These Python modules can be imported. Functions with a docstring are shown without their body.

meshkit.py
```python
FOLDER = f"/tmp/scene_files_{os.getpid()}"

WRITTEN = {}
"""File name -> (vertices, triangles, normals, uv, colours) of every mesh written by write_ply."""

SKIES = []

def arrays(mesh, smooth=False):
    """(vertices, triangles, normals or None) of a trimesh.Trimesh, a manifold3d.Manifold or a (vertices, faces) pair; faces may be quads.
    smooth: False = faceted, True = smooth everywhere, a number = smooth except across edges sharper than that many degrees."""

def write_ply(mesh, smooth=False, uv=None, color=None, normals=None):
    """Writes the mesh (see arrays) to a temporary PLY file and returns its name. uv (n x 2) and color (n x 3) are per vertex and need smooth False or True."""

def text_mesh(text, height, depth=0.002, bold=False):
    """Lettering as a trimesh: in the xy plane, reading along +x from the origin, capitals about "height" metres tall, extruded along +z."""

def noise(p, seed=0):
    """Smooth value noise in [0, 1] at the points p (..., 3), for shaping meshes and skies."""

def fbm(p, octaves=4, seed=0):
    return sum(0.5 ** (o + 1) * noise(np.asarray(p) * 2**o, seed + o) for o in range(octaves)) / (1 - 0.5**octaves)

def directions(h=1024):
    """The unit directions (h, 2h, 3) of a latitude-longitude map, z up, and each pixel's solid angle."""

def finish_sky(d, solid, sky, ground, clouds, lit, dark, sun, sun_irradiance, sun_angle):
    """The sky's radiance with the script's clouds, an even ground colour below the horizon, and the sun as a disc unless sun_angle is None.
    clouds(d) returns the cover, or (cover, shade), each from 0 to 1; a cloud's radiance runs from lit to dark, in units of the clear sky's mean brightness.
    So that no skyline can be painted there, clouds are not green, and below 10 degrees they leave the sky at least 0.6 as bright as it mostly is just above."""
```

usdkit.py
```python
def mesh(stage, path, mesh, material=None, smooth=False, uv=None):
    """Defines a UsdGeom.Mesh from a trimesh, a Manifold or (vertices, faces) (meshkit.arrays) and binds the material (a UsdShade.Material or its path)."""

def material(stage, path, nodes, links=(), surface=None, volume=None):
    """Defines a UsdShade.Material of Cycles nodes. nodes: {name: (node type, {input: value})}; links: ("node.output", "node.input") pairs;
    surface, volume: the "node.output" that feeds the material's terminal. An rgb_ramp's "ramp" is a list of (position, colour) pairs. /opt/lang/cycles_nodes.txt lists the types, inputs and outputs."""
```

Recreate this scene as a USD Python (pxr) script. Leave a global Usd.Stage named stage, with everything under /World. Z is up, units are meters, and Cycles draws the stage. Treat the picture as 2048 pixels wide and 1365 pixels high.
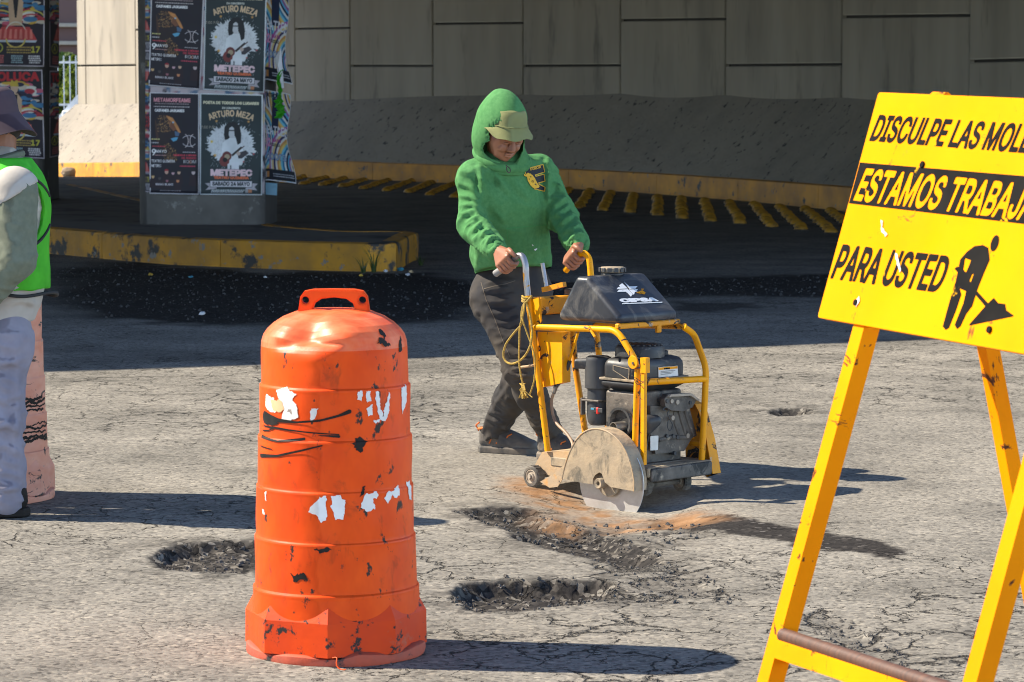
import math, glob, random
import numpy as np
import trimesh, shapely, manifold3d
from shapely import affinity
from shapely.geometry import Polygon, box as sbox, LineString
from scipy import ndimage
from scipy.spatial import cKDTree
from PIL import Image, ImageDraw, ImageFont
from pxr import Usd, UsdGeom, UsdLux, UsdShade, Sdf, Gf, Vt
import usdkit, meshkit

# ------------------------------------------------------------------ camera, sky, sun
stage = Usd.Stage.CreateInMemory()
UsdGeom.SetStageUpAxis(stage, UsdGeom.Tokens.z)
UsdGeom.SetStageMetersPerUnit(stage, 1.0)
world = UsdGeom.Xform.Define(stage, '/World')
UsdGeom.Scope.Define(stage, '/World/Looks')
FPX, CAMH, YH = 5950.0, 1.64, 185.0
PITCH = math.atan((682.5 - YH) / FPX)
cam = UsdGeom.Camera.Define(stage, '/World/camera')
cam.AddTranslateOp().Set(Gf.Vec3d(0, 0, CAMH))
cam.AddRotateXOp().Set(90 - math.degrees(PITCH))
cam.CreateHorizontalApertureAttr(36.0)
cam.CreateVerticalApertureAttr(36.0 * 682 / 1024)
cam.CreateFocalLengthAttr(36.0 * FPX / 2048)
cam.CreateClippingRangeAttr(Gf.Vec2f(0.5, 2000))
cam.CreateFStopAttr(13.0)
cam.CreateFocusDistanceAttr(11.6)
cam.CreateExposureAttr(1.2)
SUN_EL, SUN_AZ = math.radians(44.0), math.radians(-82.0)     # azimuth = atan2(x, y) of the direction towards the sun
SUN = np.array([math.sin(SUN_AZ) * math.cos(SUN_EL), math.cos(SUN_AZ) * math.cos(SUN_EL), math.sin(SUN_EL)])
sun = UsdLux.DistantLight.Define(stage, '/World/sun')
sun.CreateIntensityAttr(1.25)
sun.CreateAngleAttr(0.53)
sun.CreateColorAttr(Gf.Vec3f(1.0, 0.91, 0.76))
sun.CreateNormalizeAttr(True)
_z = Gf.Vec3d(*map(float, SUN)); _x = Gf.Cross(Gf.Vec3d(0, 0, 1), _z).GetNormalized(); _y = Gf.Cross(_z, _x)
sun.AddTransformOp().Set(Gf.Matrix4d(_x[0], _x[1], _x[2], 0, _y[0], _y[1], _y[2], 0, _z[0], _z[1], _z[2], 0, 0, 0, 0, 1))
sky = UsdLux.DomeLight.Define(stage, '/World/sky')
sky.CreateIntensityAttr(1.0)
skym = usdkit.material(stage, '/World/Looks/sky', {
    's': ('sky_texture', {'sky_type': 'single_scattering', 'sun_disc': False, 'sun_elevation': SUN_EL, 'sun_rotation': SUN_AZ, 'altitude': 2600.0, 'air_density': 1.0, 'aerosol_density': 1.2}),
    'b': ('background_shader', {"strength": 0.12})}, [('s.color', 'b.color')], surface='b.background')
UsdShade.MaterialBindingAPI.Apply(sky.GetPrim()).Bind(skym)
sky.GetPrim().SetCustomDataByKey('kind', 'structure')

# ------------------------------------------------------------------ helpers
_R, _U, _Fw = np.array([1., 0, 0]), np.array([0, math.sin(PITCH), math.cos(PITCH)]), np.array([0, math.cos(PITCH), -math.sin(PITCH)])
EYE = np.array([0, 0, CAMH])


def ray(px, py):
    return _R * ((px - 1024) / FPX) + _U * ((682.5 - py) / FPX) + _Fw


def G(px, py, z=0.0):                       # where a sight line of the survey meets the level z
    r = ray(px, py)
    return EYE + r * ((z - CAMH) / r[2])


def PD(px, py, d):                          # ... the upright plane at distance d
    r = ray(px, py)
    return EYE + r * (d / r[1])


def PL(px, py, p0, n):                      # ... a plane
    r = ray(px, py)
    return EYE + r * (np.dot(np.asarray(p0) - EYE, n) / np.dot(r, n))


def proj(p):
    q = np.asarray(p, float) - EYE
    x, y, z = q @ _R, q @ _U, q @ _Fw
    return np.stack([1024 + FPX * x / z, 682.5 - FPX * y / z], -1)


names = {}


def numbered(parent, name):
    k = (parent, name)
    n = names.get(k, 0)
    names[k] = n + 1
    return f'{parent}/{name}' if n == 0 else f'{parent}/{name}_{n:03d}'


def meta(prim, label=None, cat=None, group=None, kind=None):
    p = prim.GetPrim() if hasattr(prim, 'GetPrim') else prim
    for k, v in (('label', label), ('category', cat), ('group', group), ('kind', kind)):
        if v:
            p.SetCustomDataByKey(k, v)
    return p


def thing(name, label, cat, loc=None, rz=0, group=None, kind=None):
    x = UsdGeom.Xform.Define(stage, numbered('/World', name))
    if loc is not None:
        x.AddTranslateOp().Set(Gf.Vec3d(*map(float, loc)))
        if rz:
            x.AddRotateZOp().Set(math.degrees(rz))
    meta(x, label, cat, group, kind)
    return x


def path(p):
    return '/World' if p is None else str((p.GetPrim() if hasattr(p, 'GetPrim') else p).GetPath())


def obj(name, mesh, mat, parent=None, smooth=35, col=None, attrs=None, label=None, cat=None, group=None, kind=None, uv=None):
    """one Mesh prim; mesh may be a list of trimeshes that belong to the same piece"""
    if isinstance(mesh, list):
        mesh = trimesh.util.concatenate(mesh)
    if col is not None or attrs:
        smooth = True if smooth else False
    m = usdkit.mesh(stage, numbered(path(parent), name), mesh, mat, smooth=smooth, uv=uv)
    pv = UsdGeom.PrimvarsAPI(m)
    if col is not None:
        pv.CreatePrimvar('col', Sdf.ValueTypeNames.Color3fArray, 'vertex').Set(Vt.Vec3fArray.FromNumpy(np.asarray(col, np.float32)))
    for k, v in (attrs or {}).items():
        pv.CreatePrimvar(k, Sdf.ValueTypeNames.FloatArray, 'vertex').Set(Vt.FloatArray.FromNumpy(np.asarray(v, np.float32)))
    meta(m, label, cat, group, kind)
    return m


def copy_of(src, name, loc, rz=0, label=None, group=None, scale=None):
    was = src.GetPrim().GetCustomData()
    x = UsdGeom.Xform.Define(stage, numbered('/World', name))
    x.AddTranslateOp().Set(Gf.Vec3d(*map(float, loc)))
    x.AddRotateZOp().Set(math.degrees(rz))
    if scale is not None:
        x.AddScaleOp().Set(Gf.Vec3f(*scale))
    meta(x, label or was['label'], was['category'], group or was.get('group'))
    x.GetPrim().GetReferences().AddInternalReference(src.GetPrim().GetPath())
    x.GetPrim().SetInstanceable(True)
    return x


def lin(r, g=None, b=None):                 # sRGB 0-255 -> linear
    c = np.array([r, g, b] if g is not None else r, float) / 255
    return np.where(c < 0.04045, c / 12.92, ((c + 0.055) / 1.055) ** 2.4)


def M(name, base, rough=0.6, vary=None, spots=None, spots2=None, bump=None, metallic=0.0, attr=None, spec=0.5, coords='object', stretch=None, rough_var=None, extra=None, sheen=0, translucent=None):
    """A principled material. vary: (colour, scale, amount); spots: (colour, scale, threshold, softness); bump: (scale, strength, distance)."""
    n, l = {}, []
    n['tc'] = ('texture_coordinate', {})
    src = 'tc.object' if coords == 'object' else 'geo.position'
    if coords != 'object':
        n['geo'] = ('geometry', {})
    if stretch:
        n['map'] = ('mapping', {'scale': stretch})
        l.append((src, 'map.vector')); src = 'map.vector'
    if attr:
        n['at'] = ('attribute', {'attribute': attr}); cur = 'at.color'
    else:
        n['c0'] = ('color', {'value': base}); cur = 'c0.color'
    k = 0
    for v in ([vary] if vary and not isinstance(vary, list) else (vary or [])):
        k += 1
        n[f'vn{k}'] = ('noise_texture', {'scale': v[1], 'detail': 5.0, 'roughness': 0.6})
        n[f'vr{k}'] = ('map_range', {'from_min': 0.35, 'from_max': 0.65, 'to_min': 0.0, 'to_max': v[2], 'clamp': True})
        n[f'vm{k}'] = ('mix', {'color2': v[0]})
        l += [(src, f'vn{k}.vector'), (f'vn{k}.fac', f'vr{k}.value'), (f'vr{k}.result', f'vm{k}.fac'), (cur, f'vm{k}.color1')]
        cur = f'vm{k}.color'
    for s in (spots, spots2):
        if not s:
            continue
        k += 1
        n[f'sn{k}'] = ('noise_texture', {'scale': s[1], 'detail': 8.0, 'roughness': 0.65, 'distortion': s[4] if len(s) > 4 else 0.0})
        n[f'sr{k}'] = ('map_range', {'from_min': s[2], 'from_max': s[2] + s[3], 'to_min': 0.0, 'to_max': s[5] if len(s) > 5 else 1.0, 'clamp': True})
        n[f'sm{k}'] = ('mix', {'color2': s[0]})
        l += [(src, f'sn{k}.vector'), (f'sn{k}.fac', f'sr{k}.value'), (f'sr{k}.result', f'sm{k}.fac'), (cur, f'sm{k}.color1')]
        cur = f'sm{k}.color'
    p = {'roughness': rough, 'metallic': metallic, 'specular_ior_level': spec}
    if sheen:
        p['sheen_weight'] = sheen
    n['p'] = ('principled_bsdf', p)
    l.append((cur, 'p.base_color'))
    if rough_var:
        n['rn'] = ('noise_texture', {'scale': rough_var[0], 'detail': 4.0})
        n['rr'] = ('map_range', {'from_min': 0.3, 'from_max': 0.7, 'to_min': rough_var[1], 'to_max': rough_var[2], 'clamp': True})
        l += [(src, 'rn.vector'), ('rn.fac', 'rr.value'), ('rr.result', 'p.roughness')]
    if bump:
        bs = bump if isinstance(bump, list) else [bump]
        prev = None
        for i, (sc, st, di) in enumerate(bs):
            n[f'bn{i}'] = ('noise_texture', {'scale': sc, 'detail': 6.0, 'roughness': 0.6})
            n[f'bb{i}'] = ('bump', {'strength': st, 'distance': di})
            l += [(src, f'bn{i}.vector'), (f'bn{i}.fac', f'bb{i}.height')]
            if prev:
                l.append((prev, f'bb{i}.normal'))
            prev = f'bb{i}.normal'
        l.append((prev, 'p.normal'))
    surf = 'p.BSDF'
    if translucent:
        n['tr'] = ('translucent_bsdf', {}); n['mx'] = ('mix_closure', {'fac': translucent})
        l += [(cur, 'tr.color'), ('p.BSDF', 'mx.closure1'), ('tr.BSDF', 'mx.closure2')]
        surf = 'mx.closure'
    return usdkit.material(stage, f'/World/Looks/{name}', n, l, surface=surf)


def boxm(x0, x1, y0, y1, z0, z1, bevel=0.0):
    if bevel <= 0:
        b = trimesh.creation.box([x1 - x0, y1 - y0, z1 - z0])
        b.apply_translation([(x0 + x1) / 2, (y0 + y1) / 2, (z0 + z1) / 2])
        return b
    b = bevel
    pts = []
    for sx, ex in ((x0, 1), (x1, -1)):
        for sy, ey in ((y0, 1), (y1, -1)):
            for sz, ez in ((z0, 1), (z1, -1)):
                pts += [(sx, sy + ey * b, sz + ez * b), (sx + ex * b, sy, sz + ez * b), (sx + ex * b, sy + ey * b, sz)]
    return trimesh.convex.convex_hull(np.array(pts))


def tube(pts, r, sides=12, closed_ends=True, steps=None):
    """round bar along a polyline; r number or list; with steps the path is smoothed (Catmull-Rom)"""
    p = np.asarray(pts, float)
    rr = np.broadcast_to(np.asarray(r, float), (len(p),)).copy()
    if steps:
        q = np.vstack([2 * p[0] - p[1], p, 2 * p[-1] - p[-2]])
        out, ro = [], []
        for i in range(len(p) - 1):
            a, b, c, d = q[i:i + 4]
            for t in np.arange(steps) / steps:
                out.append(0.5 * ((2 * b) + (-a + c) * t + (2 * a - 5 * b + 4 * c - d) * t * t + (-a + 3 * b - 3 * c + d) * t ** 3))
                ro.append(rr[i] * (1 - t) + rr[i + 1] * t)
        out.append(p[-1]); ro.append(rr[-1])
        p, rr = np.array(out), np.array(ro)
    t = np.gradient(p, axis=0)
    t /= np.linalg.norm(t, axis=1, keepdims=True) + 1e-12
    a = np.cross(t[0], [0, 0, 1.0] if abs(t[0][2]) < 0.9 else [1.0, 0, 0])
    a /= np.linalg.norm(a)
    A = []
    for i in range(len(p)):
        a = a - t[i] * np.dot(a, t[i]); a /= np.linalg.norm(a) + 1e-12
        A.append(a)
    A = np.array(A); B = np.cross(t, A)
    ang = np.arange(sides) * 2 * np.pi / sides
    v = p[:, None] + rr[:, None, None] * (np.cos(ang)[None, :, None] * A[:, None] + np.sin(ang)[None, :, None] * B[:, None])
    i, j = np.meshgrid(np.arange(len(p) - 1), np.arange(sides), indexing='ij')
    q = np.stack([i * sides + j, i * sides + (j + 1) % sides, (i + 1) * sides + (j + 1) % sides, (i + 1) * sides + j], -1).reshape(-1, 4)
    f = np.vstack([q[:, [0, 1, 2]], q[:, [0, 2, 3]]])
    v = v.reshape(-1, 3)
    if closed_ends:
        n = len(v)
        v = np.vstack([v, p[0], p[-1]])
        k = np.arange(sides); e = (len(p) - 1) * sides
        f = np.vstack([f, np.stack([np.full(sides, n), (k + 1) % sides, k], 1), np.stack([np.full(sides, n + 1), e + k, e + (k + 1) % sides], 1)])
    m = trimesh.Trimesh(v, f, process=False)
    return m


def bend(pts, rad, n=6):
    """polyline with rounded corners"""
    p = [np.asarray(a, float) for a in pts]
    out = [p[0]]
    for i in range(1, len(p) - 1):
        a, b, c = p[i - 1], p[i], p[i + 1]
        u, w = (a - b) / np.linalg.norm(a - b), (c - b) / np.linalg.norm(c - b)
        r = min(rad, 0.45 * np.linalg.norm(a - b), 0.45 * np.linalg.norm(c - b))
        s, e = b + u * r, b + w * r
        for t in np.linspace(0, 1, n):
            out.append((1 - t) ** 2 * s + 2 * t * (1 - t) * b + t * t * e)
    out.append(p[-1])
    return np.array(out)


def bar(a, b, w, h, up=(0, 0, 1)):
    """square bar from a to b"""
    a, b = np.asarray(a, float), np.asarray(b, float)
    t = (b - a) / np.linalg.norm(b - a)
    s = np.cross(t, up); s /= np.linalg.norm(s); u = np.cross(s, t)
    pts = [c + s * i * w / 2 + u * j * h / 2 for c in (a, b) for i in (-1, 1) for j in (-1, 1)]
    return trimesh.convex.convex_hull(np.array(pts))


def revolve(profile, n=48):
    """(r, z) profile turned about z"""
    pr = np.asarray(profile, float)
    ang = np.arange(n) * 2 * np.pi / n
    v = np.stack([pr[:, None, 0] * np.cos(ang), pr[:, None, 0] * np.sin(ang), np.broadcast_to(pr[:, None, 1], (len(pr), n))], -1).reshape(-1, 3)
    i, j = np.meshgrid(np.arange(len(pr) - 1), np.arange(n), indexing='ij')
    q = np.stack([i * n + j, i * n + (j + 1) % n, (i + 1) * n + (j + 1) % n, (i + 1) * n + j], -1).reshape(-1, 4)
    return trimesh.Trimesh(v, np.vstack([q[:, [0, 1, 2]], q[:, [0, 2, 3]]]), process=False)


def frame_to(mesh, o, ex, ey, ez):
    m = mesh.copy()
    T = np.eye(4); T[:3, 0], T[:3, 1], T[:3, 2], T[:3, 3] = ex, ey, ez, o
    m.apply_transform(T)
    if np.dot(np.cross(ex, ey), ez) < 0:
        m.invert()
    return m


def disc(c, axis, r, h, n=32, bevel=0.0):
    """solid round from c along axis"""
    axis = np.asarray(axis, float); axis /= np.linalg.norm(axis)
    pr = [(1e-5, 0), (r - bevel, 0), (r, bevel), (r, h - bevel), (r - bevel, h), (1e-5, h)] if bevel else [(1e-5, 0), (r, 0), (r, h), (1e-5, h)]
    m = revolve(pr, n)
    ex = np.cross(axis, [0, 0, 1.0] if abs(axis[2]) < 0.9 else [1.0, 0, 0]); ex /= np.linalg.norm(ex)
    return frame_to(m, c, ex, np.cross(axis, ex), axis)


def extrude(poly, h):
    ms = [trimesh.creation.extrude_polygon(g, h, engine='earcut') for g in getattr(poly, 'geoms', [poly]) if g.area > 1e-10]
    return trimesh.util.concatenate(ms)


def blob(pts, r=None):
    """manifold hull of spheres -> rounded solid"""
    ms = [manifold3d.Manifold.sphere(rr, 20).translate(list(map(float, p))) for p, rr in pts]
    m = manifold3d.Manifold.batch_hull(ms).to_mesh()
    return trimesh.Trimesh(m.vert_properties[:, :3], m.tri_verts, process=False)


def rbox(x0, x1, y0, y1, z0, z1, r):
    return blob([((x, y, z), r) for x in (x0 + r, x1 - r) for y in (y0 + r, y1 - r) for z in (z0 + r, z1 - r)])


FONT = glob.glob('/opt/blender-*/*/datafiles/fonts/Inter.woff2')[0]
_fc = {}


def font(sz):
    if sz not in _fc:
        _fc[sz] = ImageFont.truetype(FONT, sz)
    return _fc[sz]


def text_shape(text, height, wscale=1.0, shear=0.0, stroke=6):
    """outline of a line of lettering as a shapely shape, capitals 'height' tall, from the origin"""
    f = font(96)
    x0, y0, x1, y1 = f.getbbox(text, anchor='ls', stroke_width=stroke)
    im = Image.new('L', (x1 - x0 + 8, y1 - y0 + 8))
    ImageDraw.Draw(im).text((4 - x0, 4 - y0), text, 255, f, anchor='ls', stroke_width=stroke)
    on = np.pad(np.asarray(im) > 127, ((0, 0), (1, 1))).astype(np.int8)
    rows, st = np.nonzero(np.diff(on, axis=1) == 1)
    en = np.nonzero(np.diff(on, axis=1) == -1)[1]
    s = shapely.union_all(shapely.box(st, -rows - 1, en, -rows)).buffer(0.6).buffer(-0.6).simplify(0.6)
    k = height / (70.0 + 2 * stroke)
    s = affinity.affine_transform(s, [k * wscale, 0, 0, k, -4 * k * wscale, (4 - y0 + stroke) * k])
    return affinity.affine_transform(s, [1, shear, 0, 1, 0, 0])


_T = np.random.default_rng(99).random((512, 512)).astype(np.float32)


def noise2(x, y):
    xi, yi = np.floor(x), np.floor(y)
    u, v = (x - xi).astype(np.float32), (y - yi).astype(np.float32)
    u, v = u * u * (3 - 2 * u), v * v * (3 - 2 * v)
    i, j = xi.astype(np.int64) & 511, yi.astype(np.int64) & 511
    i1, j1 = (i + 1) & 511, (j + 1) & 511
    return (_T[j, i] * (1 - u) + _T[j, i1] * u) * (1 - v) + (_T[j1, i] * (1 - u) + _T[j1, i1] * u) * v


def fbm2(x, y, sc, oct=4, seed=0):
    x, y = np.asarray(x, float), np.asarray(y, float)
    return sum(0.5 ** (o + 1) * noise2(x * sc * 2 ** o + 37.7 * seed + 11.3 * o, y * sc * 2 ** o + 91.3 * seed + 5.1 * o) for o in range(oct)) / (1 - 0.5 ** oct)


def sstep(a, b, x):
    t = np.clip((x - a) / (b - a), 0, 1)
    return t * t * (3 - 2 * t)
# ------------------------------------------------------------------ ground
def gpoly(pts):
    return Polygon([G(*p)[:2] for p in pts]).buffer(0)


def sdist(poly, x, y, reach=0.6):
    """signed distance inside (+) a ground polygon, -reach far outside"""
    out = np.full(x.shape, -reach)
    bx = poly.bounds
    m = (x > bx[0] - reach) & (x < bx[2] + reach) & (y > bx[1] - reach) & (y < bx[3] + reach)
    if m.any():
        pt = shapely.points(x[m], y[m])
        d = shapely.distance(poly.exterior, pt)
        out[m] = np.where(shapely.contains_xy(poly, x[m], y[m]), d, -d)
    return np.maximum(out, -reach)


xs = np.concatenate([-np.geomspace(300, 3.6, 44), np.arange(-3.3, 3.45, 0.0155), np.geomspace(3.6, 300, 44)])
ys = [-120.0, -60, -30, -15, -8, -4, -1, 1.5, 3.5, 5, 6, 6.6, 7.0]
while ys[-1] < 20:
    ys.append(ys[-1] + max(0.010, ys[-1] ** 2 / (FPX * CAMH) * 1.35))
while ys[-1] < 48:
    ys.append(ys[-1] + 0.09)
ys = np.concatenate([ys, np.geomspace(48.4, 420, 50)])
X, Y = np.meshgrid(xs, ys)
near = (np.abs(X) < 3.6) & (Y > 6.9) & (Y < 20)
wx = X + 0.07 * (fbm2(X, Y, 5, 4, 1) - 0.5) * 2 + 0.02 * (fbm2(X, Y, 34, 3, 2) - 0.5) * 2
wy = Y + 0.12 * (fbm2(X, Y, 5, 4, 3) - 0.5) * 2 + 0.03 * (fbm2(X, Y, 34, 3, 4) - 0.5) * 2
Z = np.zeros_like(X)
dip = lambda y: -0.0281 * np.clip(np.asarray(y, float) - 58, 0, 20)
Z += 0.016 * (fbm2(X, Y, 0.7, 3, 7) - 0.5) * (np.abs(Y) < 60) + dip(Y)
hl_ = sdist(gpoly([(1160, 992), (1200, 988), (1290, 1008), (1300, 1034), (1240, 1046), (1180, 1022)]), X, Y)
Z -= 0.052 * sstep(-0.40, 0.08, hl_) * near
rub = np.zeros_like(X)                       # broken, loose asphalt
POTS = [  # outline in survey pixels, depth, edge width
    ([(292, 1122), (330, 1094), (420, 1082), (520, 1078), (600, 1086), (622, 1110), (560, 1140), (450, 1146), (350, 1142)], 0.040, 0.07),
    ([(898, 1196), (930, 1168), (1010, 1156), (1110, 1158), (1200, 1156), (1255, 1170), (1240, 1192), (1160, 1212), (1060, 1224), (960, 1226), (915, 1214)], 0.055, 0.08),
    ([(898, 1023), (960, 1015), (1062, 1010), (1090, 1026), (1190, 1040), (1235, 1070), (1290, 1096), (1330, 1122), (1240, 1134), (1150, 1112), (1070, 1088), (1000, 1056), (940, 1036)], 0.042, 0.10),
    ([(1530, 822), (1560, 813), (1600, 817), (1632, 824), (1600, 831), (1550, 830)], 0.04, 0.06)]
rocky = fbm2(X, Y, 22, 3, 11)
for pts, dep, ed in POTS:
    sd = sdist(gpoly(pts), wx, wy)
    t = sstep(-0.004, ed, sd)
    Z -= t * dep * (0.75 + 0.5 * fbm2(X, Y, 7, 3, 12))
    Z += t * near * (rocky - 0.5) * 0.022
    rub = np.maximum(rub, sstep(-0.02, 0.02, sd))
    rub = np.maximum(rub, 0.55 * sstep(-0.30, 0.0, sd) * sstep(0.45, 0.6, fbm2(X, Y, 9, 4, 13)))
RUBZ = [gpoly([(1180, 1112), (1330, 1120), (1490, 1180), (1480, 1210), (1380, 1200), (1290, 1215), (1240, 1160)]),
        gpoly([(1000, 1030), (1090, 1022), (1400, 1030), (1440, 1060), (1300, 1120), (1180, 1100), (1060, 1070)]),
        gpoly([(1590, 1225), (1680, 1230), (1800, 1290), (1860, 1350), (1760, 1350), (1660, 1290)]),
        gpoly([(700, 800), (880, 812), (860, 840), (740, 838), (560, 842), (560, 828)])]
rzone = np.zeros_like(X)
for i, pz in enumerate(RUBZ):
    sd = sdist(pz, wx, wy)
    t = sstep(-0.12, 0.18, sd) * sstep(0.42, 0.56, fbm2(X, Y, 6.5, 4, 30 + i))
    rub = np.maximum(rub, t * (0.85 if i == 1 else 0.45))
    rzone = np.maximum(rzone, sstep(-0.22, 0.10, sd)) if i != 1 else rzone
    Z -= t * near * 0.014
# soil and oily grit against the island, damp streaks, two fainter darker areas
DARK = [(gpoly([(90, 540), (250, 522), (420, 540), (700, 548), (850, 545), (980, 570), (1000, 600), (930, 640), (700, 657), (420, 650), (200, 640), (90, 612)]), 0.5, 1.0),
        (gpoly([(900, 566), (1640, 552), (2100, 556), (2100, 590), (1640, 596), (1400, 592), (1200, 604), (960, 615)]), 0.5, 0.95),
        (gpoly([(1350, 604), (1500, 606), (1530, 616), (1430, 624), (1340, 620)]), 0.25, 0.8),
        (gpoly([(160, 690), (330, 700), (520, 716), (520, 728), (300, 728), (80, 726), (80, 705)]), 0.3, 0.25),  # weak soft-edged darker strip across the left road
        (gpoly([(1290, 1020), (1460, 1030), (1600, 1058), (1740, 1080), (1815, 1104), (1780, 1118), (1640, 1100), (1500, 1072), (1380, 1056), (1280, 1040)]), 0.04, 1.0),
        (gpoly([(300, 385), (1000, 385), (1700, 470), (1700, 500), (1000, 460), (560, 452), (200, 450)]), 1.2, 0.12)]  # broad, very faint darkening of the far road
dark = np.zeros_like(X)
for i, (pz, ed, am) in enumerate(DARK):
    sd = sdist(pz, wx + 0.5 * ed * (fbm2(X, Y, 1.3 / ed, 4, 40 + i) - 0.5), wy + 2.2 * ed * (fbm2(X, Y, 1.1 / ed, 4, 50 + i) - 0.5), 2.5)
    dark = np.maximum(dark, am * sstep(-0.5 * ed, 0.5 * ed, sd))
mud = np.zeros_like(X)
for pts in ([(1010, 955), (1090, 960), (1180, 985), (1290, 1022), (1400, 1012), (1460, 1035), (1300, 1046), (1200, 1036), (1080, 1008), (1000, 985)],
            [(1060, 1010), (1120, 1006), (1160, 1030), (1150, 1052), (1090, 1040)]):
    sd = sdist(gpoly(pts), wx, wy)
    mud = np.maximum(mud, sstep(-0.10, 0.12, sd) * (0.35 + 0.65 * sstep(0.4, 0.62, fbm2(X, Y, 12, 4, 61))))
dust = np.zeros_like(X)
sd = sdist(gpoly([(860, 900), (1100, 880), (1500, 960), (1560, 1010), (1300, 1080), (1100, 1100), (880, 1060)]), wx, wy, 1.0)
dust = 0.7 * sstep(-0.8, 0.4, sd)
# how badly the surface is crazed
crk = np.clip(1.5 * sstep(0.42, 0.62, fbm2(X, Y, 0.55, 3, 70)), 0, 1) * 0.6
for pts, am in (([(880, 1225), (1500, 1180), (1900, 1230), (2048, 1365), (860, 1365)], 1.0), ([(100, 735), (860, 690), (900, 860), (560, 880), (200, 850)], 0.95),
                ([(1400, 690), (2048, 690), (2048, 780), (1420, 780)], 0.7), ([(880, 980), (900, 1150), (1020, 1150), (1100, 1090)], 0.7)):
    sd = sdist(gpoly(pts), wx, wy, 1.0)
    crk = np.maximum(crk, am * sstep(-0.8, 0.3, sd))
lowcrk = gpoly([(0, 1090), (500, 1130), (500, 1365), (0, 1365)])
crk = np.where(sdist(lowcrk, X, Y) > 0, crk * 0.3, crk)
# pick a slot where the disc has already cut
slot = LineString([G(1236, 1016)[:2], G(1262, 1026)[:2]])
idx = np.arange(X.size).reshape(X.shape)
crk = np.maximum(crk, 2.3 * rzone)
fq = np.stack([idx[:-1, :-1], idx[:-1, 1:], idx[1:, 1:], idx[1:, :-1]], -1).reshape(-1, 4)


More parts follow.
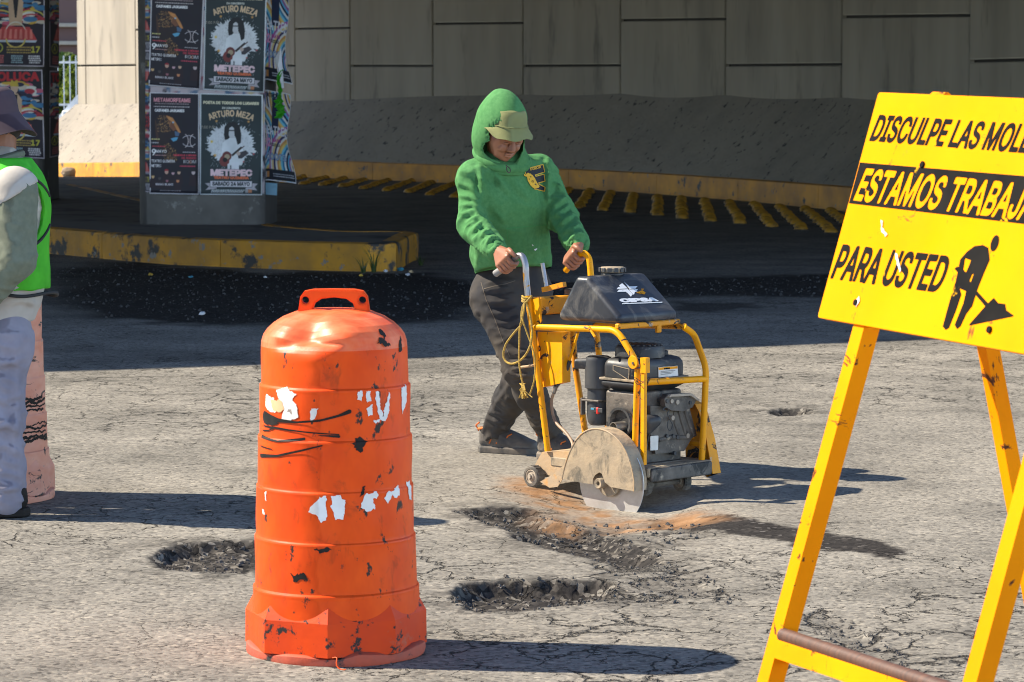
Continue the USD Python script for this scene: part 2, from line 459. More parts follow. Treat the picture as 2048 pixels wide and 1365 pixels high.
def ground_material():
    n, l = {}, []
    def node(k, t, **i): n[k] = (t, i)
    node('geo', 'geometry')
    for a in ('rub', 'dark', 'mud', 'dust', 'crk'):
        node('a_' + a, 'attribute', attribute=a)
    P = 'geo.position'
    # tonal drift of the old asphalt
    node('n1', 'noise_texture', scale=1.1, detail=9.0, roughness=0.68)
    node('r1', 'rgb_ramp', ramp=[(0.30, (.100, .093, .082)), (0.43, (.165, .153, .133)), (0.56, (.208, .192, .166)), (0.70, (.262, .241, .207))])
    l += [(P, 'n1.vector'), ('n1.fac', 'r1.fac')]
    # stones of the mix
    node('v1', 'voronoi_texture', scale=68.0, feature='f1', randomness=1.0)
    node('sv', 'separate_color')
    node('r2', 'rgb_ramp', ramp=[(0.0, (.30, .30, .31)), (0.14, (.70, .69, .68)), (0.5, (1.0, 1.0, 1.0)), (0.85, (1.12, 1.10, 1.07)), (1.0, (1.5, 1.46, 1.38))])
    l += [(P, 'v1.vector'), ('v1.color', 'sv.color'), ('sv.r', 'r2.fac')]
    node('m1', 'mix', mix_type='multiply', fac=0.85)
    l += [('r1.color', 'm1.color1'), ('r2.color', 'm1.color2')]
    # pits between stones
    node('n2', 'noise_texture', scale=30.0, detail=5.0, roughness=0.75)
    node('r3', 'map_range', from_min=0.575, from_max=0.665, to_min=0.0, to_max=0.85, clamp=True)
    node('m2', 'mix', color2=(.035, .032, .030))
    l += [(P, 'n2.vector'), ('n2.fac', 'r3.value'), ('r3.result', 'm2.fac'), ('m1.color', 'm2.color1')]
    # craze cracks: warped cells, two sizes
    node('wn', 'noise_texture', scale=4.0, detail=6.0, roughness=0.6)
    node('ws', 'vector_math', math_type='scale', scale=0.30)
    node('wa', 'vector_math', math_type='add')
    l += [(P, 'wn.vector'), ('wn.color', 'ws.vector1'), (P, 'wa.vector1'), ('ws.vector', 'wa.vector2')]
    for k, sc, w in (('A', 2.2, 0.024), ('B', 5.6, 0.036)):
        node('vc' + k, 'voronoi_texture', scale=sc, feature='distance_to_edge', dimensions='3D')
        node('cn' + k, 'noise_texture', scale=sc * 0.7, detail=4.0)
        node('cw' + k, 'map_range', from_min=0.40, from_max=0.60, to_min=-0.004, to_max=w, clamp=True)
        node('cx' + k, 'math', math_type='multiply')
        node('cy' + k, 'math', math_type='maximum', value2=0.0003)
        node('cd' + k, 'math', math_type='divide', use_clamp=True)
        node('ci' + k, 'math', math_type='subtract', value1=1.0, use_clamp=True)
        l += [('wa.vector', f'vc{k}.vector'), (P, f'cn{k}.vector'), (f'cn{k}.fac', f'cw{k}.value'), (f'cw{k}.result', f'cx{k}.value1'), ('a_crk.fac', f'cx{k}.value2'),
              (f'vc{k}.distance', f'cd{k}.value1'), (f'cx{k}.value', f'cy{k}.value1'), (f'cy{k}.value', f'cd{k}.value2'), (f'cd{k}.value', f'ci{k}.value2')]
    node('cmax', 'math', math_type='maximum')
    node('crough', 'noise_texture', scale=60.0, detail=3.0)
    node('cr2', 'map_range', from_min=0.3, from_max=0.55, to_min=0.35, to_max=1.0, clamp=True)
    node('cmul', 'math', math_type='multiply')
    l += [('ciA.value', 'cmax.value1'), ('ciB.value', 'cmax.value2'), (P, 'crough.vector'), ('crough.fac', 'cr2.value'), ('cmax.value', 'cmul.value1'), ('cr2.result', 'cmul.value2')]
    node('cpow', 'map_range', from_min=0.1, from_max=0.6, to_min=0.0, to_max=0.85, clamp=True)
    node('m3', 'mix', color2=(.034, .031, .028))
    l += [('cmul.value', 'cpow.value'), ('cpow.result', 'm3.fac'), ('m2.color', 'm3.color1')]
    # pale dust of the sawing
    node('m4', 'mix', color2=(.30, .265, .215))
    node('du', 'math', math_type='multiply', value2=0.35)
    l += [('a_dust.fac', 'du.value1'), ('du.value', 'm4.fac'), ('m3.color', 'm4.color1')]
    # loose black rubble
    node('v2', 'voronoi_texture', scale=46.0, feature='f1')
    node('sv2', 'separate_color')
    node('r5', 'rgb_ramp', ramp=[(0.0, (.016, .015, .014)), (0.55, (.038, .034, .031)), (0.85, (.070, .062, .053)), (0.95, (.14, .125, .105)), (1.0, (.22, .20, .17))])
    node('m5', 'mix')
    l += [(P, 'v2.vector'), ('v2.color', 'sv2.color'), ('sv2.g', 'r5.fac'), ('a_rub.fac', 'm5.fac'), ('m4.color', 'm5.color1'), ('r5.color', 'm5.color2')]
    # damp grit, also tints the fainter dark areas
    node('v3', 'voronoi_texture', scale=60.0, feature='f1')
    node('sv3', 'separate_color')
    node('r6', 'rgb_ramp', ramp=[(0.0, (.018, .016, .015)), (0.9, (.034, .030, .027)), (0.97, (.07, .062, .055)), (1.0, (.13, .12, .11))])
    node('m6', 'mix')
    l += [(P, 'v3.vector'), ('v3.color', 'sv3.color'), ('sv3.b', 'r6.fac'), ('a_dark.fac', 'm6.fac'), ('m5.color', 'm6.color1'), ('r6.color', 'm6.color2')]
    node('n7', 'noise_texture', scale=14.0, detail=5.0)
    node('r7', 'rgb_ramp', ramp=[(0.3, (.16, .085, .040)), (0.6, (.27, .15, .075)), (0.8, (.30, .20, .12))])
    node('m7', 'mix')
    l += [(P, 'n7.vector'), ('n7.fac', 'r7.fac'), ('a_mud.fac', 'm7.fac'), ('m6.color', 'm7.color1'), ('r7.color', 'm7.color2')]
    node('p', 'principled_bsdf', roughness=0.9, specular_ior_level=0.1)
    # relief
    node('b1', 'bump', strength=0.6, distance=0.005)
    node('b2', 'bump', strength=0.5, distance=0.009)
    node('b3', 'bump', strength=0.9, distance=0.018, invert=True)
    node('b0', 'math', math_type='multiply_add', value2=-0.4)
    l += [('v1.distance', 'b0.value1'), ('n2.fac', 'b0.value3'), ('b0.value', 'b1.height')]
    node('n9', 'noise_texture', scale=9.0, detail=8.0, roughness=0.7)
    l += [(P, 'n9.vector'), ('n9.fac', 'b2.height'), ('b1.normal', 'b2.normal'), ('cmul.value', 'b3.height'), ('b2.normal', 'b3.normal'), ('b3.normal', 'p.normal'), ('m7.color', 'p.base_color')]
    return usdkit.material(stage, '/World/Looks/asphalt', n, l, surface='p.BSDF')


MG = ground_material()
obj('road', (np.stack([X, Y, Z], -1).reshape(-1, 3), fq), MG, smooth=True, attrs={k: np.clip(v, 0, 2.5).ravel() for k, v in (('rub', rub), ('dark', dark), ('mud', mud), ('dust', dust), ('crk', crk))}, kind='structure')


def ground_z(x, y):
    return float(Z[int(round(np.interp(y, ys, np.arange(len(ys))))), int(round(np.interp(x, xs, np.arange(len(xs)))))])


# loose stones in the holes and on the grit: countless, one object each area
def scatter(name, pts, sizes, mat, seed, label, cat):
    rng = np.random.default_rng(seed)
    base = trimesh.creation.icosphere(1, 1.0)
    vs, fs, n = [], [], 0
    for (x, y), s in zip(pts, sizes):
        v = base.vertices * (0.65 + 0.7 * rng.random((len(base.vertices), 1)))
        v = v * s * np.array([1, 0.9, 0.6]) @ trimesh.transformations.random_rotation_matrix(rng.random(3))[:3, :3].T
        v = v + [x, y, ground_z(x, y) + s * 0.25]
        vs.append(v); fs.append(base.faces + n); n += len(v)
    return obj(name, (np.vstack(vs), np.vstack(fs)), mat, smooth=False, label=label, cat=cat, kind='stuff')


rng = np.random.default_rng(5)
MST = M('stones', (.045, .04, .036), 0.9, vary=((.12, .105, .09), 30, 1.0), bump=(120, .5, .004), coords='world')
MSTD = M('black_grit', (.022, .02, .018), 0.8, vary=((.09, .085, .08), 14, .8), coords='world')
pp, ss = [], []
for pts, dep, ed in POTS[:3]:
    pg = gpoly(pts); b = pg.bounds; k = 0
    while k < 320:
        x, y = rng.uniform(b[0], b[2]), rng.uniform(b[1], b[3])
        if shapely.contains_xy(pg, x, y):
            pp.append((x, y)); ss.append(0.003 + 0.008 * rng.random() ** 5); k += 1
for pz in RUBZ[:3]:
    b = pz.bounds; k = 0
    while k < 220:
        x, y = rng.uniform(b[0], b[2]), rng.uniform(b[1], b[3])
        if shapely.contains_xy(pz, x, y):
            pp.append((x, y)); ss.append(0.0025 + 0.008 * rng.random() ** 4); k += 1
scatter('loose_gravel', pp, ss, MST, 6, 'loose broken asphalt stones lying in and around the potholes', 'gravel')
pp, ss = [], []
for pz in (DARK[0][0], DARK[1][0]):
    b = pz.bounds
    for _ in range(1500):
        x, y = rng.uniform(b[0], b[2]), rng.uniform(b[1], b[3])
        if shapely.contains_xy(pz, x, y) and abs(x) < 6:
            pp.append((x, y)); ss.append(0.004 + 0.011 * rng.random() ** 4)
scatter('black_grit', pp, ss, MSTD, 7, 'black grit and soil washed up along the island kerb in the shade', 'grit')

# ------------------------------------------------------------------ materials of the setting
YEL = (.62, .27, .010)
MKERB = M('kerb_paint', YEL, 0.7, vary=((.34, .15, .02), 2.2, .9), spots=((.06, .052, .045), 3.2, .60, .05), spots2=((.19, .165, .13), 9, .64, .04), bump=[(30, .4, .01), (4, .3, .02)], coords='world')
MKERB2 = M('kerb_paint_worn', (.60, .27, .012), 0.75, vary=((.30, .15, .03), 2.6, .8), spots=((.045, .04, .035), 2.3, .545, .05), spots2=((.22, .2, .17), 7, .60, .04), bump=[(25, .5, .012), (4, .4, .03)], coords='world')
MCON = M('precast_concrete', (.31, .27, .21), 0.85, vary=[((.21, .185, .15), 1.3, .9), ((.36, .32, .26), 0.5, .7)], spots=((.12, .105, .088), 2.4, .56, .16, 0., .75), bump=[(18, .25, .006)], coords='world', stretch=(1, 1, .22))
MCONP = M('patched_concrete', (.50, .48, .41), 0.85, vary=((.42, .40, .34), 2, .8), bump=(18, .25, .006), coords='world')
MCORE = M('joint_dark', (.035, .031, .028), 0.9, coords='world')
MSLOPE = M('shotcrete', (.235, .205, .165), 0.9, vary=[((.17, .15, .125), 1.5, .8), ((.27, .235, .19), .4, .8)], spots=((.04, .036, .033), 6.5, .60, .05), bump=[(6, .6, .05), (30, .4, .01)], coords='world')
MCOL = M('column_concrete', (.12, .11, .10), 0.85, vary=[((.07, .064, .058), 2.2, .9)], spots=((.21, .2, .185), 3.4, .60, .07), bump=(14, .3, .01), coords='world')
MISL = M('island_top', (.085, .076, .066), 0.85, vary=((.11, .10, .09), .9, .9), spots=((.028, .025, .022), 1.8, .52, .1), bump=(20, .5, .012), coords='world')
MDECK = M('deck_concrete', (.30, .28, .25), 0.85, vary=((.22, .2, .18), .4, .8), coords='world')


def sweep_surface(curves):
    """quads between polylines with the same number of points"""
    c = np.array(curves); a, b = c.shape[:2]
    i, j = np.meshgrid(np.arange(a - 1), np.arange(b - 1), indexing='ij')
    q = np.stack([i * b + j, i * b + j + 1, (i + 1) * b + j + 1, (i + 1) * b + j], -1).reshape(-1, 4)
    return trimesh.Trimesh(c.reshape(-1, 3), np.vstack([q[:, [0, 1, 2]], q[:, [0, 2, 3]]]), process=False)


def resample(p, step):
    p = np.asarray(p, float)
    s = np.concatenate([[0], np.cumsum(np.linalg.norm(np.diff(p, axis=0), axis=1))])
    t = np.linspace(0, s[-1], max(2, int(round(s[-1] / step)) + 1))
    return np.stack([np.interp(t, s, p[:, k]) for k in range(p.shape[1])], 1), t


def offset_line(p, d):
    """shift a plan polyline to its left by d with mitred corners"""
    t = np.diff(p, axis=0); t /= np.linalg.norm(t, axis=1, keepdims=True)
    n = np.stack([-t[:, 1], t[:, 0]], 1)
    nv = np.vstack([n[:1], n[:-1] + n[1:], n[-1:]])
    nv /= np.linalg.norm(nv, axis=1, keepdims=True)
    k = np.concatenate([[1], 1 / np.maximum(0.5, (nv[1:-1] * n[1:]).sum(1)), [1]])
    return p + nv * (d * k)[:, None]


def kerb_row(parent, line, h, w, mat, piece, gap=0.006, rnd=0.025, seed=0, soff=None):
    """kerb stones end to end along a plan polyline; the face is on the line, the stone lies to its left"""
    rng = np.random.default_rng(seed)
    fine, t = resample(line, 0.12)
    L = t[-1]; cuts = np.linspace(0, L, max(2, int(round(L / piece)) + 1))
    inner = offset_line(fine, w)
    rin = offset_line(fine, rnd)
    for a, b in zip(cuts[:-1], cuts[1:]):
        tt = np.linspace(a + gap, b - gap, max(2, int((b - a) / 0.15)))
        at = lambda c, z: np.column_stack([np.interp(tt, t, c[:, 0]), np.interp(tt, t, c[:, 1]), z + dip(np.interp(tt, t, fine[:, 1]))])
        wob = (rng.random() - 0.5) * 0.008
        rows = [at(fine, -0.03), at(fine, h - rnd + wob), at(fine * 0.7 + rin * 0.3, h - 0.3 * rnd + wob), at(rin, h + wob), at(inner, h + wob), at(inner, -0.03)]
        m = sweep_surface(rows)
        k = len(tt)
        ends = []
        for e in (0, k - 1):
            ring = np.array([r[e] for r in rows])
            f = [[0, i, i + 1] for i in range(1, len(ring) - 1)]
            ends.append(trimesh.Trimesh(ring, f, process=False))
        mm = trimesh.util.concatenate([m] + ends); mm.merge_vertices(); mm.fix_normals()
        obj('kerb_stone', mm, mat, parent, smooth=40)


# ------------------------------------------------------------------ abutment wall with kerb and concrete apron
KP = [(580, 354), (650, 357), (760, 361), (900, 367), (1135, 376), (1300, 387), (1440, 398), (1627, 415), (1800, 434), (2000, 458)]
kl = np.array([((px - 1024) / FPX * d * 1.003, d) for px, d in ((-22, 75.8), (12, 74.6), (120, 71.8), (230, 68.4), (330, 64.6), (430, 61.2), (510, 59.2))] + [tuple(G(*p)[:2]) for p in KP])
kd = kl[-1] - kl[-2]; kd /= np.linalg.norm(kd)
kl = np.vstack([kl, kl[-1] + kd * 4, kl[-1] + kd * 16])
from scipy.ndimage import gaussian_filter1d
kf, kt = resample(kl, 0.4)
kf = np.stack([gaussian_filter1d(kf[:, k], 6, mode='nearest') for k in range(2)], 1)
_d = kf[3] - kf[0]; _d /= np.linalg.norm(_d); _n = np.array([-_d[1], _d[0]])
turn = np.array([kf[0] + _n * 1.5, kf[0] + _n * 6])
kf = np.vstack([turn[::-1], kf])
kf, kt = resample(kf, 0.4)
APR = 1.25                                     # run of the apron
ic = int(np.argmin(np.abs(kt - 6.0) + 0 * kt))
ic = int(np.argmax([np.linalg.norm(kf[min(i + 1, len(kf) - 1)] - 2 * kf[i] + kf[max(i - 1, 0)]) if 4 < i < 30 else 0 for i in range(len(kf))]))
_o0 = offset_line


def offset_line(p, d):
    if len(p) != len(kf) or abs(d) < .05:
        return _o0(p, d)
    t1 = p[ic] - p[ic - 6]; t1 = t1 / np.linalg.norm(t1)
    t2 = p[ic + 7] - p[ic + 1]; t2 = t2 / np.linalg.norm(t2)
    n1, n2 = np.array([-t1[1], t1[0]]), np.array([-t2[1], t2[0]])
    k = math.tan(0.5 * math.acos(np.clip(t1 @ t2, -1, 1))) * abs(d)
    mit = p[ic] + n2 * d + t2 * k
    out = _o0(p, d)
    for i in range(len(p)):
        s_ = abs(kt[i] - kt[ic])
        if i <= ic:
            out[i] = mit - t1 * max(0, s_ - k)
        elif s_ < k:
            out[i] = mit
        elif s_ < k + 1.2:
            w = (s_ - k) / 1.2
            out[i] = (mit + t2 * (s_ - k)) * (1 - w) + out[i] * w
    return out


face = offset_line(kf, 0.22 + APR)
back = offset_line(kf, 0.22 + APR + 0.5)
fpx = proj(np.column_stack([face, np.full(len(face), 1.6)]))[:, 0]
ok = np.array([kt[i] - kt[ic] > 1.6 for i in range(len(face))])
order = np.argsort(fpx[ok])


def along(px):                                 # arc position of a sight column on the wall face
    return np.interp(px, fpx[ok][order], kt[ok][order])


def facept(t):
    return np.array([np.interp(t, kt, face[:, 0]), np.interp(t, kt, face[:, 1])])


def height_at(px, py):
    q = facept(along(px)); return PD(px, py, q[1])[2]


ST = np.array([(along(px), height_at(px, py)) for px, py in ((160, 209), (230, 208), (600, 203), (700, 200), (860, 193), (1045, 190), (1240, 188), (1450, 191), (1682, 196), (1937, 200))])
stop = np.interp(kt, ST[:, 0], ST[:, 1])
KH = 0.33
wall = thing('retaining_wall', 'long grey concrete panel wall with sloping concrete apron under the overpass', 'wall')
zk = dip(kf[:, 1])
outer = [np.column_stack([offset_line(kf, 0.2), zk + KH - 0.02])]
for s in np.linspace(0, 1, 9):
    o = offset_line(kf, 0.21 + APR * s)
    z = zk + KH + 0.015 + (stop - zk - KH - 0.015) * s + 0.02 * (meshkit.fbm(np.column_stack([o * 1.3, np.full(len(o), s)]), 3, 5) - .5) * (0 < s < 1)
    outer.append(np.column_stack([o, z]))
ap = sweep_surface(outer)
obj('apron', ap, MSLOPE, wall, smooth=True, label='rough sloping concrete apron at the foot of the wall')
TOPW = 5.75
core = [np.column_stack([offset_line(kf, 0.22 + APR + 0.09), np.full(len(kf), z)]) for z in (-0.7, TOPW)] + [np.column_stack([back, np.full(len(kf), TOPW)])]
obj('core', sweep_surface(core), MCORE, wall, smooth=False)


def panel(t0, t1, z00, z01, z10, z11, mat, gap=0.021):
    a, b = facept(t0), facept(t1)
    d = (b - a) / np.linalg.norm(b - a); nrm = np.array([-d[1], d[0]])
    a, b = a + d * gap, b - d * gap
    pts = []
    for off, inset in ((0.0, 0.014), (0.014, 0.0), (0.10, 0.0)):
        for p, e, za, zb in ((a, 1, z00, z10), (b, -1, z01, z11)):
            for z, k in ((za, 1), (zb, -1)):
                q = p + nrm * off + d * e * inset
                pts.append([q[0], q[1], z + k * (gap + inset)])
    return trimesh.convex.convex_hull(np.array(pts))


JX = [172, 272, 350, 430, 510, 590, 700, 865, 1045, 1240, 1450, 1682, 1937, 2230, 2560]
JT = [kt[ic] + 1.5] + [along(x) for x in JX[:-2]]
if JT[1] - JT[0] < .15:
    JT[1] = JT[0] + .30
dlt = JT[-1] - JT[-2]
JT += [JT[-1] + dlt * 1.0, JT[-1] + 2.0 * dlt, JT[-1] + 3 * dlt]
ZA = np.array([(along(px), height_at(px, py)) for px, py in ((172, 132), (272, 131), (700, 132), (1045, 132), (1240, 131), (1450, 131), (1682, 129))])
ZB = np.array([(along(px), height_at(px, py)) for px, py in ((280, 60), (590, 58), (700, 56), (865, 48), (1045, 46), (1240, 41), (1450, 38), (1682, 34), (1937, 31))])
za = lambda t: np.interp(t, ZA[:, 0], ZA[:, 1])
zb = lambda t: np.interp(t, ZB[:, 0], ZB[:, 1])
zs = lambda t: np.interp(t, ST[:, 0], ST[:, 1])
for i in range(len(JT) - 1):
    t0, t1 = JT[i], JT[i + 1]
    A = (i % 2 == 1) if i > 0 else True
    lv = [(zs(t0) - 0.10, zs(t1) - 0.10)]
    j = (za(t0), za(t1)) if A else (zb(t0), zb(t1))
    full = 2 * (np.mean([zb(t0), zb(t1)]) - np.mean([za(t0), za(t1)]))
    while j[0] < TOPW - 0.4:
        lv.append(j); j = (j[0] + full, j[1] + full)
    lv.append((TOPW - 0.02, TOPW - 0.02))
    for q in range(len(lv) - 1):
        obj('panel', panel(t0, t1, lv[q][0], lv[q][1], lv[q + 1][0], lv[q + 1][1], MCON), MCON, wall, smooth=False)
    if i == 10:                                 # two lighter repair patches on one panel
        for u0, u1 in ((0.03, 0.385), (0.41, 0.76)):
            a, b = t0 + (t1 - t0) * u0, t0 + (t1 - t0) * u1
            za0, zs0 = za(a) - 0.07, zs(a) + 0.05
            pm = panel(a, b, zs0, zs0, za0, za0, MCONP, 0.0)
            n2 = facept(b) - facept(a); n2 /= np.linalg.norm(n2)
            pm.apply_translation([n2[1] * 0.004, -n2[0] * 0.004, 0])
            obj('repair_patch', pm, MCONP, wall, smooth=False, label='paler cement repair patch')
tk = thing('kerb', 'yellow painted concrete kerb along the foot of the panel wall', 'kerb')
kerb_row(tk, kf, KH, 0.2, MKERB, 3.1, seed=3)

# ------------------------------------------------------------------ traffic island with yellow kerb, two columns
nose = G(835, 520)[:2]
IP = [(-150, 487), (88, 507), (170, 515), (248, 522), (350, 530), (470, 536), (610, 541), (744, 544)]
il = [G(*p)[:2] for p in IP]
e = il[-1]
il += [e + [0.22, 0.05], nose + [-0.04, -0.16], nose + [0.02, 0.2], nose + [-0.12, 0.6]]
bk = [G(700, 462, .26)[:2], G(568, 452, .26)[:2] + [0.0, 0.0], np.array([-4.6, 38.0]), np.array([-6.6, 45.0]), np.array([-9.5, 47.0])]
ring = np.vstack([il, bk])
from shapely.geometry import Point
IH = 0.26
isl = thing('traffic_island', 'low traffic island with chipped yellow kerb around the postered column', 'traffic island')
rp = Polygon(ring).buffer(-0.14)
top = extrude(rp, 0.30); top.apply_translation([0, 0, IH - 0.005 - 0.30])
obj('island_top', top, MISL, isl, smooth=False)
kerb_row(isl, ring[:-1], IH, 0.16, MKERB2, 1.9, seed=8, rnd=0.035)


def column(loc, rz, hw, hd, z0, z1, rad=0.10):
    p = sbox(-hw, -hd, hw, hd).buffer(-rad).buffer(rad, quad_segs=5)
    m = extrude(p, z1 - z0); m.apply_translation([0, 0, z0])
    return m


CZ1 = 5.74
c1a = np.array(G(290, 455, IH)[:2]); 
C1 = np.array([-3.24, 31.86]); C1R = math.radians(-2.0)
C1HW, C1HD = 0.665, 0.62
c1 = thing('bridge_column', 'square concrete bridge column covered with concert posters, on the island tip', 'column', (C1[0], C1[1], 0), C1R)
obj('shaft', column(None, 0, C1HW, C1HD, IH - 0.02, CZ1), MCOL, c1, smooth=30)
C2 = np.array([-6.66, 38.6]); C2HW = 0.70; C2R = math.radians(-1.0)
c2 = thing('bridge_column', 'postered concrete bridge column at the left edge behind the worker in the vest', 'column', (C2[0], C2[1], 0), C2R)
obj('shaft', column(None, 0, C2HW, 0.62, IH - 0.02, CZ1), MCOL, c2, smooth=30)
# deck overhead: what throws the big shade
DK = Polygon([(-32, 9.25), (30, 35.3), (30, 75), (0, 75), (-7.0, 70), (-9.3, 63.4), (-32, 61)])
dk = thing('bridge_deck', 'concrete overpass deck overhead that throws the broad shade on the road', 'bridge')
dm = extrude(DK, 0.9); dm.apply_translation([0, 0, 6.35])
obj('slab', dm, MDECK, dk, smooth=False)
for k in range(5):
    a = np.array([-15.0, 18.0 + 6.0 * k]); b = np.array([29.0, 18 + 6.0 * k + 22.6])
    g = LineString([a, b]).buffer(0.35, cap_style=2).intersection(DK.buffer(-0.3))
    if g.area > 0.1:
        gm = extrude(g, 0.6); gm.apply_translation([0, 0, 5.752])
        obj('girder', gm, MDECK, dk, smooth=False)
# ------------------------------------------------------------------ printed posters
def tx(d, xy, s, size, fill, anchor='mm', stroke=0, wsc=1.0, im=None):
    f = font(size)
    if wsc == 1.0:
        d.text(xy, s, fill, f, anchor=anchor, stroke_width=stroke, stroke_fill=fill)
        return
    b = f.getbbox(s, anchor='ls', stroke_width=stroke)
    t = Image.new('L', (b[2] - b[0] + 4, b[3] - b[1] + 4))
    ImageDraw.Draw(t).text((2 - b[0], 2 - b[1]), s, 255, f, anchor='ls', stroke_width=stroke)
    t = t.resize((max(1, int(t.width * wsc)), t.height))
    ax = {'m': t.width / 2, 'l': 0, 'r': t.width}[anchor[0]]
    im.paste(Image.new('RGB', t.size, fill), (int(xy[0] - ax), int(xy[1] - t.height / 2)), t)


def arch_text(im, s, cx, cy, w, rise, size, fill, stroke):
    f = font(size); tot = sum(f.getlength(c) for c in s); x = -tot / 2
    k = w / tot
    for c in s:
        a = f.getlength(c); u = (x + a / 2) / (tot / 2)
        t = Image.new('L', (size * 2, size * 2)); ImageDraw.Draw(t).text((size, size), c, 255, f, anchor='mm', stroke_width=stroke)
        t = t.resize((int(size * 2 * k), size * 2)).rotate(-u * 24 * rise / 30)
        p = (int(cx + (x + a / 2) * k - t.width / 2), int(cy - size + rise * (u * u)))
        im.paste(Image.new('RGB', t.size, fill), p, t); x += a


def small_lines(d, x0, x1, y, n, dy, col, rng, h=3):
    for k in range(n):
        x = x0 + rng.integers(0, 12)
        while x < x1 - 8:
            w = int(rng.integers(4, 16)); d.rectangle([x, y + k * dy, min(x + w, x1), y + k * dy + h], fill=col); x += w + 4


def star(d, x, y, r, c):
    d.polygon([(x + (r if i % 2 == 0 else r * .42) * math.sin(i * math.pi / 5), y - (r if i % 2 == 0 else r * .42) * math.cos(i * math.pi / 5)) for i in range(10)], fill=c)


def poster_cat():
    rng = np.random.default_rng(21)
    im = Image.new('RGB', (400, 800), (214, 208, 212)); d = ImageDraw.Draw(im)
    d.rectangle([8, 8, 390, 788], fill=(24, 18, 30))
    tx(d, (180, 58), 'METAMORFEAME', 40, (232, 150, 160), stroke=2, wsc=1.0 * 300 / font(40).getlength('METAMORFEAME'), im=im)
    small_lines(d, 40, 320, 84, 1, 10, (170, 150, 150), rng, 6); small_lines(d, 22, 330, 106, 1, 10, (190, 180, 180), rng, 7)
    tx(d, (160, 140), 'CAIFANES JAGUARES', 26, (236, 232, 232), stroke=2, wsc=240 / font(26).getlength('CAIFANES JAGUARES'), im=im)
    # a big cat's head in profile, spotted orange, blue chin
    head = [(40, 250), (46, 205), (70, 175), (96, 165), (120, 172), (150, 178), (184, 196), (206, 226), (228, 262), (244, 296), (250, 312), (238, 330), (230, 352), (216, 372), (190, 384), (168, 362), (150, 380), (178, 420), (226, 470), (236, 500), (216, 540), (170, 560), (120, 520), (100, 460), (70, 400), (44, 330)]
    d.polygon(head, fill=(38, 24, 26))
    d.polygon([(130, 178), (184, 196), (228, 262), (250, 310), (236, 318), (214, 286), (190, 240), (150, 210)], fill=(196, 128, 70))
    d.polygon([(150, 215), (190, 244), (212, 290), (190, 300), (160, 270)], fill=(120, 72, 48))
    d.polygon([(168, 360), (210, 348), (228, 350), (216, 374), (190, 384)], fill=(86, 158, 196))
    d.polygon([(200, 300), (240, 312), (232, 340), (206, 340)], fill=(70, 96, 128))
    d.ellipse([180, 226, 196, 238], fill=(150, 190, 215))
    for _ in range(260):
        t = rng.random(); x = 60 + 110 * rng.random(); y = 180 + 130 * rng.random()
        if rng.random() < .45:
            x = 110 + 110 * rng.random(); y = 400 + 130 * rng.random()
        r = rng.integers(2, 5)
        px_ = im.getpixel((int(x), int(y)))
        if px_ != (24, 18, 30):
            c = [(196, 140, 70), (160, 104, 52), (220, 176, 104)][rng.integers(3)]
            d.arc([x - r, y - r, x + r, y + r], 0, 280, fill=c, width=2)
    for k in range(14):
        d.line([(40 + k, 210 + 14 * k), (56 + 2 * k, 250 + 15 * k)], fill=(110, 66, 40), width=2)
    for a0, bb in ((200, (262, 332, 372, 400)), (20, (262, 352, 372, 420))):
        d.arc(bb, a0, a0 + 140, fill=(222, 214, 220), width=5)
    d.arc((240, 320, 312, 430), 285, 75, fill=(232, 214, 214), width=5); d.arc((322, 320, 394, 430), 105, 255, fill=(232, 214, 214), width=5)
    tx(d, (12, 470), '9', 64, (240, 236, 236), 'lm', 2); tx(d, (46, 462), 'MAYO', 30, (240, 236, 236), 'lm', 1)
    small_lines(d, 40, 140, 490, 1, 8, (200, 150, 150), rng, 5)
    for k, c in enumerate(((200, 190, 120), (180, 176, 180), (190, 60, 70))):
        small_lines(d, 14, 80 + 50 * (k == 2), 362 + 28 * k, 1, 8, c, rng, 9)
    tx(d, (12, 540), 'TEATRO QUIMERA', 26, (236, 232, 232), 'lm', 1, 190 / font(26).getlength('TEATRO QUIMERA'), im)
    tx(d, (12, 576), 'METEPEC', 26, (236, 232, 232), 'lm', 1, 80 / font(26).getlength('METEPEC'), im)
    small_lines(d, 262, 368, 462, 1, 8, (200, 196, 200), rng, 5)
    tx(d, (376, 490), 'HOMENAJE A HÉROES', 17, (214, 52, 70), 'rm', 1); tx(d, (376, 512), 'DEL SILENCIO', 17, (214, 52, 70), 'rm', 1)
    tx(d, (376, 540), 'ROOM', 34, (230, 226, 228), 'rm', 0); d.ellipse([316, 530, 336, 552], outline=(220, 120, 60), width=3)
    small_lines(d, 240, 376, 570, 1, 8, (204, 60, 84), rng, 9)
    for (x, y, hr, c) in ((26, 660, 15, (200, 160, 110)), (80, 672, 14, (70, 60, 60)), (136, 622, 18, (196, 150, 130)), (188, 630, 14, (206, 160, 170)), (236, 624, 16, (214, 170, 140)), (352, 622, 18, (200, 176, 176)), (140, 690, 13, (150, 90, 100)), (226, 690, 15, (190, 120, 80))):
        d.polygon([(x - hr * 2, y + hr * 6), (x - hr * 1.6, y + hr * 1.5), (x, y + hr), (x + hr * 1.6, y + hr * 1.5), (x + hr * 2, y + hr * 6)], fill=(20 + hr, 18, 26))
        d.ellipse([x - hr * .8, y - hr, x + hr * .8, y + hr * 1.1], fill=c)
        d.chord([x - hr * .9, y - hr * 1.2, x + hr * .9, y + hr * .5], 180, 360, fill=(150, 30, 40) if x == 136 else (34, 26, 30))
    tx(d, (120, 722), 'MANU BLAKE', 22, (206, 200, 206), stroke=1)
    small_lines(d, 80, 250, 768, 1, 8, (170, 166, 170), rng, 5)
    return im


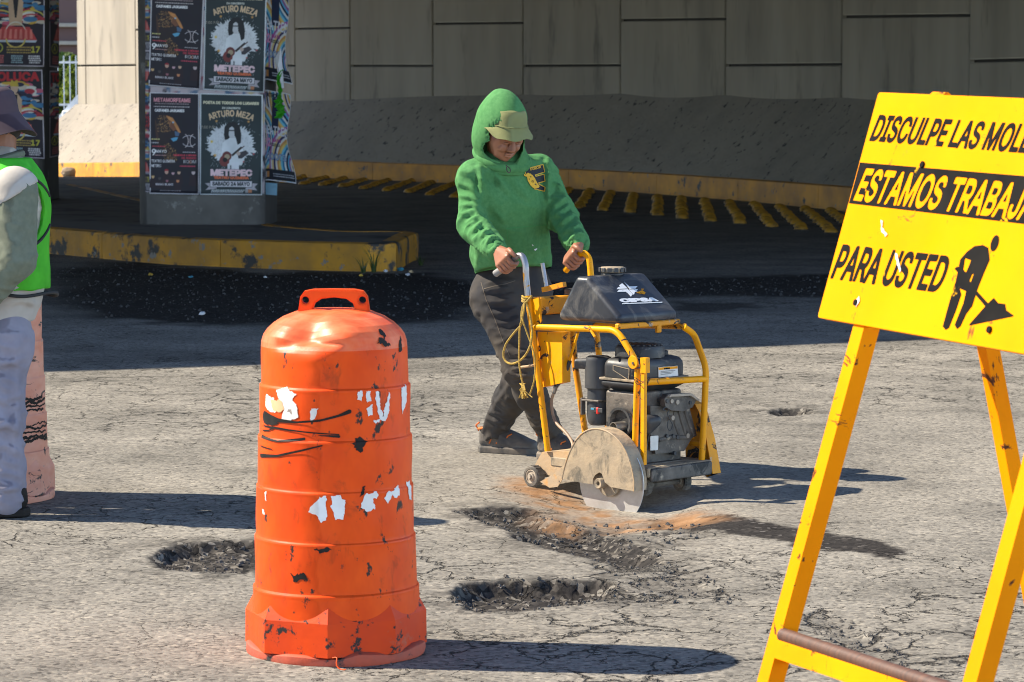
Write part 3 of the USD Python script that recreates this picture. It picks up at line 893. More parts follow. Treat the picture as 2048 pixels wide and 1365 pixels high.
def poster_guitar():
    rng = np.random.default_rng(22)
    im = Image.new('RGB', (450, 740), (214, 218, 220)); d = ImageDraw.Draw(im)
    d.rectangle([8, 8, 440, 730], fill=(33, 45, 48))
    tx(d, (222, 66), 'POETA DE TODOS LOS LUGARES', 25, (226, 214, 178), stroke=2, wsc=400 / font(25).getlength('POETA DE TODOS LOS LUGARES'), im=im)
    tx(d, (224, 104), 'EN CONCIERTO', 17, (226, 222, 210), stroke=1)
    arch_text(im, 'ARTURO MEZA', 224, 140, 330, 34, 58, (226, 190, 150), 3)
    d = ImageDraw.Draw(im)
    star(d, 118, 200, 12, (220, 160, 80)); star(d, 348, 200, 12, (220, 160, 80))
    tx(d, (58, 246), '7:00 P.M.', 27, (220, 200, 176), stroke=0, wsc=.85, im=im)
    # white splash, figure with long dark hair and a guitar
    cx, cy = 224, 372
    pts = []
    for k in range(140):
        a = k * 2 * math.pi / 140; r = (118 + 36 * rng.random()) * (1.0 + .18 * math.cos(a) ** 2)
        if math.sin(a) > .5: r *= .86
        pts.append((cx + r * math.cos(a) * 1.05, cy + r * math.sin(a) * 1.1))
    d.polygon(pts, fill=(206, 208, 212))
    for _ in range(900):
        x, y = cx + rng.normal(0, 70), cy + rng.normal(0, 70)
        c = int(150 + 90 * rng.random()); d.line([(x, y), (x + rng.normal(0, 7), y + 6 + 10 * rng.random())], fill=(c, c, c + 4), width=2)
    d.polygon([(150, 520), (160, 360), (210, 320), (260, 322), (300, 360), (320, 470), (300, 520)], fill=(222, 224, 228))
    d.polygon([(172, 300), (176, 240), (206, 206), (250, 202), (284, 230), (296, 300), (292, 356), (270, 370), (258, 320), (240, 290), (200, 330), (180, 336)], fill=(24, 24, 28))
    d.polygon([(206, 300), (210, 250), (228, 236), (244, 250), (246, 300), (236, 322), (216, 322)], fill=(196, 196, 200))
    d.polygon([(206, 262), (246, 262), (244, 270), (208, 270)], fill=(60, 58, 62))
    d.line([(300, 388), (230, 450)], fill=(40, 36, 38), width=16)
    d.line([(318, 378), (240, 446)], fill=(70, 46, 40), width=7)
    d.ellipse([160, 420, 226, 488], fill=(104, 44, 44)); d.ellipse([140, 450, 210, 530], fill=(116, 48, 46)); d.ellipse([176, 440, 214, 476], fill=(170, 150, 120)); d.ellipse([164, 466, 196, 498], fill=(26, 20, 22))
    d.polygon([(270, 430), (330, 410), (350, 430), (300, 470), (276, 470)], fill=(60, 54, 60)); d.ellipse([262, 420, 290, 448], fill=(190, 170, 160))
    d.rectangle([198, 510, 216, 548], fill=(214, 214, 220)); d.rectangle([226, 500, 280, 548], fill=(226, 226, 232))
    for x, y, c, r in ((84, 350, (222, 190, 90), 9), (108, 450, (216, 160, 70), 14), (386, 436, (190, 60, 70), 8), (314, 494, (190, 60, 60), 8)):
        star(d, x, y, r, c) if r != 9 else d.ellipse([x - r, y - r, x + r, y + r], fill=c)
    for x, y in ((60, 300), (44, 344)):
        d.ellipse([x - 18, y - 18, x + 18, y + 18], outline=(48, 60, 62), width=3)
    tx(d, (226, 576), 'METEPEC', 56, (226, 190, 196), stroke=5, wsc=300 / font(56).getlength('METEPEC'), im=im)
    tx(d, (226, 614), 'TEATRO QUIMERA', 24, (224, 104, 60), stroke=2, wsc=250 / font(24).getlength('TEATRO QUIMERA'), im=im)
    rib = (212, 206, 212)
    d.polygon([(36, 654), (120, 648), (120, 692), (40, 704), (66, 678)], fill=(176, 168, 176)); d.polygon([(330, 648), (416, 654), (392, 678), (412, 704), (330, 692)], fill=(176, 168, 176))
    d.rectangle([72, 634, 376, 682], fill=rib); d.rectangle([72, 634, 376, 682], outline=(30, 40, 44), width=3)
    tx(d, (224, 657), 'SABADO 24 MAYO', 36, (26, 34, 40), stroke=2, wsc=270 / font(36).getlength('SABADO 24 MAYO'), im=im)
    small_lines(d, 76, 320, 700, 3, 9, (210, 212, 214), rng, 5)
    d.rectangle([326, 694, 346, 722], fill=(150, 150, 150)); d.rectangle([348, 698, 374, 722], fill=(190, 120, 80))
    return im


def poster_waves():
    rng = np.random.default_rng(23)
    im = Image.new('RGB', (400, 760), (222, 220, 222)); d = ImageDraw.Draw(im)
    cols = [(226, 222, 214), (40, 120, 160), (120, 190, 214), (226, 196, 110), (210, 150, 80), (226, 222, 214), (44, 40, 90), (226, 200, 130), (220, 216, 214), (160, 90, 150), (90, 170, 205), (28, 34, 60)]
    for cxp, cyp, n, off in ((400, 0, 34, 0), (0, 420, 14, 3), (400, 620, 16, 5)):
        for k in range(n, 0, -1):
            r = k * 18; d.ellipse([cxp - r, cyp - r * 1.2, cxp + r, cyp + r * 1.2], fill=cols[(k + off) % len(cols)])
    d.rectangle([160, 60, 240, 330], fill=(26, 34, 60))
    tx(d, (120, 40), 'TEATRO', 44, (30, 30, 40), stroke=3)
    tx(d, (200, 330), 'BEATLES', 96, (232, 230, 236), stroke=3, wsc=.8, im=im)
    tx(d, (90, 436), '22', 84, (236, 150, 190), stroke=4); tx(d, (220, 412), 'MAYO', 36, (170, 60, 130), stroke=2)
    small_lines(d, 150, 260, 440, 2, 14, (60, 60, 30), rng, 8)
    tx(d, (190, 545), 'doors', 96, (70, 80, 130), stroke=4, wsc=.9, im=im)
    tx(d, (190, 545), 'doors', 96, (170, 200, 220), stroke=0, wsc=.9, im=im)
    d = ImageDraw.Draw(im)
    d.rectangle([0, 660, 400, 748], fill=(22, 26, 36)); d.rectangle([30, 680, 70, 730], fill=(190, 190, 196)); d.rectangle([72, 680, 110, 730], fill=(196, 130, 70))
    small_lines(d, 150, 380, 694, 2, 18, (214, 214, 220), rng, 7)
    d.rectangle([0, 0, 399, 759], outline=(226, 224, 226), width=9)
    return im


def poster_bands(seed=24):
    rng = np.random.default_rng(seed)
    im = Image.new('RGB', (460, 740), (206, 196, 206)); d = ImageDraw.Draw(im)
    d.rectangle([10, 10, 450, 730], fill=(34, 24, 40))
    tx(d, (230, 58), 'TOLUCA', 92, (196, 34, 44), stroke=6, wsc=400 / font(92).getlength('TOLUCA'), im=im)
    d = ImageDraw.Draw(im)
    pal = [(180, 40, 60), (60, 120, 170), (210, 196, 180), (214, 170, 60), (40, 40, 70), (200, 90, 120), (226, 222, 214)]
    for k in range(120):
        x, y = 230 + (1 if k % 2 else -1) * rng.uniform(40, 210), rng.uniform(110, 430)
        w, h = rng.uniform(16, 60), rng.uniform(6, 22)
        d.ellipse([x - w, y - h, x + w, y + h], fill=pal[rng.integers(len(pal))])
    for y, c, t in ((330, (60, 130, 180), 26), (370, (214, 200, 90), 22), (400, (190, 50, 60), 22)):
        d.arc([250, y - 60, 460, y + 60], 190, 340, fill=c, width=t // 2); d.arc([0, y - 60, 210, y + 60], 200, 350, fill=c, width=t // 2)
    d.polygon([(180, 430), (170, 250), (205, 200), (255, 200), (290, 250), (280, 430)], fill=(206, 170, 140)); d.polygon([(206, 210), (254, 210), (236, 370), (224, 370)], fill=(28, 24, 34))
    d.ellipse([200, 110, 260, 200], fill=(210, 174, 150)); d.polygon([(196, 140), (206, 84), (230, 100), (254, 84), (264, 140)], fill=(200, 170, 60))
    d.polygon([(60, 540), (120, 440), (340, 440), (400, 540)], fill=(196, 60, 60)); d.polygon([(60, 540), (400, 540), (390, 556), (70, 556)], fill=(190, 200, 214))
    d.arc([140, 400, 320, 620], 180, 360, fill=(220, 214, 200), width=8); d.arc([150, 460, 310, 600], 0, 180, fill=(214, 190, 90), width=12)
    for k in range(7):
        d.polygon([(90 + 42 * k, 530), (104 + 40 * k, 458), (120 + 40 * k, 458), (114 + 42 * k, 530)], fill=(226, 120, 110))
    d.ellipse([30, 560, 130, 640], outline=(180, 180, 60), width=10); tx(d, (80, 600), 'A', 52, (190, 186, 70), stroke=3)
    tx(d, (428, 610), '17', 60, (200, 190, 60), 'rm', 3)
    small_lines(d, 150, 360, 590, 3, 20, (180, 150, 70), rng, 9)
    for x, c in ((40, (190, 90, 90)), (190, (150, 180, 190)), (330, (214, 210, 214))):
        small_lines(d, x, x + 100, 656, 4, 16, c, rng, 11)
    return im


def wear(im, seed):
    a = np.asarray(im, float)
    h, w = a.shape[:2]
    yy, xx = np.mgrid[0:h, 0:w]
    n = fbm2(xx / 90., yy / 90., 1, 4, seed)[..., None]
    a = a * (0.86 + .22 * n) + 9
    return np.clip(a, 0, 255)


MPOS = M('poster_paper', (1, 1, 1), 0.6, attr='col', bump=(26, .12, .006))


def sheet(nm, label, im, pos, nu, nv, group=None, cat='poster', mirror=None):
    """pos(u, v) -> world points; u across, v down the sheet"""
    a = im if isinstance(im, np.ndarray) else np.asarray(im, float)
    h, w = a.shape[:2]
    u, v = np.meshgrid(np.linspace(0, 1, nu), np.linspace(0, 1, nv))
    small = np.stack([ndimage.map_coordinates(ndimage.uniform_filter(a[..., k], (h / nv, w / nu)), [v * (h - 1), u * (w - 1)], order=1) for k in range(3)], -1)
    P = pos(u, v)
    i, j = np.meshgrid(np.arange(nv - 1), np.arange(nu - 1), indexing='ij')
    q = np.stack([i * nu + j, i * nu + j + 1, (i + 1) * nu + j + 1, (i + 1) * nu + j], -1).reshape(-1, 4)
    P = P.reshape(-1, 3)
    return obj(nm, (P, q[:, ::-1]), MPOS, None, smooth=True, col=lin(small.reshape(-1, 3)) * .92, label=label, cat=cat, group=group)


c1n = np.array([math.sin(C1R), -math.cos(C1R), 0]); c1t = np.array([math.cos(C1R), math.sin(C1R), 0])
c1f = np.array([C1[0], C1[1], 0]) + c1n * C1HD
c2n = np.array([math.sin(C2R), -math.cos(C2R), 0])
c2f = np.array([C2[0], C2[1], 0]) + c2n * .62


def facepos(corners, off, seed, f=c1f, n=c1n, curl=0.01):
    q = [PL(px, py, f, n) for px, py in corners]            # tl, tr, br, bl
    def pos(u, v):
        p = q[0][None, None] * ((1 - u) * (1 - v))[..., None] + q[1] * (u * (1 - v))[..., None] + q[2] * (u * v)[..., None] + q[3] * ((1 - u) * v)[..., None]
        b = 0.006 * fbm2(u * 2.5 + seed, v * 4, 1, 3, seed) + curl * np.clip((u - .93) / .07, 0, 1) * np.clip((v - .55) / .45, 0, 1) + .6 * curl * np.clip((v - .965) / .035, 0, 1)
        return p + n * (off + b)[..., None]
    return pos


IC, IGU, IW, IB = wear(poster_cat(), 1), wear(poster_guitar(), 2), wear(poster_waves(), 3), wear(poster_bands(), 4)
# older layers of torn paper under the posters
orng = np.random.default_rng(12)
old = np.full((200, 140, 3), 176.)
oi = Image.new('RGB', (280, 400), (186, 172, 176)); od = ImageDraw.Draw(oi)
for _ in range(300):
    x, y = orng.uniform(0, 280), orng.uniform(0, 400)
    od.polygon([(x, y), (x + orng.uniform(4, 26), y + orng.uniform(-4, 8)), (x + orng.uniform(0, 20), y + orng.uniform(6, 30))], fill=tuple(int(c) for c in [(206, 198, 200), (150, 90, 100), (70, 100, 130), (50, 44, 52), (200, 180, 140)][orng.integers(5)]))
OLD = np.asarray(oi, float)
sheet('old_paper', 'layer of torn old paper under the four big posters on the column', OLD, facepos([(299, -60), (532, -60), (529, 389), (301, 386)], .004, 9, curl=0), 60, 120, cat='poster remains')
sheet('poster', 'dark big cat concert poster, upper left of the four on the column front', IC, facepos([(303, -22), (409, -18), (401, 180), (298, 172)], .012, 1), 104, 200)
sheet('poster', 'green-black guitar player poster, upper right, partly above the picture edge', IGU, facepos([(411, -22), (534, -20), (529, 186), (407, 180)], .012, 2), 122, 200)
sheet('poster', 'dark big cat concert poster, lower left, with lifted bottom corner', IC, facepos([(300, 185), (399, 187), (399, 390), (300, 388)], .013, 3, curl=.03), 104, 200)
sheet('poster', 'green-black guitar player poster, lower right, complete with POETA DE TODOS LOS LUGARES', IGU, facepos([(401, 187), (526, 190), (525, 391), (400, 390)], .013, 4), 122, 200)
strip = np.asarray(Image.fromarray(IB.astype(np.uint8)).crop((330, 40, 400, 740)), float) * .8
sheet('poster_strip', 'narrow strip of old coloured posters at the left edge of the column front', np.vstack([strip, strip[::-1], strip]), facepos([(291, -40), (301, -40), (301, 385), (291, 384)], .007, 6, curl=0), 12, 160, cat='poster remains')


def flare(y0, y1, reach, seed, zoff=0):
    """a sheet pasted round the column's right edge whose free side stands off into the air"""
    zt, zb = (PL(531, yy, c1f, c1n)[2] for yy in (y0, y1))
    plan = np.array([(C1HW + .006, -C1HD + .05), (C1HW + .012, -.46), (C1HW + .055, -.34), (C1HW + .12, -.24), (C1HW + reach * .85, -.16), (C1HW + reach, -.10)])
    s = np.linspace(0, 1, len(plan))
    def pos(u, v):
        x, y = np.interp(u, s, plan[:, 0]), np.interp(u, s, plan[:, 1])
        k = np.clip((u - .25) / .75, 0, 1)
        x = x + k * (.05 * (v - .5) + .05 * np.sin(v * 7 + seed) * .6)
        y = y + k * .06 * np.sin(v * 5 + 2 + seed)
        z = zt + (zb - zt) * v - k * .05 * (v > -1)
        return np.stack([C1[0] + x * c1t[0] - y * c1t[1], C1[1] + x * c1t[1] + y * c1t[0], z], -1)
    return pos


sheet('poster', 'wavy striped poster flaring off the upper right edge of the column', IW, flare(-40, 160, .20, 0), 110, 190)
sheet('poster', 'wavy striped poster with 22 flaring off the lower right edge', IW, flare(180, 362, .22, 1.1), 110, 190)
sheet('poster_remnant', 'small pale blue paper corner below the lower striped poster', np.full((40, 40, 3), (120., 160., 180.)), lambda u, v: facepos([(527, 366), (553, 368), (552, 392), (526, 390)], .0, 5, curl=0)(u, v) + np.array([0.0, .12, 0]), 14, 14, cat='poster remains')
gs_ = np.zeros((60, 20, 3)) + (60., 200., 20.)
gs_ *= (0.6 + .6 * np.random.default_rng(2).random((60, 1, 1)))
MGRN = M('green_plastic', (.07, .52, .02), 0.4, vary=((.03, .3, .01), 30, .8), translucent=.3)
gpts = [PD(563, 140, 31.0), PD(556, 160, 30.98), PD(561, 180, 31.0), PD(557, 205, 30.95), PD(563, 222, 31.0), PD(556, 238, 30.96)]
gt = thing('plastic_strip', 'crumpled bright green plastic strip hanging on the column edge', 'plastic strip', gpts[0])
vv, ff = [], []
rr_ = np.random.default_rng(8)
tt_ = np.linspace(0, 1, 40); cp_ = np.stack([np.interp(tt_, np.linspace(0, 1, 6), np.array(gpts)[:, k]) for k in range(3)], 1)
for k in range(40):
    w = (.022 + .03 * (tt_[k] > .55)) * (.6 + .6 * rr_.random())
    for j in np.linspace(-1, 1, 5):
        vv.append(cp_[k] + [j * w, -.012 * rr_.random() - .01 * math.cos(j * 3 + k), .006 * rr_.standard_normal()])
for k in range(39):
    for j in range(4):
        a = k * 5 + j; ff += [[a, a + 1, a + 6], [a, a + 6, a + 5]]
obj('strip', (np.array(vv) - gpts[0], np.array(ff)), MGRN, gt, smooth=False)
wt = [PD(549, 118, 31.05), PD(562, 96, 31.0), PD(566, 150, 31.0), PD(568, 176, 31.02), PD(563, 178, 31.0), PD(556, 130, 30.98)]
pt_ = thing('torn_paper', 'curled white scrap of paper torn loose above the green strip', 'paper', wt[0])
obj('scrap', trimesh.convex.convex_hull(np.vstack([np.array(wt), np.array(wt) + [0, .02, 0]]) - wt[0]), MWHT0 if 'MWHT0' in globals() else M('paper_back', (.70, .69, .70), 0.7, vary=((.6, .59, .6), 12, .5)), pt_, smooth=False)
# posters on the left column
c2t = np.array([math.cos(C2R), math.sin(C2R), 0])
c2s = np.array([C2[0], C2[1], 0]) + c2t * C2HW
sheet('poster', 'busy red and blue band poster, upper one on the far left column', IB, facepos([(-26, -62), (90, -62), (89, 134), (-26, 132)], .012, 11, c2f, c2n), 120, 190)
sheet('poster', 'busy red and blue TOLUCA band poster behind the dark hat', IB, facepos([(-28, 140), (85, 140), (90, 318), (-28, 312)], .012, 12, c2f, c2n), 120, 190)
sheet('poster', 'right-hand slice of a band poster on the column edge, upper', np.ascontiguousarray(IB[:, :150]), facepos([(97, -62), (116, -62), (116, 136), (97, 134)], .010, 13, c2s, c2t, 0), 22, 190)
sheet('poster', 'right-hand slice of a band poster on the column edge, lower', np.ascontiguousarray(IB[:, :150]), facepos([(97, 142), (116, 142), (116, 312), (97, 316)], .010, 14, c2s, c2t, 0), 22, 170)

# ------------------------------------------------------------------ rows of road domes along the kerb
MDOME = M('dome_paint', (.64, .31, .02), 0.6, vary=[((.36, .18, .03), 9, .9)], spots=((.03, .026, .022), 10, .57, .10), spots2=((.46, .22, .02), 7, .62, .08), bump=(40, .4, .006))
MDOMET = M('dome_base', (.045, .04, .034), 0.85, vary=((.09, .075, .05), 9, .8))
NEAR = [(492, 361), (529, 364), (566, 367), (604, 370), (643, 372), (684, 375.5), (727, 379), (771, 383), (816, 387), (860, 391), (908, 396), (957, 401), (1007, 405), (1057, 409), (1107, 413.5), (1156, 418), (1205, 422), (1258, 427), (1314, 432), (1367, 438.5), (1423, 444), (1483, 449), (1543, 454.5), (1603, 460), (1664, 466), (1726, 472), (1790, 478)]
kerbline = LineString(kf)
first = None
DL, DG = 'worn yellow-brown road dome in the rows set across the road by the kerb', 'yellow road domes in rows by the kerb'
for i, (px, py) in enumerate(NEAR):
    g = G(px, py)
    for k in range(12):
        p = g[:2] + np.array([.031, .62]) * k
        if kerbline.distance(Point(p)) < .22 or Polygon(np.vstack([kf, [[30, 90], [-9, 90]]])).contains(Point(p)):
            break
        if first is None:
            first = thing('road_dome', DL, 'road dome', (p[0], p[1], float(dip(p[1]))), 0, group=DG)
            dome = revolve([(1e-4, .074), (.03, .071), (.055, .060), (.072, .044), (.080, .028), (.083, .012), (.084, .0)], 18)
            vv_ = dome.vertices.copy(); vv_[:, :2] *= (1 + .05 * np.sin(np.arctan2(vv_[:, 1], vv_[:, 0]) * 3))[:, None]
            obj('dome', trimesh.Trimesh(vv_, dome.faces, process=False), MDOME, first, smooth=True)
            obj('base_plate', revolve([(.10, -.004), (.10, .008), (.08, .012)], 18), MDOMET, first, smooth=False)
        else:
            r_ = random.Random(i * 31 + k)
            copy_of(first, 'road_dome', (p[0] + r_.uniform(-.015, .015), p[1] + r_.uniform(-.03, .03), r_.uniform(-.006, .004) + float(dip(p[1]))), r_.uniform(0, 6), scale=(1, 1, r_.uniform(.85, 1.1)))

# ------------------------------------------------------------------ glimpse past the end of the wall
MBROWN = M('building_brown', (.115, .062, .052), 0.8, vary=((.09, .05, .045), .5, .8), coords='world')
MFEN = M('fence_white', (.66, .66, .64), 0.5)
MCARW = M('car_white', (.74, .75, .76), 0.25, spec=.6)
MGLASS = M('car_glass', (.03, .045, .02), 0.08, spec=.9)
MTYRE = M('tyre', (.02, .02, .02), 0.8)
MBUSH = M('leaf_yellow_green', (.22, .26, .015), 0.6, vary=((.10, .17, .02), 3, .9), coords='world', translucent=.35)
MBUSHD = M('leaf_green', (.05, .10, .015), 0.6, vary=((.10, .15, .02), 2, .9), coords='world', translucent=.3)
bl = PD(150, 100, 118)
bd = thing('building', 'dull brown building with ledges seen past the end of the wall', 'building', (bl[0], 118, 0))
obj('wall', boxm(-14, 14, 0, 12, -.2, 13, .05), MBROWN, bd, smooth=False)
for z in (2.9, 3.5, 4.2, 7.2):
    obj('ledge', boxm(-14.1, 14.1, -.25, -.02, z, z + .16, .02), MCON, bd, smooth=False)
fz = PD(135, 112, 98)[2] + .3
fn = thing('fence', 'white steel bar fence with pale top rail behind the parked van', 'fence', (-14.0, 98, -.3))
obj('plinth', boxm(-6, 6, -.1, .1, -.2, 1.2, .02), MCON, fn, smooth=False)
for z in (1.5, fz - .25):
    obj('rail', boxm(-6, 6, -.03, .03, z, z + .07), MFEN, fn, smooth=False)
for k in range(60):
    x = -5.9 + k * .2
    obj('picket', boxm(x - .018, x + .018, -.018 - .03, -.031, 1.2, fz), MFEN, fn, smooth=False)


def bush(nm, label, x, y, h, w, mat, seed, n=2600, cone=True, base=1.0):
    rng = np.random.default_rng(seed)
    t = thing(nm, label, 'shrub', (x, y, 0))
    z = h * rng.random(n) ** 0.8
    rr = (w * (1 - (z / h) ** 1.2) if cone else w * np.sqrt(np.clip(1 - ((z - h / 2) / (h / 2)) ** 2, .05, 1))) * np.sqrt(rng.random(n)) * (0.7 + .5 * rng.random(n))
    a = rng.random(n) * 6.283
    c = np.stack([rr * np.cos(a), rr * np.sin(a), z + base], 1)
    d1, d2 = rng.standard_normal((n, 3)), rng.standard_normal((n, 3))
    s = (.05 + .06 * rng.random((n, 1)))
    d1 *= s / np.linalg.norm(d1, axis=1, keepdims=True); d2 *= s / np.linalg.norm(d2, axis=1, keepdims=True)
    v = np.stack([c - d1, c + d2, c + d1, c - d2], 1).reshape(-1, 3)
    f = np.arange(n * 4).reshape(n, 4)
    obj('foliage', (v, f), mat, t, smooth=False, kind=None)
    obj('stem', tube([(0, 0, 0), (0.02, 0, h * .5 + base)], [.06, .03], 8), MBROWN, t)


b = PD(148, 150, 102); bush('shrub', 'pointed yellow-green conifer shrub behind the white fence', b[0], 102, 1.65, .55, MBUSH, 3, base=1.2)
b = PD(128, 150, 105); bush('shrub', 'rounded green shrub behind the white fence, left of the pointed one', b[0], 105, 2.1, 1.1, MBUSHD, 4, cone=False, base=.9)
b = PD(118, 150, 106); bush('shrub', 'yellow-green rounded shrub half hidden by the far left column', b[0] - 1.4, 106, 1.8, 1.2, MBUSH, 5, cone=False, base=.9)
vx = PD(104, 200, 84)[0]
van = thing('parked_van', 'white van parked beyond the end of the wall, front door window showing', 'van', (vx, 84, -.56))
van.AddScaleOp().Set(Gf.Vec3f(1.25, 1.25, 1.30))
prof_ = [(-.55, .35), (-.6, .9), (-.35, 1.05), (.15, 1.18), (.55, 1.62), (.95, 1.84), (1.6, 1.93), (3.6, 1.94), (3.85, 1.75), (3.95, .9), (3.95, .35)]
pm = Polygon(prof_).buffer(-.06).buffer(.06, quad_segs=4)
bm = extrude(pm, 1.7)
obj('body', frame_to(bm, np.array([0, .85, 0]) * 0 + np.array([0, 1.7, 0]), [1, 0, 0], [0, 0, 1], [0, -1, 0]), MCARW, van, smooth=30)
for wn in ([(.36, 1.20), (.72, 1.60), (1.0, 1.74), (1.55, 1.80), (1.55, 1.20)], [(1.66, 1.20), (1.66, 1.80), (2.6, 1.81), (2.6, 1.20)], [(2.72, 1.2), (2.72, 1.81), (3.5, 1.80), (3.65, 1.2)]):
    obj('window', frame_to(extrude(Polygon(wn).buffer(-.03).buffer(.03), .012), np.array([0, .004, 0]), [1, 0, 0], [0, 0, 1], [0, -1, 0]), MGLASS, van, smooth=False)
for x in (.35, 3.05):
    obj('wheel', disc((x, -.03, .33), (0, 1, 0), .33, .24, 28, .04), MTYRE, van)
    obj('wheel', disc((x, 1.5, .33), (0, 1, 0), .33, .24, 28, .04), MTYRE, van)
obj('door_handle', boxm(1.2, 1.36, -.03, -.005, 1.02, 1.06), MTYRE, van, smooth=False)
obj('mirror', rbox(.25, .45, -.22, -.02, 1.12, 1.30, .04), MCARW, van)
rk = G(139, 349)
st = thing('rock', 'pale brown rock lying at the foot of the yellow kerb, left', 'rock', (rk[0] * 70 / rk[1], 70.0, float(dip(70))))
rm = trimesh.creation.icosphere(3, 1.0); rv = rm.vertices * (.75 + .5 * meshkit.fbm(rm.vertices * 1.6 + 5, 3, 2)[:, None]) * [.17, .15, .13]
obj('rock_body', trimesh.Trimesh(rv + [0, -.12, .1], rm.faces, process=False), M('rock', (.26, .2, .14), .9, vary=((.16, .12, .09), 8, .8), bump=(20, .5, .01)), st, smooth=True)
# litter and weeds by the island nose
MLIT = {'white': M('litter_white', (.66, .65, .66), .6), 'blue': M('litter_blue', (.04, .22, .30), .5), 'tan': M('litter_tan', (.5, .36, .2), .7), 'yellow': M('litter_yellow', (.6, .38, .05), .6)}
for k, (px, py, c, w, what) in enumerate([(771, 545, 'white', .05, 'crumpled white paper scrap, leftmost by the island tip'), (800, 542, 'blue', .07, 'torn blue plastic scrap by the island tip'), (816, 552, 'white', .045, 'small round white scrap, rightmost by the island tip'), (822, 546, 'tan', .05, 'thin tan wrapper by the island tip'),
                                    (301, 550, 'yellow', .045, 'tiny yellow scrap on the grit below the postered column'), (382, 556, 'blue', .04, 'tiny dark blue scrap on the grit'), (404, 631, 'white', .05, 'flat white scrap on the shaded road'), (531, 556, 'white', .03, 'white pebble-like scrap on the grit'), (722, 553, 'yellow', .04, 'yellow leaf-like scrap by the weeds')]):
    g = G(px, py); rr2 = np.random.default_rng(k + 40)
    m = trimesh.creation.icosphere(1, 1.0); v = m.vertices * (.5 + .8 * rr2.random((len(m.vertices), 1))) * [w * .5, w * .5, w * .28]
    t = thing('litter', what, 'litter', (g[0], g[1], ground_z(g[0], g[1])))
    obj('scrap', trimesh.Trimesh(v + [0, 0, w * .2], m.faces, process=False), MLIT[c], t, smooth=False)
MWEED = M('weed_leaf', (.05, .10, .02), .6, vary=((.10, .13, .03), 20, .8), translucent=.25)


def weed(px, py, h, n, seed, label):
    g = G(px, py); rr2 = np.random.default_rng(seed)
    t = thing('weed', label, 'plant', (g[0], g[1] - .03, 0))
    for k in range(n):
        a = rr2.uniform(0, 6.28); l = h * rr2.uniform(.5, 1); w = .006
        p = [np.array([.02 * math.cos(a), .02 * math.sin(a), 0]) + np.array([math.cos(a) * l * .5 * s * s, math.sin(a) * l * .3 * s * s, l * s * (1 - .25 * s)]) for s in np.linspace(0, 1, 6)]
        sd2 = np.array([-math.sin(a), math.cos(a), 0])
        v = np.vstack([[q - sd2 * w * (1 - i / 5.2), q + sd2 * w * (1 - i / 5.2)] for i, q in enumerate(p)])
        f = [[2 * i, 2 * i + 1, 2 * i + 3, 2 * i + 2] for i in range(5)]
        obj('blade', (v, np.array(f)), MWEED, t, smooth=False)


weed(748, 545, .36, 22, 1, 'tuft of green weed growing against the black stain on the island kerb')
weed(727, 546, .25, 12, 2, 'smaller sparse weed tuft left of the black kerb stain')
weed(842, 531, .16, 14, 3, 'low leafy weed just past the rounded island tip')
# ------------------------------------------------------------------ plastic traffic drums
PROF = [(.2520, .020), (.2515, .10), (.2425, .155), (.2415, .20), (.2410, .2015), (.2385, .204), (.2360, .21), (.2345, .345), (.2385, .348), (.2390, .352), (.2380, .356)]


def drum_radius_profile():
    rings = [(.200, .2425, .2370), (.349, .2360, .2315), (.497, .2300, .2262), (.643, .2250, .2205), (.792, .2190, .2140)]
    pr = [(.2450, .03), (.2450, .10)]
    for i, (z, rb, rt) in enumerate(rings):
        zprev = pr[-1][1]
        pr += [(rb + .0008, z - .012), (rb + .0012, z - .004), (rb, z), (rt + .0005, z + .004), (rt, z + .012)]
    pr += [(.2135, .895), (.2120, .918), (.2060, .938), (.1950, .954), (.1780, .970), (.1500, .988), (.115, 1.002), (.07, 1.010), (.03, 1.012), (.0005, 1.0125)]
    return pr


def drum_shell(nt, nz, dents, seed, th0=-math.pi, th1=math.pi):
    pr = np.array(drum_radius_profile())
    s = np.concatenate([[0], np.cumsum(np.hypot(*np.diff(pr, axis=0).T))])
    # keep every profile corner, refine between
    tt = np.unique(np.concatenate([s, np.linspace(0, s[-1], nz)]))
    r, z = np.interp(tt, s, pr[:, 0]), np.interp(tt, s, pr[:, 1])
    th = np.linspace(th0, th1, nt)
    TH, R = np.meshgrid(th, r); _, ZZ = np.meshgrid(th, z)
    x, y = np.cos(TH), np.sin(TH)
    lump = meshkit.fbm(np.stack([x * 1.3, y * 1.3, ZZ * 5], -1), 3, seed) - 0.5
    R = R + lump * 0.010 * sstep(0.02, 0.15, ZZ) * sstep(0.0, 0.1, R)
    for (a, zc, wa, wz, dep) in dents:
        da = np.angle(np.exp(1j * (TH - a)))
        g = np.exp(-(da / wa) ** 2 - ((ZZ - zc) / wz) ** 2)
        R = R - dep * g
        ZZ = ZZ - dep * 0.6 * g * sstep(.9, .95, ZZ)
    v = np.stack([R * x, R * y, ZZ], -1).reshape(-1, 3)
    nzr = len(r)
    i, j = np.meshgrid(np.arange(nzr - 1), np.arange(nt - 1), indexing='ij')
    q = np.stack([i * nt + j, i * nt + j + 1, (i + 1) * nt + j + 1, (i + 1) * nt + j], -1).reshape(-1, 4)
    f = np.vstack([q[:, [0, 1, 2]], q[:, [0, 2, 3]]])
    return v, f, TH.ravel(), ZZ.ravel()


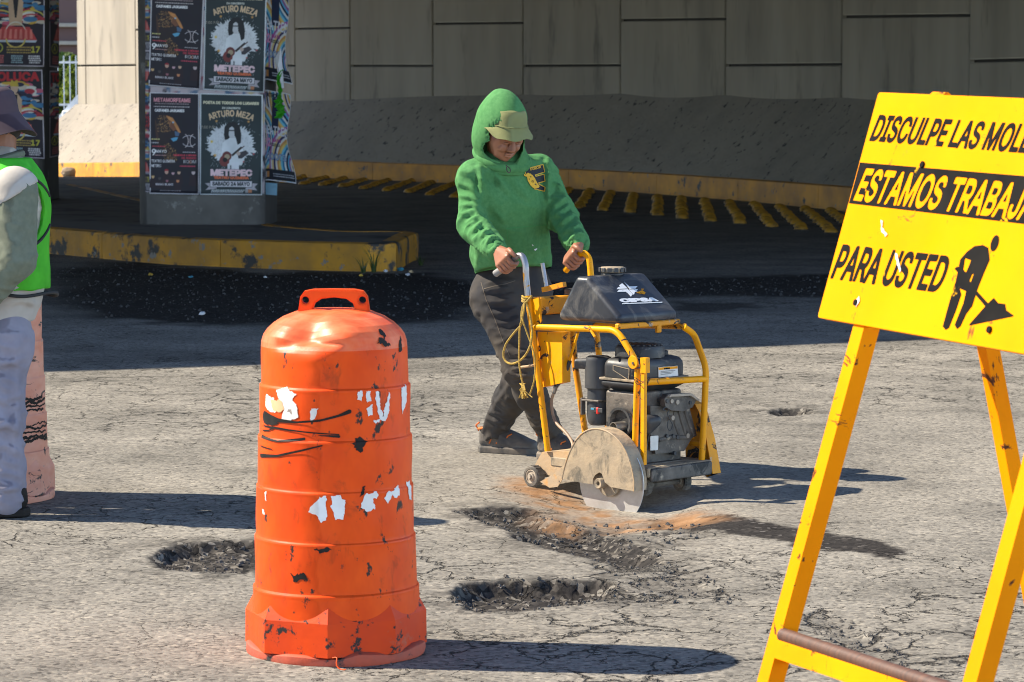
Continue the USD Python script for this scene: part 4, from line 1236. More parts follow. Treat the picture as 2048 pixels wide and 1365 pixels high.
def drum_base():
    cs = manifold3d.Manifold
    n = 8
    a = (np.arange(n) + 0.5) * 2 * np.pi / n - math.pi / 2 + math.pi / 8 - 0.03
    def ringm(rad, z):
        return [(rad * math.cos(t), rad * math.sin(t), z) for t in a]
    lo = manifold3d.Manifold.hull_points(ringm(.2680, .028) + ringm(.2665, .125) + ringm(.208, .236))
    m = lo.refine_to_length(0.02).to_mesh()
    v = np.array(m.vert_properties[:, :3]); f = np.array(m.tri_verts)
    keep = (np.hypot(v[:, 0], v[:, 1])[f].max(1) > .2)
    return trimesh.Trimesh(v, f[keep], process=False)


def drum_foot(seed):
    th = np.linspace(-math.pi, math.pi, 120, endpoint=False)
    rng = np.random.default_rng(seed)
    w = np.interp(th, np.linspace(-math.pi, math.pi, 31), np.append(rng.random(30), [0.5]))
    m = revolve([(.22, .0), (.258, .0), (.262, .010), (.260, .028), (.252, .034), (.20, .036)], 120)
    v = m.vertices.copy(); a = np.arctan2(v[:, 1], v[:, 0])
    ww = np.interp(a, th, w)
    v[:, 0] *= 1 + .03 * (ww - .5); v[:, 1] *= 1 + .03 * (ww - .5)
    v[:, 2] *= 0.75 + .5 * ww
    return trimesh.Trimesh(v, m.faces, process=False)


def drum_handle():
    o = Polygon([(-.106, -.06), (-.104, .02), (-.098, .062), (-.086, .078), (-.06, .083), (0, .084), (.06, .083), (.086, .078), (.098, .062), (.104, .02), (.106, -.06)]).buffer(.004).buffer(-.004)
    slot = Polygon([(-.058, .022), (-.052, .040), (-.034, .052), (0, .056), (.034, .052), (.052, .040), (.058, .022), (.05, .016), (-.05, .016)]).buffer(.004)
    hol = shapely.union_all([slot, Point(-.083, .052).buffer(.0105), Point(.083, .052).buffer(.0105)])
    t = .052
    layers = []
    for d, ins in ((0, .007), (.007, 0), (t - .007, 0), (t, .007)):
        layers.append((d, ins))
    parts = []
    core = extrude(o.difference(hol), t - .014); core.apply_translation([0, 0, .007]); parts.append(core)
    for s in (0, 1):
        a = o.buffer(-.006).difference(hol.buffer(.005))
        cap = extrude(a, .007); cap.apply_translation([0, 0, 0 if s == 0 else t - .007]); parts.append(cap)
        a = o.buffer(-.0025).difference(hol.buffer(.002))
        cap = extrude(a, .0045); cap.apply_translation([0, 0, .0025 if s == 0 else t - .007]); parts.append(cap)
    m = trimesh.util.concatenate(parts)
    m.apply_translation([0, 0, -t / 2])
    return frame_to(m, np.array([0, 0, .985]), [1, 0, 0], [0, 0, 1], [0, -1, 0])


def on_drum(poly, r_off, dense=0.011, rfun=None):
    """lay a flat shape (u = arc length around from the camera-facing side, v = height) on the drum's skin"""
    m = trimesh.util.concatenate([trimesh.Trimesh(*trimesh.creation.triangulate_polygon(g, engine='earcut'), process=False) if False else trimesh.creation.extrude_polygon(g, 1e-4, engine='earcut') for g in getattr(poly, 'geoms', [poly])])
    top = m.vertices[:, 2] > 5e-5
    keep = top[m.faces].all(1)
    v, f = trimesh.remesh.subdivide_to_size(m.vertices, m.faces[keep], dense, max_iter=12)
    pr = np.array(drum_radius_profile())
    rr = np.interp(v[:, 1], pr[:, 1], pr[:, 0]) + r_off
    th = -math.pi / 2 + v[:, 0] / .232
    lump = meshkit.fbm(np.stack([np.cos(th) * 1.3, np.sin(th) * 1.3, v[:, 1] * 5], -1), 3, rfun) - 0.5
    rr = rr + lump * 0.010 * sstep(0.02, 0.15, v[:, 1])
    return trimesh.Trimesh(np.stack([rr * np.cos(th), rr * np.sin(th), v[:, 1]], 1), f, process=False)


def ragged(poly, amp, seed, step=0.0025):
    rng = np.random.default_rng(seed)
    g = shapely.segmentize(poly, step)
    p = np.array(g.exterior.coords)[:-1]
    n = np.stack([fbm2(p[:, 0] * 110 + seed, p[:, 1] * 110, 1, 3, seed), fbm2(p[:, 0] * 110, p[:, 1] * 110 + seed, 1, 3, seed + 1)], 1) - .5
    return Polygon(p + n * amp * 2).buffer(0)


ORG = (.78, .068, .001)
MORG = M('drum_orange', ORG, 0.45, spec=.22, vary=[((.82, .100, .004), 3.5, .8), ((.60, .042, .001), 9, .6)], spots=((.035, .026, .02), 21, .622, .03), spots2=((.30, .04, .006), 17, .575, .12, .5, .6), bump=[(40, .12, .004), (7, .15, .01)], rough_var=(6, .34, .62), stretch=(1, 1, .6))
MORGB = M('drum_orange_base', (.70, .060, .002), 0.5, spec=.22, vary=[((.55, .045, .008), 4, .9)], spots=((.03, .025, .022), 24, .585, .04), spots2=((.28, .17, .11), 7, .62, .1, 0, .6), bump=[(30, .2, .005)], rough_var=(6, .4, .7))
MORGT = M('drum_orange_top', (.75, .10, .022), 0.45, spec=.35, vary=[((.72, .055, .006), 5, 1.0), ((.78, .22, .09), 9, .7)], spots=((.05, .03, .025), 13, .67, .03), bump=[(24, .2, .006), (90, .1, .002)], stretch=(1, 2.2, 1))
MPNK = M('drum_faded', (.62, .27, .17), 0.65, vary=[((.55, .18, .10), 4, .9), ((.68, .36, .26), 7, .6)], spots=((.04, .03, .026), 7, .60, .03, 1.5), spots2=((.30, .24, .2), 12, .62, .05), bump=(30, .2, .004), stretch=(1, 1, 2.0))
MFOOT = M('drum_foot', (.50, .075, .03), 0.7, vary=((.30, .07, .04), 8, .9), spots=((.03, .026, .024), 14, .58, .06), bump=(20, .3, .01))
MWHT = M('sticker_white', (.74, .73, .70), 0.5, vary=((.58, .55, .5), 12, .6), spots=((.25, .2, .17), 30, .63, .04))
MTAN = M('sticker_tan', (.62, .40, .22), 0.6, vary=((.7, .3, .1), 14, .6))
MBLK = M('black_paint', (.012, .011, .010), 0.6, spec=.15, vary=((.03, .025, .02), 20, .6))


def drum(name, label, px, mats, seed, dents, rz=0.0, nt=320, nz=240):
    g = G(*px)
    t = thing(name, label, 'traffic drum', (g[0], g[1], 0.0), rz, group='traffic drums on the road')
    v, f, th, z = drum_shell(nt, nz, dents, seed)
    zc = z[f].mean(1)
    for nm, sel, mt in (('drum_body', zc < .905, mats[0]), ('drum_top', zc >= .905, mats[1])):
        ff = f[sel]; u, inv = np.unique(ff, return_inverse=True)
        obj(nm, (v[u], inv.reshape(-1, 3)), mt, t, smooth=True)
    obj('drum_base', drum_base(), mats[2], t, smooth=25)
    obj('foot_ring', drum_foot(seed), mats[3], t, smooth=40)
    obj('handle', drum_handle(), mats[4], t, smooth=40)
    return t


# the one in front: centre of the base ring
dents = [(-1.95, .950, .30, .045, .030), (-1.30, .935, .20, .03, -.008), (-1.6, .925, .20, .012, .012), (-2.3, .915, .22, .015, .011), (-1.05, .915, .3, .02, .008), (-1.75, .885, .25, .02, -.005), (-1.0, .28, .5, .09, .003)]
DB = (672, 1302)
d1 = drum('traffic_drum', 'scuffed bright orange traffic drum with white sticker scraps, in front', DB, (MORG, MORGT, MORGB, MFOOT, MORG), 5, dents)


def dpx(px, py):                               # survey pixel -> (arc, height) on the front drum
    g = G(*DB); s = FPX / (g[1] - .22)
    x = (px - 672) / s
    z = CAMH - (py - 185) / s
    return math.asin(max(-1, min(1, x / .232))) * .232, z + 0.004


def dpoly(pts, seed, amp=.006):
    return ragged(Polygon([dpx(*p) for p in pts]).buffer(0), amp, seed)


WH = [[(527, 815), (531, 800), (548, 806), (553, 833), (540, 836), (529, 828)], [(553, 790), (575, 782), (600, 793), (590, 808), (600, 812), (604, 842), (580, 850), (565, 846), (573, 828), (560, 812)],
      [(632, 822), (646, 820), (640, 842), (627, 850)], [(730, 788), (738, 787), (736, 808), (730, 806)], [(746, 789), (756, 788), (757, 810), (748, 812)], [(765, 789), (772, 790), (776, 816), (780, 845), (786, 820), (792, 793), (797, 796), (792, 835), (786, 852), (776, 848), (768, 822)],
      [(748, 822), (760, 815), (760, 836), (750, 840)], [(762, 848), (774, 846), (775, 853), (762, 853)], [(818, 788), (828, 785), (829, 818), (820, 842)],
      [(627, 1030), (650, 1000), (663, 996), (664, 1048), (655, 1051), (640, 1035)], [(674, 1000), (690, 994), (702, 1010), (700, 1044), (680, 1044), (675, 1022)], [(734, 1012), (744, 996), (767, 993), (768, 1000), (758, 1010), (760, 1028), (744, 1034), (733, 1024)],
      [(781, 1008), (788, 992), (793, 998), (809, 986), (810, 1008), (800, 1008), (796, 1002), (786, 1020)], [(826, 985), (832, 982), (832, 1022), (828, 1022)], [(533, 1002), (536, 1001), (536, 1018), (533, 1017)], [(526, 1040), (530, 1036), (531, 1048), (526, 1047)]]
for k, w in enumerate(WH):
    obj('sticker_scrap', on_drum(dpoly(w, k + 1, .006), .0014, rfun=5), MWHT, d1, smooth=True)
for k, w in enumerate([[(540, 812), (565, 808), (573, 826), (560, 836), (545, 828)]]):
    obj('sticker_scrap', on_drum(dpoly(w, k + 31, .005), .0022, rfun=5), MTAN, d1, smooth=True, label='tan scrap of sticker')
STK = [([(527, 848), (560, 850), (600, 851), (650, 846), (690, 836), (712, 828)], [.018, .006, .003, .003, .0035, .006]), ([(524, 866), (560, 866), (620, 870), (690, 874)], [.002, .003, .002, .0015]),
       ([(522, 876), (535, 874), (548, 868), (530, 866)], [.002, .002, .002, .002]), ([(521, 888), (560, 892), (617, 884)], [.004, .0025, .004]), ([(521, 908), (548, 910)], [.002, .0015]),
       ([(521, 928), (560, 922), (610, 908), (655, 896)], [.006, .0035, .003, .002]), ([(648, 876), (690, 878)], [.001, .004])]
bp = []
for pts, ws in STK:
    q = [dpx(*p) for p in pts]
    segs = [shapely.union_all([Point(q[i]).buffer(ws[i]), Point(q[i + 1]).buffer(ws[i + 1])]).convex_hull for i in range(len(q) - 1)]
    bp.append(shapely.union_all(segs))
blkp = shapely.union_all(bp + [dpoly([(527, 838), (548, 846), (560, 856), (545, 862), (527, 862)], 77, .004)])
obj('black_paint_drip', [on_drum(g, .0026, rfun=5) for g in getattr(blkp, 'geoms', [blkp])], MBLK, d1, smooth=True)
SM = [[(718, 890), (735, 880), (748, 892), (735, 912), (722, 905)], [(640, 1106), (662, 1102), (676, 1106), (656, 1114)], [(775, 690), (785, 682), (802, 700), (790, 702)], [(822, 690), (826, 684), (824, 714), (817, 718)], [(786, 668), (795, 665), (798, 682), (790, 686)],
      [(590, 1160), (620, 1158), (626, 1168), (600, 1172)], [(700, 1260), (722, 1250), (726, 1272), (706, 1290)], [(735, 985), (742, 980), (740, 998), (732, 1000)]]
for k, w in enumerate(SM):
    obj('tar_smear', on_drum(dpoly(w, k + 51, .009), .0012, rfun=5), MBLK, d1, smooth=True)
tag_ = tube([(0.005 + .02 * math.sin(k * .9) * .3 + .035 * k / 9, -.268 - .004 * k, .03 - .026 * k / 9 + .008 * math.sin(k * .7)) for k in range(10)], .0018, 6)
obj('loose_strip', tag_, MORG, d1)
d2 = drum('traffic_drum', 'faded pink-orange traffic drum standing behind the worker in the vest', (-22, 996), (MPNK, MPNK, MPNK, MPNK, MPNK), 9, [(-1.2, .6, .4, .1, .004)], rz=0.3, nt=260, nz=150)

rs_ = np.random.default_rng(4)
for k in range(11):
    z0 = .245 + .017 * k + .006 * rs_.random(); u0, u1 = .02 + .10 * rs_.random(), .24 + .05 * rs_.random()
    uu = np.linspace(u0, u1, 14); zz_ = z0 + .004 * np.sin(uu * 40 + k) + .003 * rs_.standard_normal(14)
    obj('rubber_scuff', on_drum(ragged(LineString(np.column_stack([uu, zz_])).buffer(.0025 + .0035 * rs_.random()), .004, 90 + k), -.0005 if .33 < z0 < .36 else .0028, rfun=9), MBLK, d2, smooth=True)

# ------------------------------------------------------------------ folding sign
MSY = M('sign_yellow', (.90, .295, .0), 0.55, spec=.05, vary=[((.84, .235, .0), 2.0, .8)], spots=((.16, .06, .02), 9, .635, .03, 1.2), spots2=((.45, .2, .02), 15, .68, .06, 0, .6), bump=(30, .06, .003), coords='object', rough_var=(5, .34, .6))
MSYF = M('sign_frame_yellow', (.90, .275, .0), 0.55, spec=.05, vary=[((.78, .21, .0), 3.0, .8)], spots=((.10, .035, .015), 8, .61, .03, 1.5), bump=(30, .1, .004), coords='object')
MSK = M('sign_black', (.006, .0055, .0055), 0.6, spec=.06, vary=((.014, .012, .010), 12, .7), spots=((.62, .30, .0), 13, .655, .03), coords='object')
MSYL = M('sign_letter_yellow', (.90, .295, .0), 0.55, spec=.05, vary=((.66, .33, .01), 9, .7), spots=((.03, .025, .02), 17, .67, .03), coords='object')
MROD = M('brown_wood', (.115, .052, .030), 0.55, vary=((.06, .03, .02), 14, .9), bump=(40, .15, .003), stretch=(1, 8, 1))
WV = np.array([(-1710 - 1024) / FPX, 0, 0])
wdir = -ray(-1710, 43); wdir /= np.linalg.norm(wdir)          # along the board, towards the camera
BL = PD(1635, 635, 7.15)
tl = ray(1757, 185)                                            # top left corner: square to the board's length
TL = EYE + tl * (np.dot(BL - EYE, wdir) / np.dot(tl, wdir))
eup = TL - BL; BH = np.linalg.norm(eup); eup /= BH
nrm = np.cross(wdir, eup); nrm /= np.linalg.norm(nrm)
if np.dot(nrm, EYE - BL) < 0:
    nrm = -nrm
BW = 1.13
SG = thing('folding_sign', 'tall yellow folding road works sign reading DISCULPE LAS MOLESTIAS ESTAMOS TRABAJANDO PARA USTED', 'sign')


def SP(a, b, c=0.0):
    return BL + wdir * a + eup * b + nrm * c


def board(shape, h, c0, nm, mat, **k):
    m = extrude(shape, h)
    return obj(nm, frame_to(m, SP(0, 0, c0), wdir, eup, nrm if np.dot(np.cross(wdir, eup), nrm) > 0 else nrm), mat, SG, smooth=False, **k)


def bpx(px, py):
    q = PL(px, py, BL, nrm) - BL
    return np.dot(q, wdir), np.dot(q, eup)


plate = sbox(0, 0, BW, BH).buffer(-.008).buffer(.008)
board(plate, .004, -.004, 'board', MSY)
rim = plate.difference(plate.buffer(-.0035))
board(rim, .016, -.022, 'board_rim', MSYF)


def sign_text(txt, p0, p1, ph, mat, wy, stroke=4, shear=0.24, c=0.0, nm='lettering'):
    """p0, p1: pixels of the line's bottom left and of a second point on its base line with the length of text before it"""
    a0, b0 = bpx(*p0); a1, b1 = bpx(*p1); ah, bh = bpx(*ph)
    L = math.hypot(a1 - a0, b1 - b0); ang = math.atan2(b1 - b0, a1 - a0)
    H = bh - b0
    s = text_shape(txt[0], H, 1.0, 0, stroke)
    part = text_shape(txt[1], H, 1.0, 0, stroke)
    k = L / (part.bounds[2] - min(0, part.bounds[0]))
    s = affinity.scale(s, k, 1, origin=(0, 0))
    s = affinity.affine_transform(s, [1, shear, 0, 1, 0, 0])
    s = affinity.rotate(s, math.degrees(ang), origin=(0, 0))
    s = affinity.translate(s, a0, b0)
    s = s.intersection(plate.buffer(-.006))
    return s


line1 = sign_text(('DISCULPE LAS MOLESTIAS', 'DISCULPE LAS MO'), (1736, 282), (2014, 304), (1742, 229), MSK, 0, stroke=3)
board(line1, .0012, 0.0, 'lettering', MSK)
a0, b0 = bpx(1690, 406); a1, b1 = bpx(1715, 325)
band = Polygon([bpx(1691, 406), bpx(2046, 448), (BW - .03, bpx(2046, 448)[1] + (bpx(2046, 448)[1] - b0) * .32), (BW - .02, bpx(2040, 352)[1] + (bpx(2040, 352)[1] - b1) * .32), bpx(2040, 352), bpx(1715, 325)]).intersection(plate.buffer(-.004))
line2 = sign_text(('ESTAMOS TRABAJANDO', 'ESTAMOS TRABA'), (1703, 401), (2010, 437), (1707, 334), MSYL, 0, stroke=4, shear=.24)
board(band.difference(line2), .0012, 0.0, 'black_band', MSK)
line3 = sign_text(('PARA USTED', 'PARA USTED'), (1658, 557), (1878, 586), (1662, 486), MSK, 0, stroke=3, shear=.2)
board(line3, .0012, 0.0, 'lettering', MSK)
bp_ = lambda pts: Polygon([bpx(*p) for p in pts]).buffer(0)
body = bp_([(1935, 505), (1950, 494), (1966, 492), (1976, 497), (1979, 520), (1968, 545), (1956, 575), (1951, 590), (1944, 612), (1932, 628), (1921, 652), (1915, 657), (1911, 650), (1919, 630), (1928, 608), (1934, 582), (1918, 575), (1922, 590), (1912, 620), (1898, 655), (1892, 659), (1887, 653), (1896, 620), (1906, 585), (1914, 560), (1916, 548), (1922, 520)])
hole = bp_([(1930, 515), (1944, 520), (1938, 536), (1932, 548), (1926, 540)])
hole2 = bp_([(1950, 545), (1942, 568), (1936, 568), (1944, 548)])
head_ = Point(bpx(1990, 487)).buffer(.0135)
head_ = affinity.scale(head_, .95, 1.25)
tool = bp_([(1911, 538), (1915, 535), (1925, 543), (1950, 580), (1980, 613), (1975, 616), (1948, 584), (1922, 550)])
heap = bp_([(1940, 650), (1975, 610), (1988, 598), (1996, 608), (2010, 610), (2012, 622), (2026, 632)])
pic = shapely.union_all([body.difference(hole).difference(hole2), head_, tool, heap]).buffer(.0015)
board(pic, .0012, 0.0, 'worker_pictogram', MSK)
for i, q in enumerate([[(1763, 441), (1768, 444), (1766, 455), (1776, 470), (1772, 474), (1764, 460)], [(1714, 600), (1719, 594), (1720, 604), (1714, 616)], [(1792, 508), (1795, 507), (1804, 540), (1801, 546)]]):
    board(ragged(Polygon([bpx(*p) for p in q]), .004, 3 + i), .0012, .0016, 'chipped_paint', MWHT)
for bx_ in ((1713, 606), (1846, 330), (1980, 660)):
    q = SP(*bpx(*bx_)); obj('bolt', disc(q, nrm, .008, .005, 10), MSK, SG)
# frame: two front legs in the plane of the board, two rear legs that open from a hinge at the top
legw = .048
lowest = lambda p, d: p + d * (p[2] / -d[2])
ld = -eup
q0 = bpx(1709, 640)
front = []
for k, a in enumerate((q0[0] + .012, q0[0] + .012 + .80)):
    topp = SP(a, BH - .02, -.030)
    foot = topp + ld * ((topp[2] - 0.0) / -ld[2])
    obj('leg', bar(topp, foot, legw, legw * .9, up=nrm), MSYF, SG, smooth=False)
    front.append((topp, foot))
rear_dir = np.array([-nrm[0], -nrm[1], 0]); rear_dir /= np.linalg.norm(rear_dir)
rfoot = []
for topp, foot in front:
    t2 = topp - nrm * .055
    f2 = np.array([topp[0], topp[1], 0]) + rear_dir * .42
    obj('rear_leg', bar(t2, f2, legw * .8, legw * .8, up=nrm), MSYF, SG, smooth=False)
    rfoot.append((t2, f2))
_zc = PL(1530, 1288, front[0][0], nrm)[2]
for nm, z0 in (('crossbar', _zc),):
    p = [fo + (to - fo) * ((z0 - fo[2]) / (to[2] - fo[2])) for to, fo in front]
    obj(nm, bar(p[0] - wdir * -.02, p[1] - wdir * .02, .045, .045, up=eup), MSYF, SG, smooth=False)
    cb = p
p = [fo + (to - fo) * .22 for to, fo in rfoot]
obj('rear_crossbar', bar(p[0], p[1], .035, .035, up=eup), MSYF, SG, smooth=False)
for px in (1867,):
    a, _ = bpx(px, 190)
    for aa in (a, a + .55):
        q = SP(aa, BH, -.02)
        obj('hinge', tube([q - wdir * .028, q + wdir * .028], .012, 10), MSYF, SG)
r0, r1 = cb[0] + np.array([0, 0, .036]) - nrm * -.004 + wdir * .022, cb[1] + np.array([0, 0, .036]) + nrm * .004
rd = thing('wooden_rod', 'dark brown round wooden rod resting on the lower crossbar of the folding sign', 'rod')
obj('rod', tube([r0, r0 + (r1 - r0) * .5, r1], .0165, 14), MROD, rd)
# ------------------------------------------------------------------ walk-behind floor saw
TH = math.radians(45)
SU, SV, SZ = np.array([math.cos(TH), -math.sin(TH), 0]), np.array([math.sin(TH), math.cos(TH), 0]), np.array([0, 0, 1.])
SO = G(1066, 975) + 0.04 * SV
SO[2] = 0
SW = 0.375
MYEL = M('saw_yellow', (.85, .35, .0), 0.45, spec=.2, vary=[((.70, .25, .003), 6, .8)], spots=((.045, .03, .022), 16, .605, .03, 1.0), spots2=((.40, .20, .05), 24, .60, .06, 0, .6), bump=(60, .15, .002), rough_var=(9, .3, .6))
MYELD = M('saw_yellow_worn', (.78, .30, .001), 0.5, spec=.2, vary=[((.5, .2, .02), 5, .9)], spots=((.03, .024, .02), 12, .555, .04, 1.2), spots2=((.40, .33, .25), 20, .60, .06, 0, .7), bump=(60, .2, .002))
MSTEEL = M('worn_steel', (.46, .45, .45), 0.32, metallic=.85, vary=((.30, .28, .27), 14, .8), spots=((.60, .26, .012), 13, .60, .03, .8))
MTANK = M('tank_black', (.012, .014, .020), 0.33, vary=[((.030, .031, .036), 5, .9)], spots=((.20, .185, .16), 7.5, .52, .16, .8, .55), spots2=((.52, .24, .03), 16, .715, .02), bump=[(50, .1, .002), (4, .2, .01)], rough_var=(8, .24, .6))
MENG = M('engine_black', (.012, .013, .016), 0.42, vary=((.05, .048, .045), 8, .8), spots=((.20, .17, .135), 9, .58, .12, .4, .8), bump=(40, .15, .003), rough_var=(10, .3, .7))
MBLKP = M('filter_plastic', (.028, .030, .034), 0.5, vary=((.06, .058, .055), 7, .8), spots=((.14, .125, .10), 12, .62, .1, 0, .6), bump=(30, .12, .003))
MCAST = M('dirty_casting', (.155, .13, .105), 0.6, metallic=.2, vary=[((.05, .042, .035), 9, 1.0)], spots=((.02, .018, .016), 10, .55, .08, .8), spots2=((.32, .26, .19), 14, .60, .08), bump=[(30, .5, .006), (90, .3, .002)])
MDUST = M('dust_caked_steel', (.30, .245, .175), 0.85, spec=.2, vary=[((.15, .135, .11), 7, 1.0), ((.40, .30, .19), 5, .9)], spots=((.10, .09, .072), 8, .50, .14, 1.6, .85), spots2=((.42, .22, .08), 9, .64, .08), bump=[(40, .5, .005), (9, .4, .01)])
MDUSTO = M('dust_on_orange', (.43, .27, .13), 0.8, vary=[((.34, .27, .19), 9, .9)], spots=((.07, .055, .045), 16, .63, .05, 1.0), spots2=((.52, .24, .04), 7, .60, .08), bump=[(40, .5, .005)])
MBLADE = M('saw_disc', (.58, .57, .55), 0.30, metallic=.45, vary=((.36, .34, .31), 8, .7), spots=((.42, .35, .26), 10, .60, .1, 0, .6))
MRUB = M('wheel_rubber', (.05, .045, .04), 0.8, vary=((.16, .135, .105), 18, .9), bump=(60, .4, .003))
MHUB = M('dusty_hub', (.40, .33, .25), 0.8, vary=((.3, .24, .18), 20, .8), bump=(40, .3, .003))
MHOSE = M('hose_tan', (.30, .19, .11), 0.55, vary=((.2, .13, .09), 20, .8))
MRED = M('switch_red', (.60, .02, .015), 0.4)
MLBL = M('label_white', (.70, .68, .63), 0.5, vary=((.5, .47, .42), 16, .6))
MBLUE = M('label_blue', (.05, .24, .36), 0.5)
MGRP = M('grey_rubber_grip', (.30, .29, .28), 0.7, vary=((.2, .19, .18), 16, .8), spots=((.6, .27, .02), 11, .60, .04))
MPRINT = M('print_white', (.72, .73, .74), 0.45, spots=((.03, .032, .04), 30, .68, .03))
SAW = thing('floor_saw', 'yellow walk-behind floor saw with black water tank and dust-caked blade guard', 'concrete saw', SO)


def R(px, py, v=0.0):
    return PL(px, py, SO + v * SV, SV)


def Ru(px, py, u):
    return PL(px, py, SO + u * SU, SU)


def uvz(p):
    q = np.asarray(p) - SO
    return np.array([q @ SU, q @ SV, q[2]])


def W(u, v, z):
    return SO + u * SU + v * SV + z * SZ


def so(nm, mesh, mat, parent=None, **k):
    if isinstance(mesh, list):
        mesh = trimesh.util.concatenate(mesh)
    m = mesh.copy(); m.apply_translation(-SO)
    return obj(nm, m, mat, parent or SAW, **k)


def loc(mesh):                                   # local (u, v, z) mesh -> world
    return frame_to(mesh, SO, SU, SV, SZ)


def sbx(u0, u1, v0, v1, z0, z1, b=0.004):
    return loc(boxm(u0, u1, v0, v1, z0, z1, b))


def plate_v(pix, v, th):
    """flat plate traced in the upright plane v, thickness th towards the inside"""
    q = np.array([uvz(R(px, py, v)) for px, py in pix])
    m = extrude(Polygon(q[:, [0, 2]]).buffer(0), th)
    o = SO + v * SV
    return frame_to(m, o, SU, SZ, SV)


TR = .0135
# frame
hp = [R(1009, 535), R(1029, 516), R(1043, 512), R(1051, 530), R(1052.5, 557), R(1056, 592)]
so('handle_grip', tube([R(991, 548), R(1009, 535), R(1021, 525)], TR * 1.12, 14), MGRP)
so('handle', tube(hp, TR, 14, steps=5), MSTEEL)
so('upright', tube([R(1056, 592), R(1064, 655), R(1080, 775), R(1096, 903)], TR, 14), MYEL)
hl = [R(1146, 525, SW), R(1158, 510, SW), R(1169, 507.5, SW), R(1178, 518, SW), R(1180.5, 535, SW), R(1182, 552, SW)]
so('handle_grip', tube([R(1131, 542, SW), R(1140, 531, SW), R(1147, 523, SW)], TR * 1.05, 14), MYEL)
so('handle', tube(hl, TR, 14, steps=5), MYEL)
so('upright', tube([R(1182, 552, SW), R(1190, 640, SW), R(1205, 770, SW), R(1221, 893, SW)], TR, 14), MYELD)
so('top_tube', tube(bend([R(1066, 654.5), R(1234, 660), R(1268, 716), R(1273, 735)], .05, 7), TR, 14), MYEL)
so('front_upright', tube([R(1275, 738), R(1270, 893)], TR * .95, 14), MYEL)
uF = uvz(R(1286, 800))[0]
so('square_post', bar(R(1288, 722), R(1287, 930), .018, .018, up=SV), MYEL, smooth=False)
so('post_head', bar(R(1290, 716), R(1290, 746), .03, .026, up=SV), MYEL, smooth=False)
so('pivot_washer', [disc(R(1267, 725, -.016), -SV, .027, .006, 28, .0015)], MYEL)
so('pivot_bolt', [disc(R(1267, 727, -.020), -SV, .006, .006, 6)], MCAST)
so('front_crossbar', tube([Ru(1291, 765, uF), Ru(1412, 758, uF)], TR, 14), MYEL)
vL = uvz(Ru(1410, 760, uF))[1]
lf = [Ru(1368, 655, uF - .09), Ru(1388, 668, uF - .07), Ru(1412, 735, uF), Ru(1411, 770, uF), Ru(1403, 931, uF)]
so('front_upright', tube(bend(lf, .04, 6), TR, 14), MYEL)
so('top_tube', tube([R(1192, 648, SW), R(1370, 653, SW)], TR, 12), MYELD)
so('tank_rail', sbx(uvz(R(1233, 655))[0] - .012, uvz(R(1233, 655))[0] + .012, .0, vL, uvz(R(1233, 659))[2], uvz(R(1233, 648))[2]), MYELD)
so('rail_stub', sbx(uvz(R(1233, 655))[0] - .006, uvz(R(1233, 655))[0] + .012, .235, .262, uvz(R(1233, 659))[2] - .028, uvz(R(1233, 655))[2]), MYELD)
so('peg', tube([R(1178, 655, -.015), R(1190, 674, -.02)], .0055, 8), MYEL)
so('rope_hook', tube([R(1042, 735), R(1078, 730)], .0055, 8), MDUSTO)
so('inner_strut', tube([R(1145, 660, .17), R(1150, 730, .17), R(1171, 868, .17)], .0135, 12), MYELD)
# console
ca, cb_ = uvz(R(1056, 600)), uvz(R(1078, 596))
zt, zb0 = ca[2] + .01, uvz(R(1078, 631))[2]
so('console', sbx(ca[0] - .004, cb_[0], .012, SW - .012, zb0, zt, .006), MYELD)
sp = plate_v([(1055, 602), (1077, 596), (1080, 631), (1082, 652), (1066, 652)], .004, .010)
so('console_cheek', sp, MYEL, smooth=False)
so('console_inside', sbx(ca[0] + .01, cb_[0] - .012, .02, SW - .02, zb0 - .055, zb0 - .001, .002), MBLKP, smooth=False)
so('side_plate', plate_v([(1075, 664), (1124, 665), (1124.5, 766), (1086, 775), (1073, 757), (1075, 700)], .022, .05), MYEL, smooth=False)
so('lever', tube([R(1085, 527, .19), R(1093, 574, .19)], .009, 12), MSTEEL)
so('lever_arm', bar(R(1087, 580, .19), R(1129, 569, .19), .022, .020), MYELD, smooth=False)
so('lever_pivot', sbx(cb_[0] - .05, cb_[0] - .01, .20, .26, zt, zt + .028), MCAST)
# water tank
tp = {k: uvz(R(px, py, .0)) for k, (px, py) in dict(rb=(1114, 641), fb=(1237, 647), ft=(1240, 633), rt=(1146, 553), tt=(1166, 555)).items()}
r = .022
pts = []
for v in (.004 + r, SW - .012 - r):
    z0 = tp['rb'][2] + r; 
    zt_ = tp['rt'][2] - r
    u0, u1 = tp['rb'][0] + r, tp['fb'][0] - r
    pts += [((u0, v, z0), r), ((u1, v, z0), r), ((u1, v, max(z0 + .004, tp['ft'][2] - r)), r), ((tp['rt'][0] + r, v, zt_), r), ((tp['tt'][0] + .01, v, zt_), r)]
tk_ = so('water_tank', loc(blob(pts)), MTANK, smooth=30)
TA, TB = np.array([tp['tt'][0] + .01, 0, zt_]), np.array([u1, 0, max(z0 + .004, tp['ft'][2] - r)])   # sphere centres along the slope
sd_ = TB - TA; sd_ /= np.linalg.norm(sd_)
sn = np.array([-sd_[2], 0, sd_[0]]); sn = sn if sn[2] > 0 else -sn
sl0 = W(*(TA + sn * (r + .0006)))
SLX, SLY = SV, (-sd_[0]) * SU + (-sd_[2]) * SZ                  # across, up the slope
SLN = sn[0] * SU + sn[2] * SZ


def slope_shape(pixpolys):
    out = []
    for pp_ in pixpolys:
        q = [PL(px, py, sl0, SLN) - sl0 for px, py in pp_]
        out.append(Polygon([(a @ SLX, a @ SLY) for a in q]).buffer(0))
    return shapely.union_all(out)


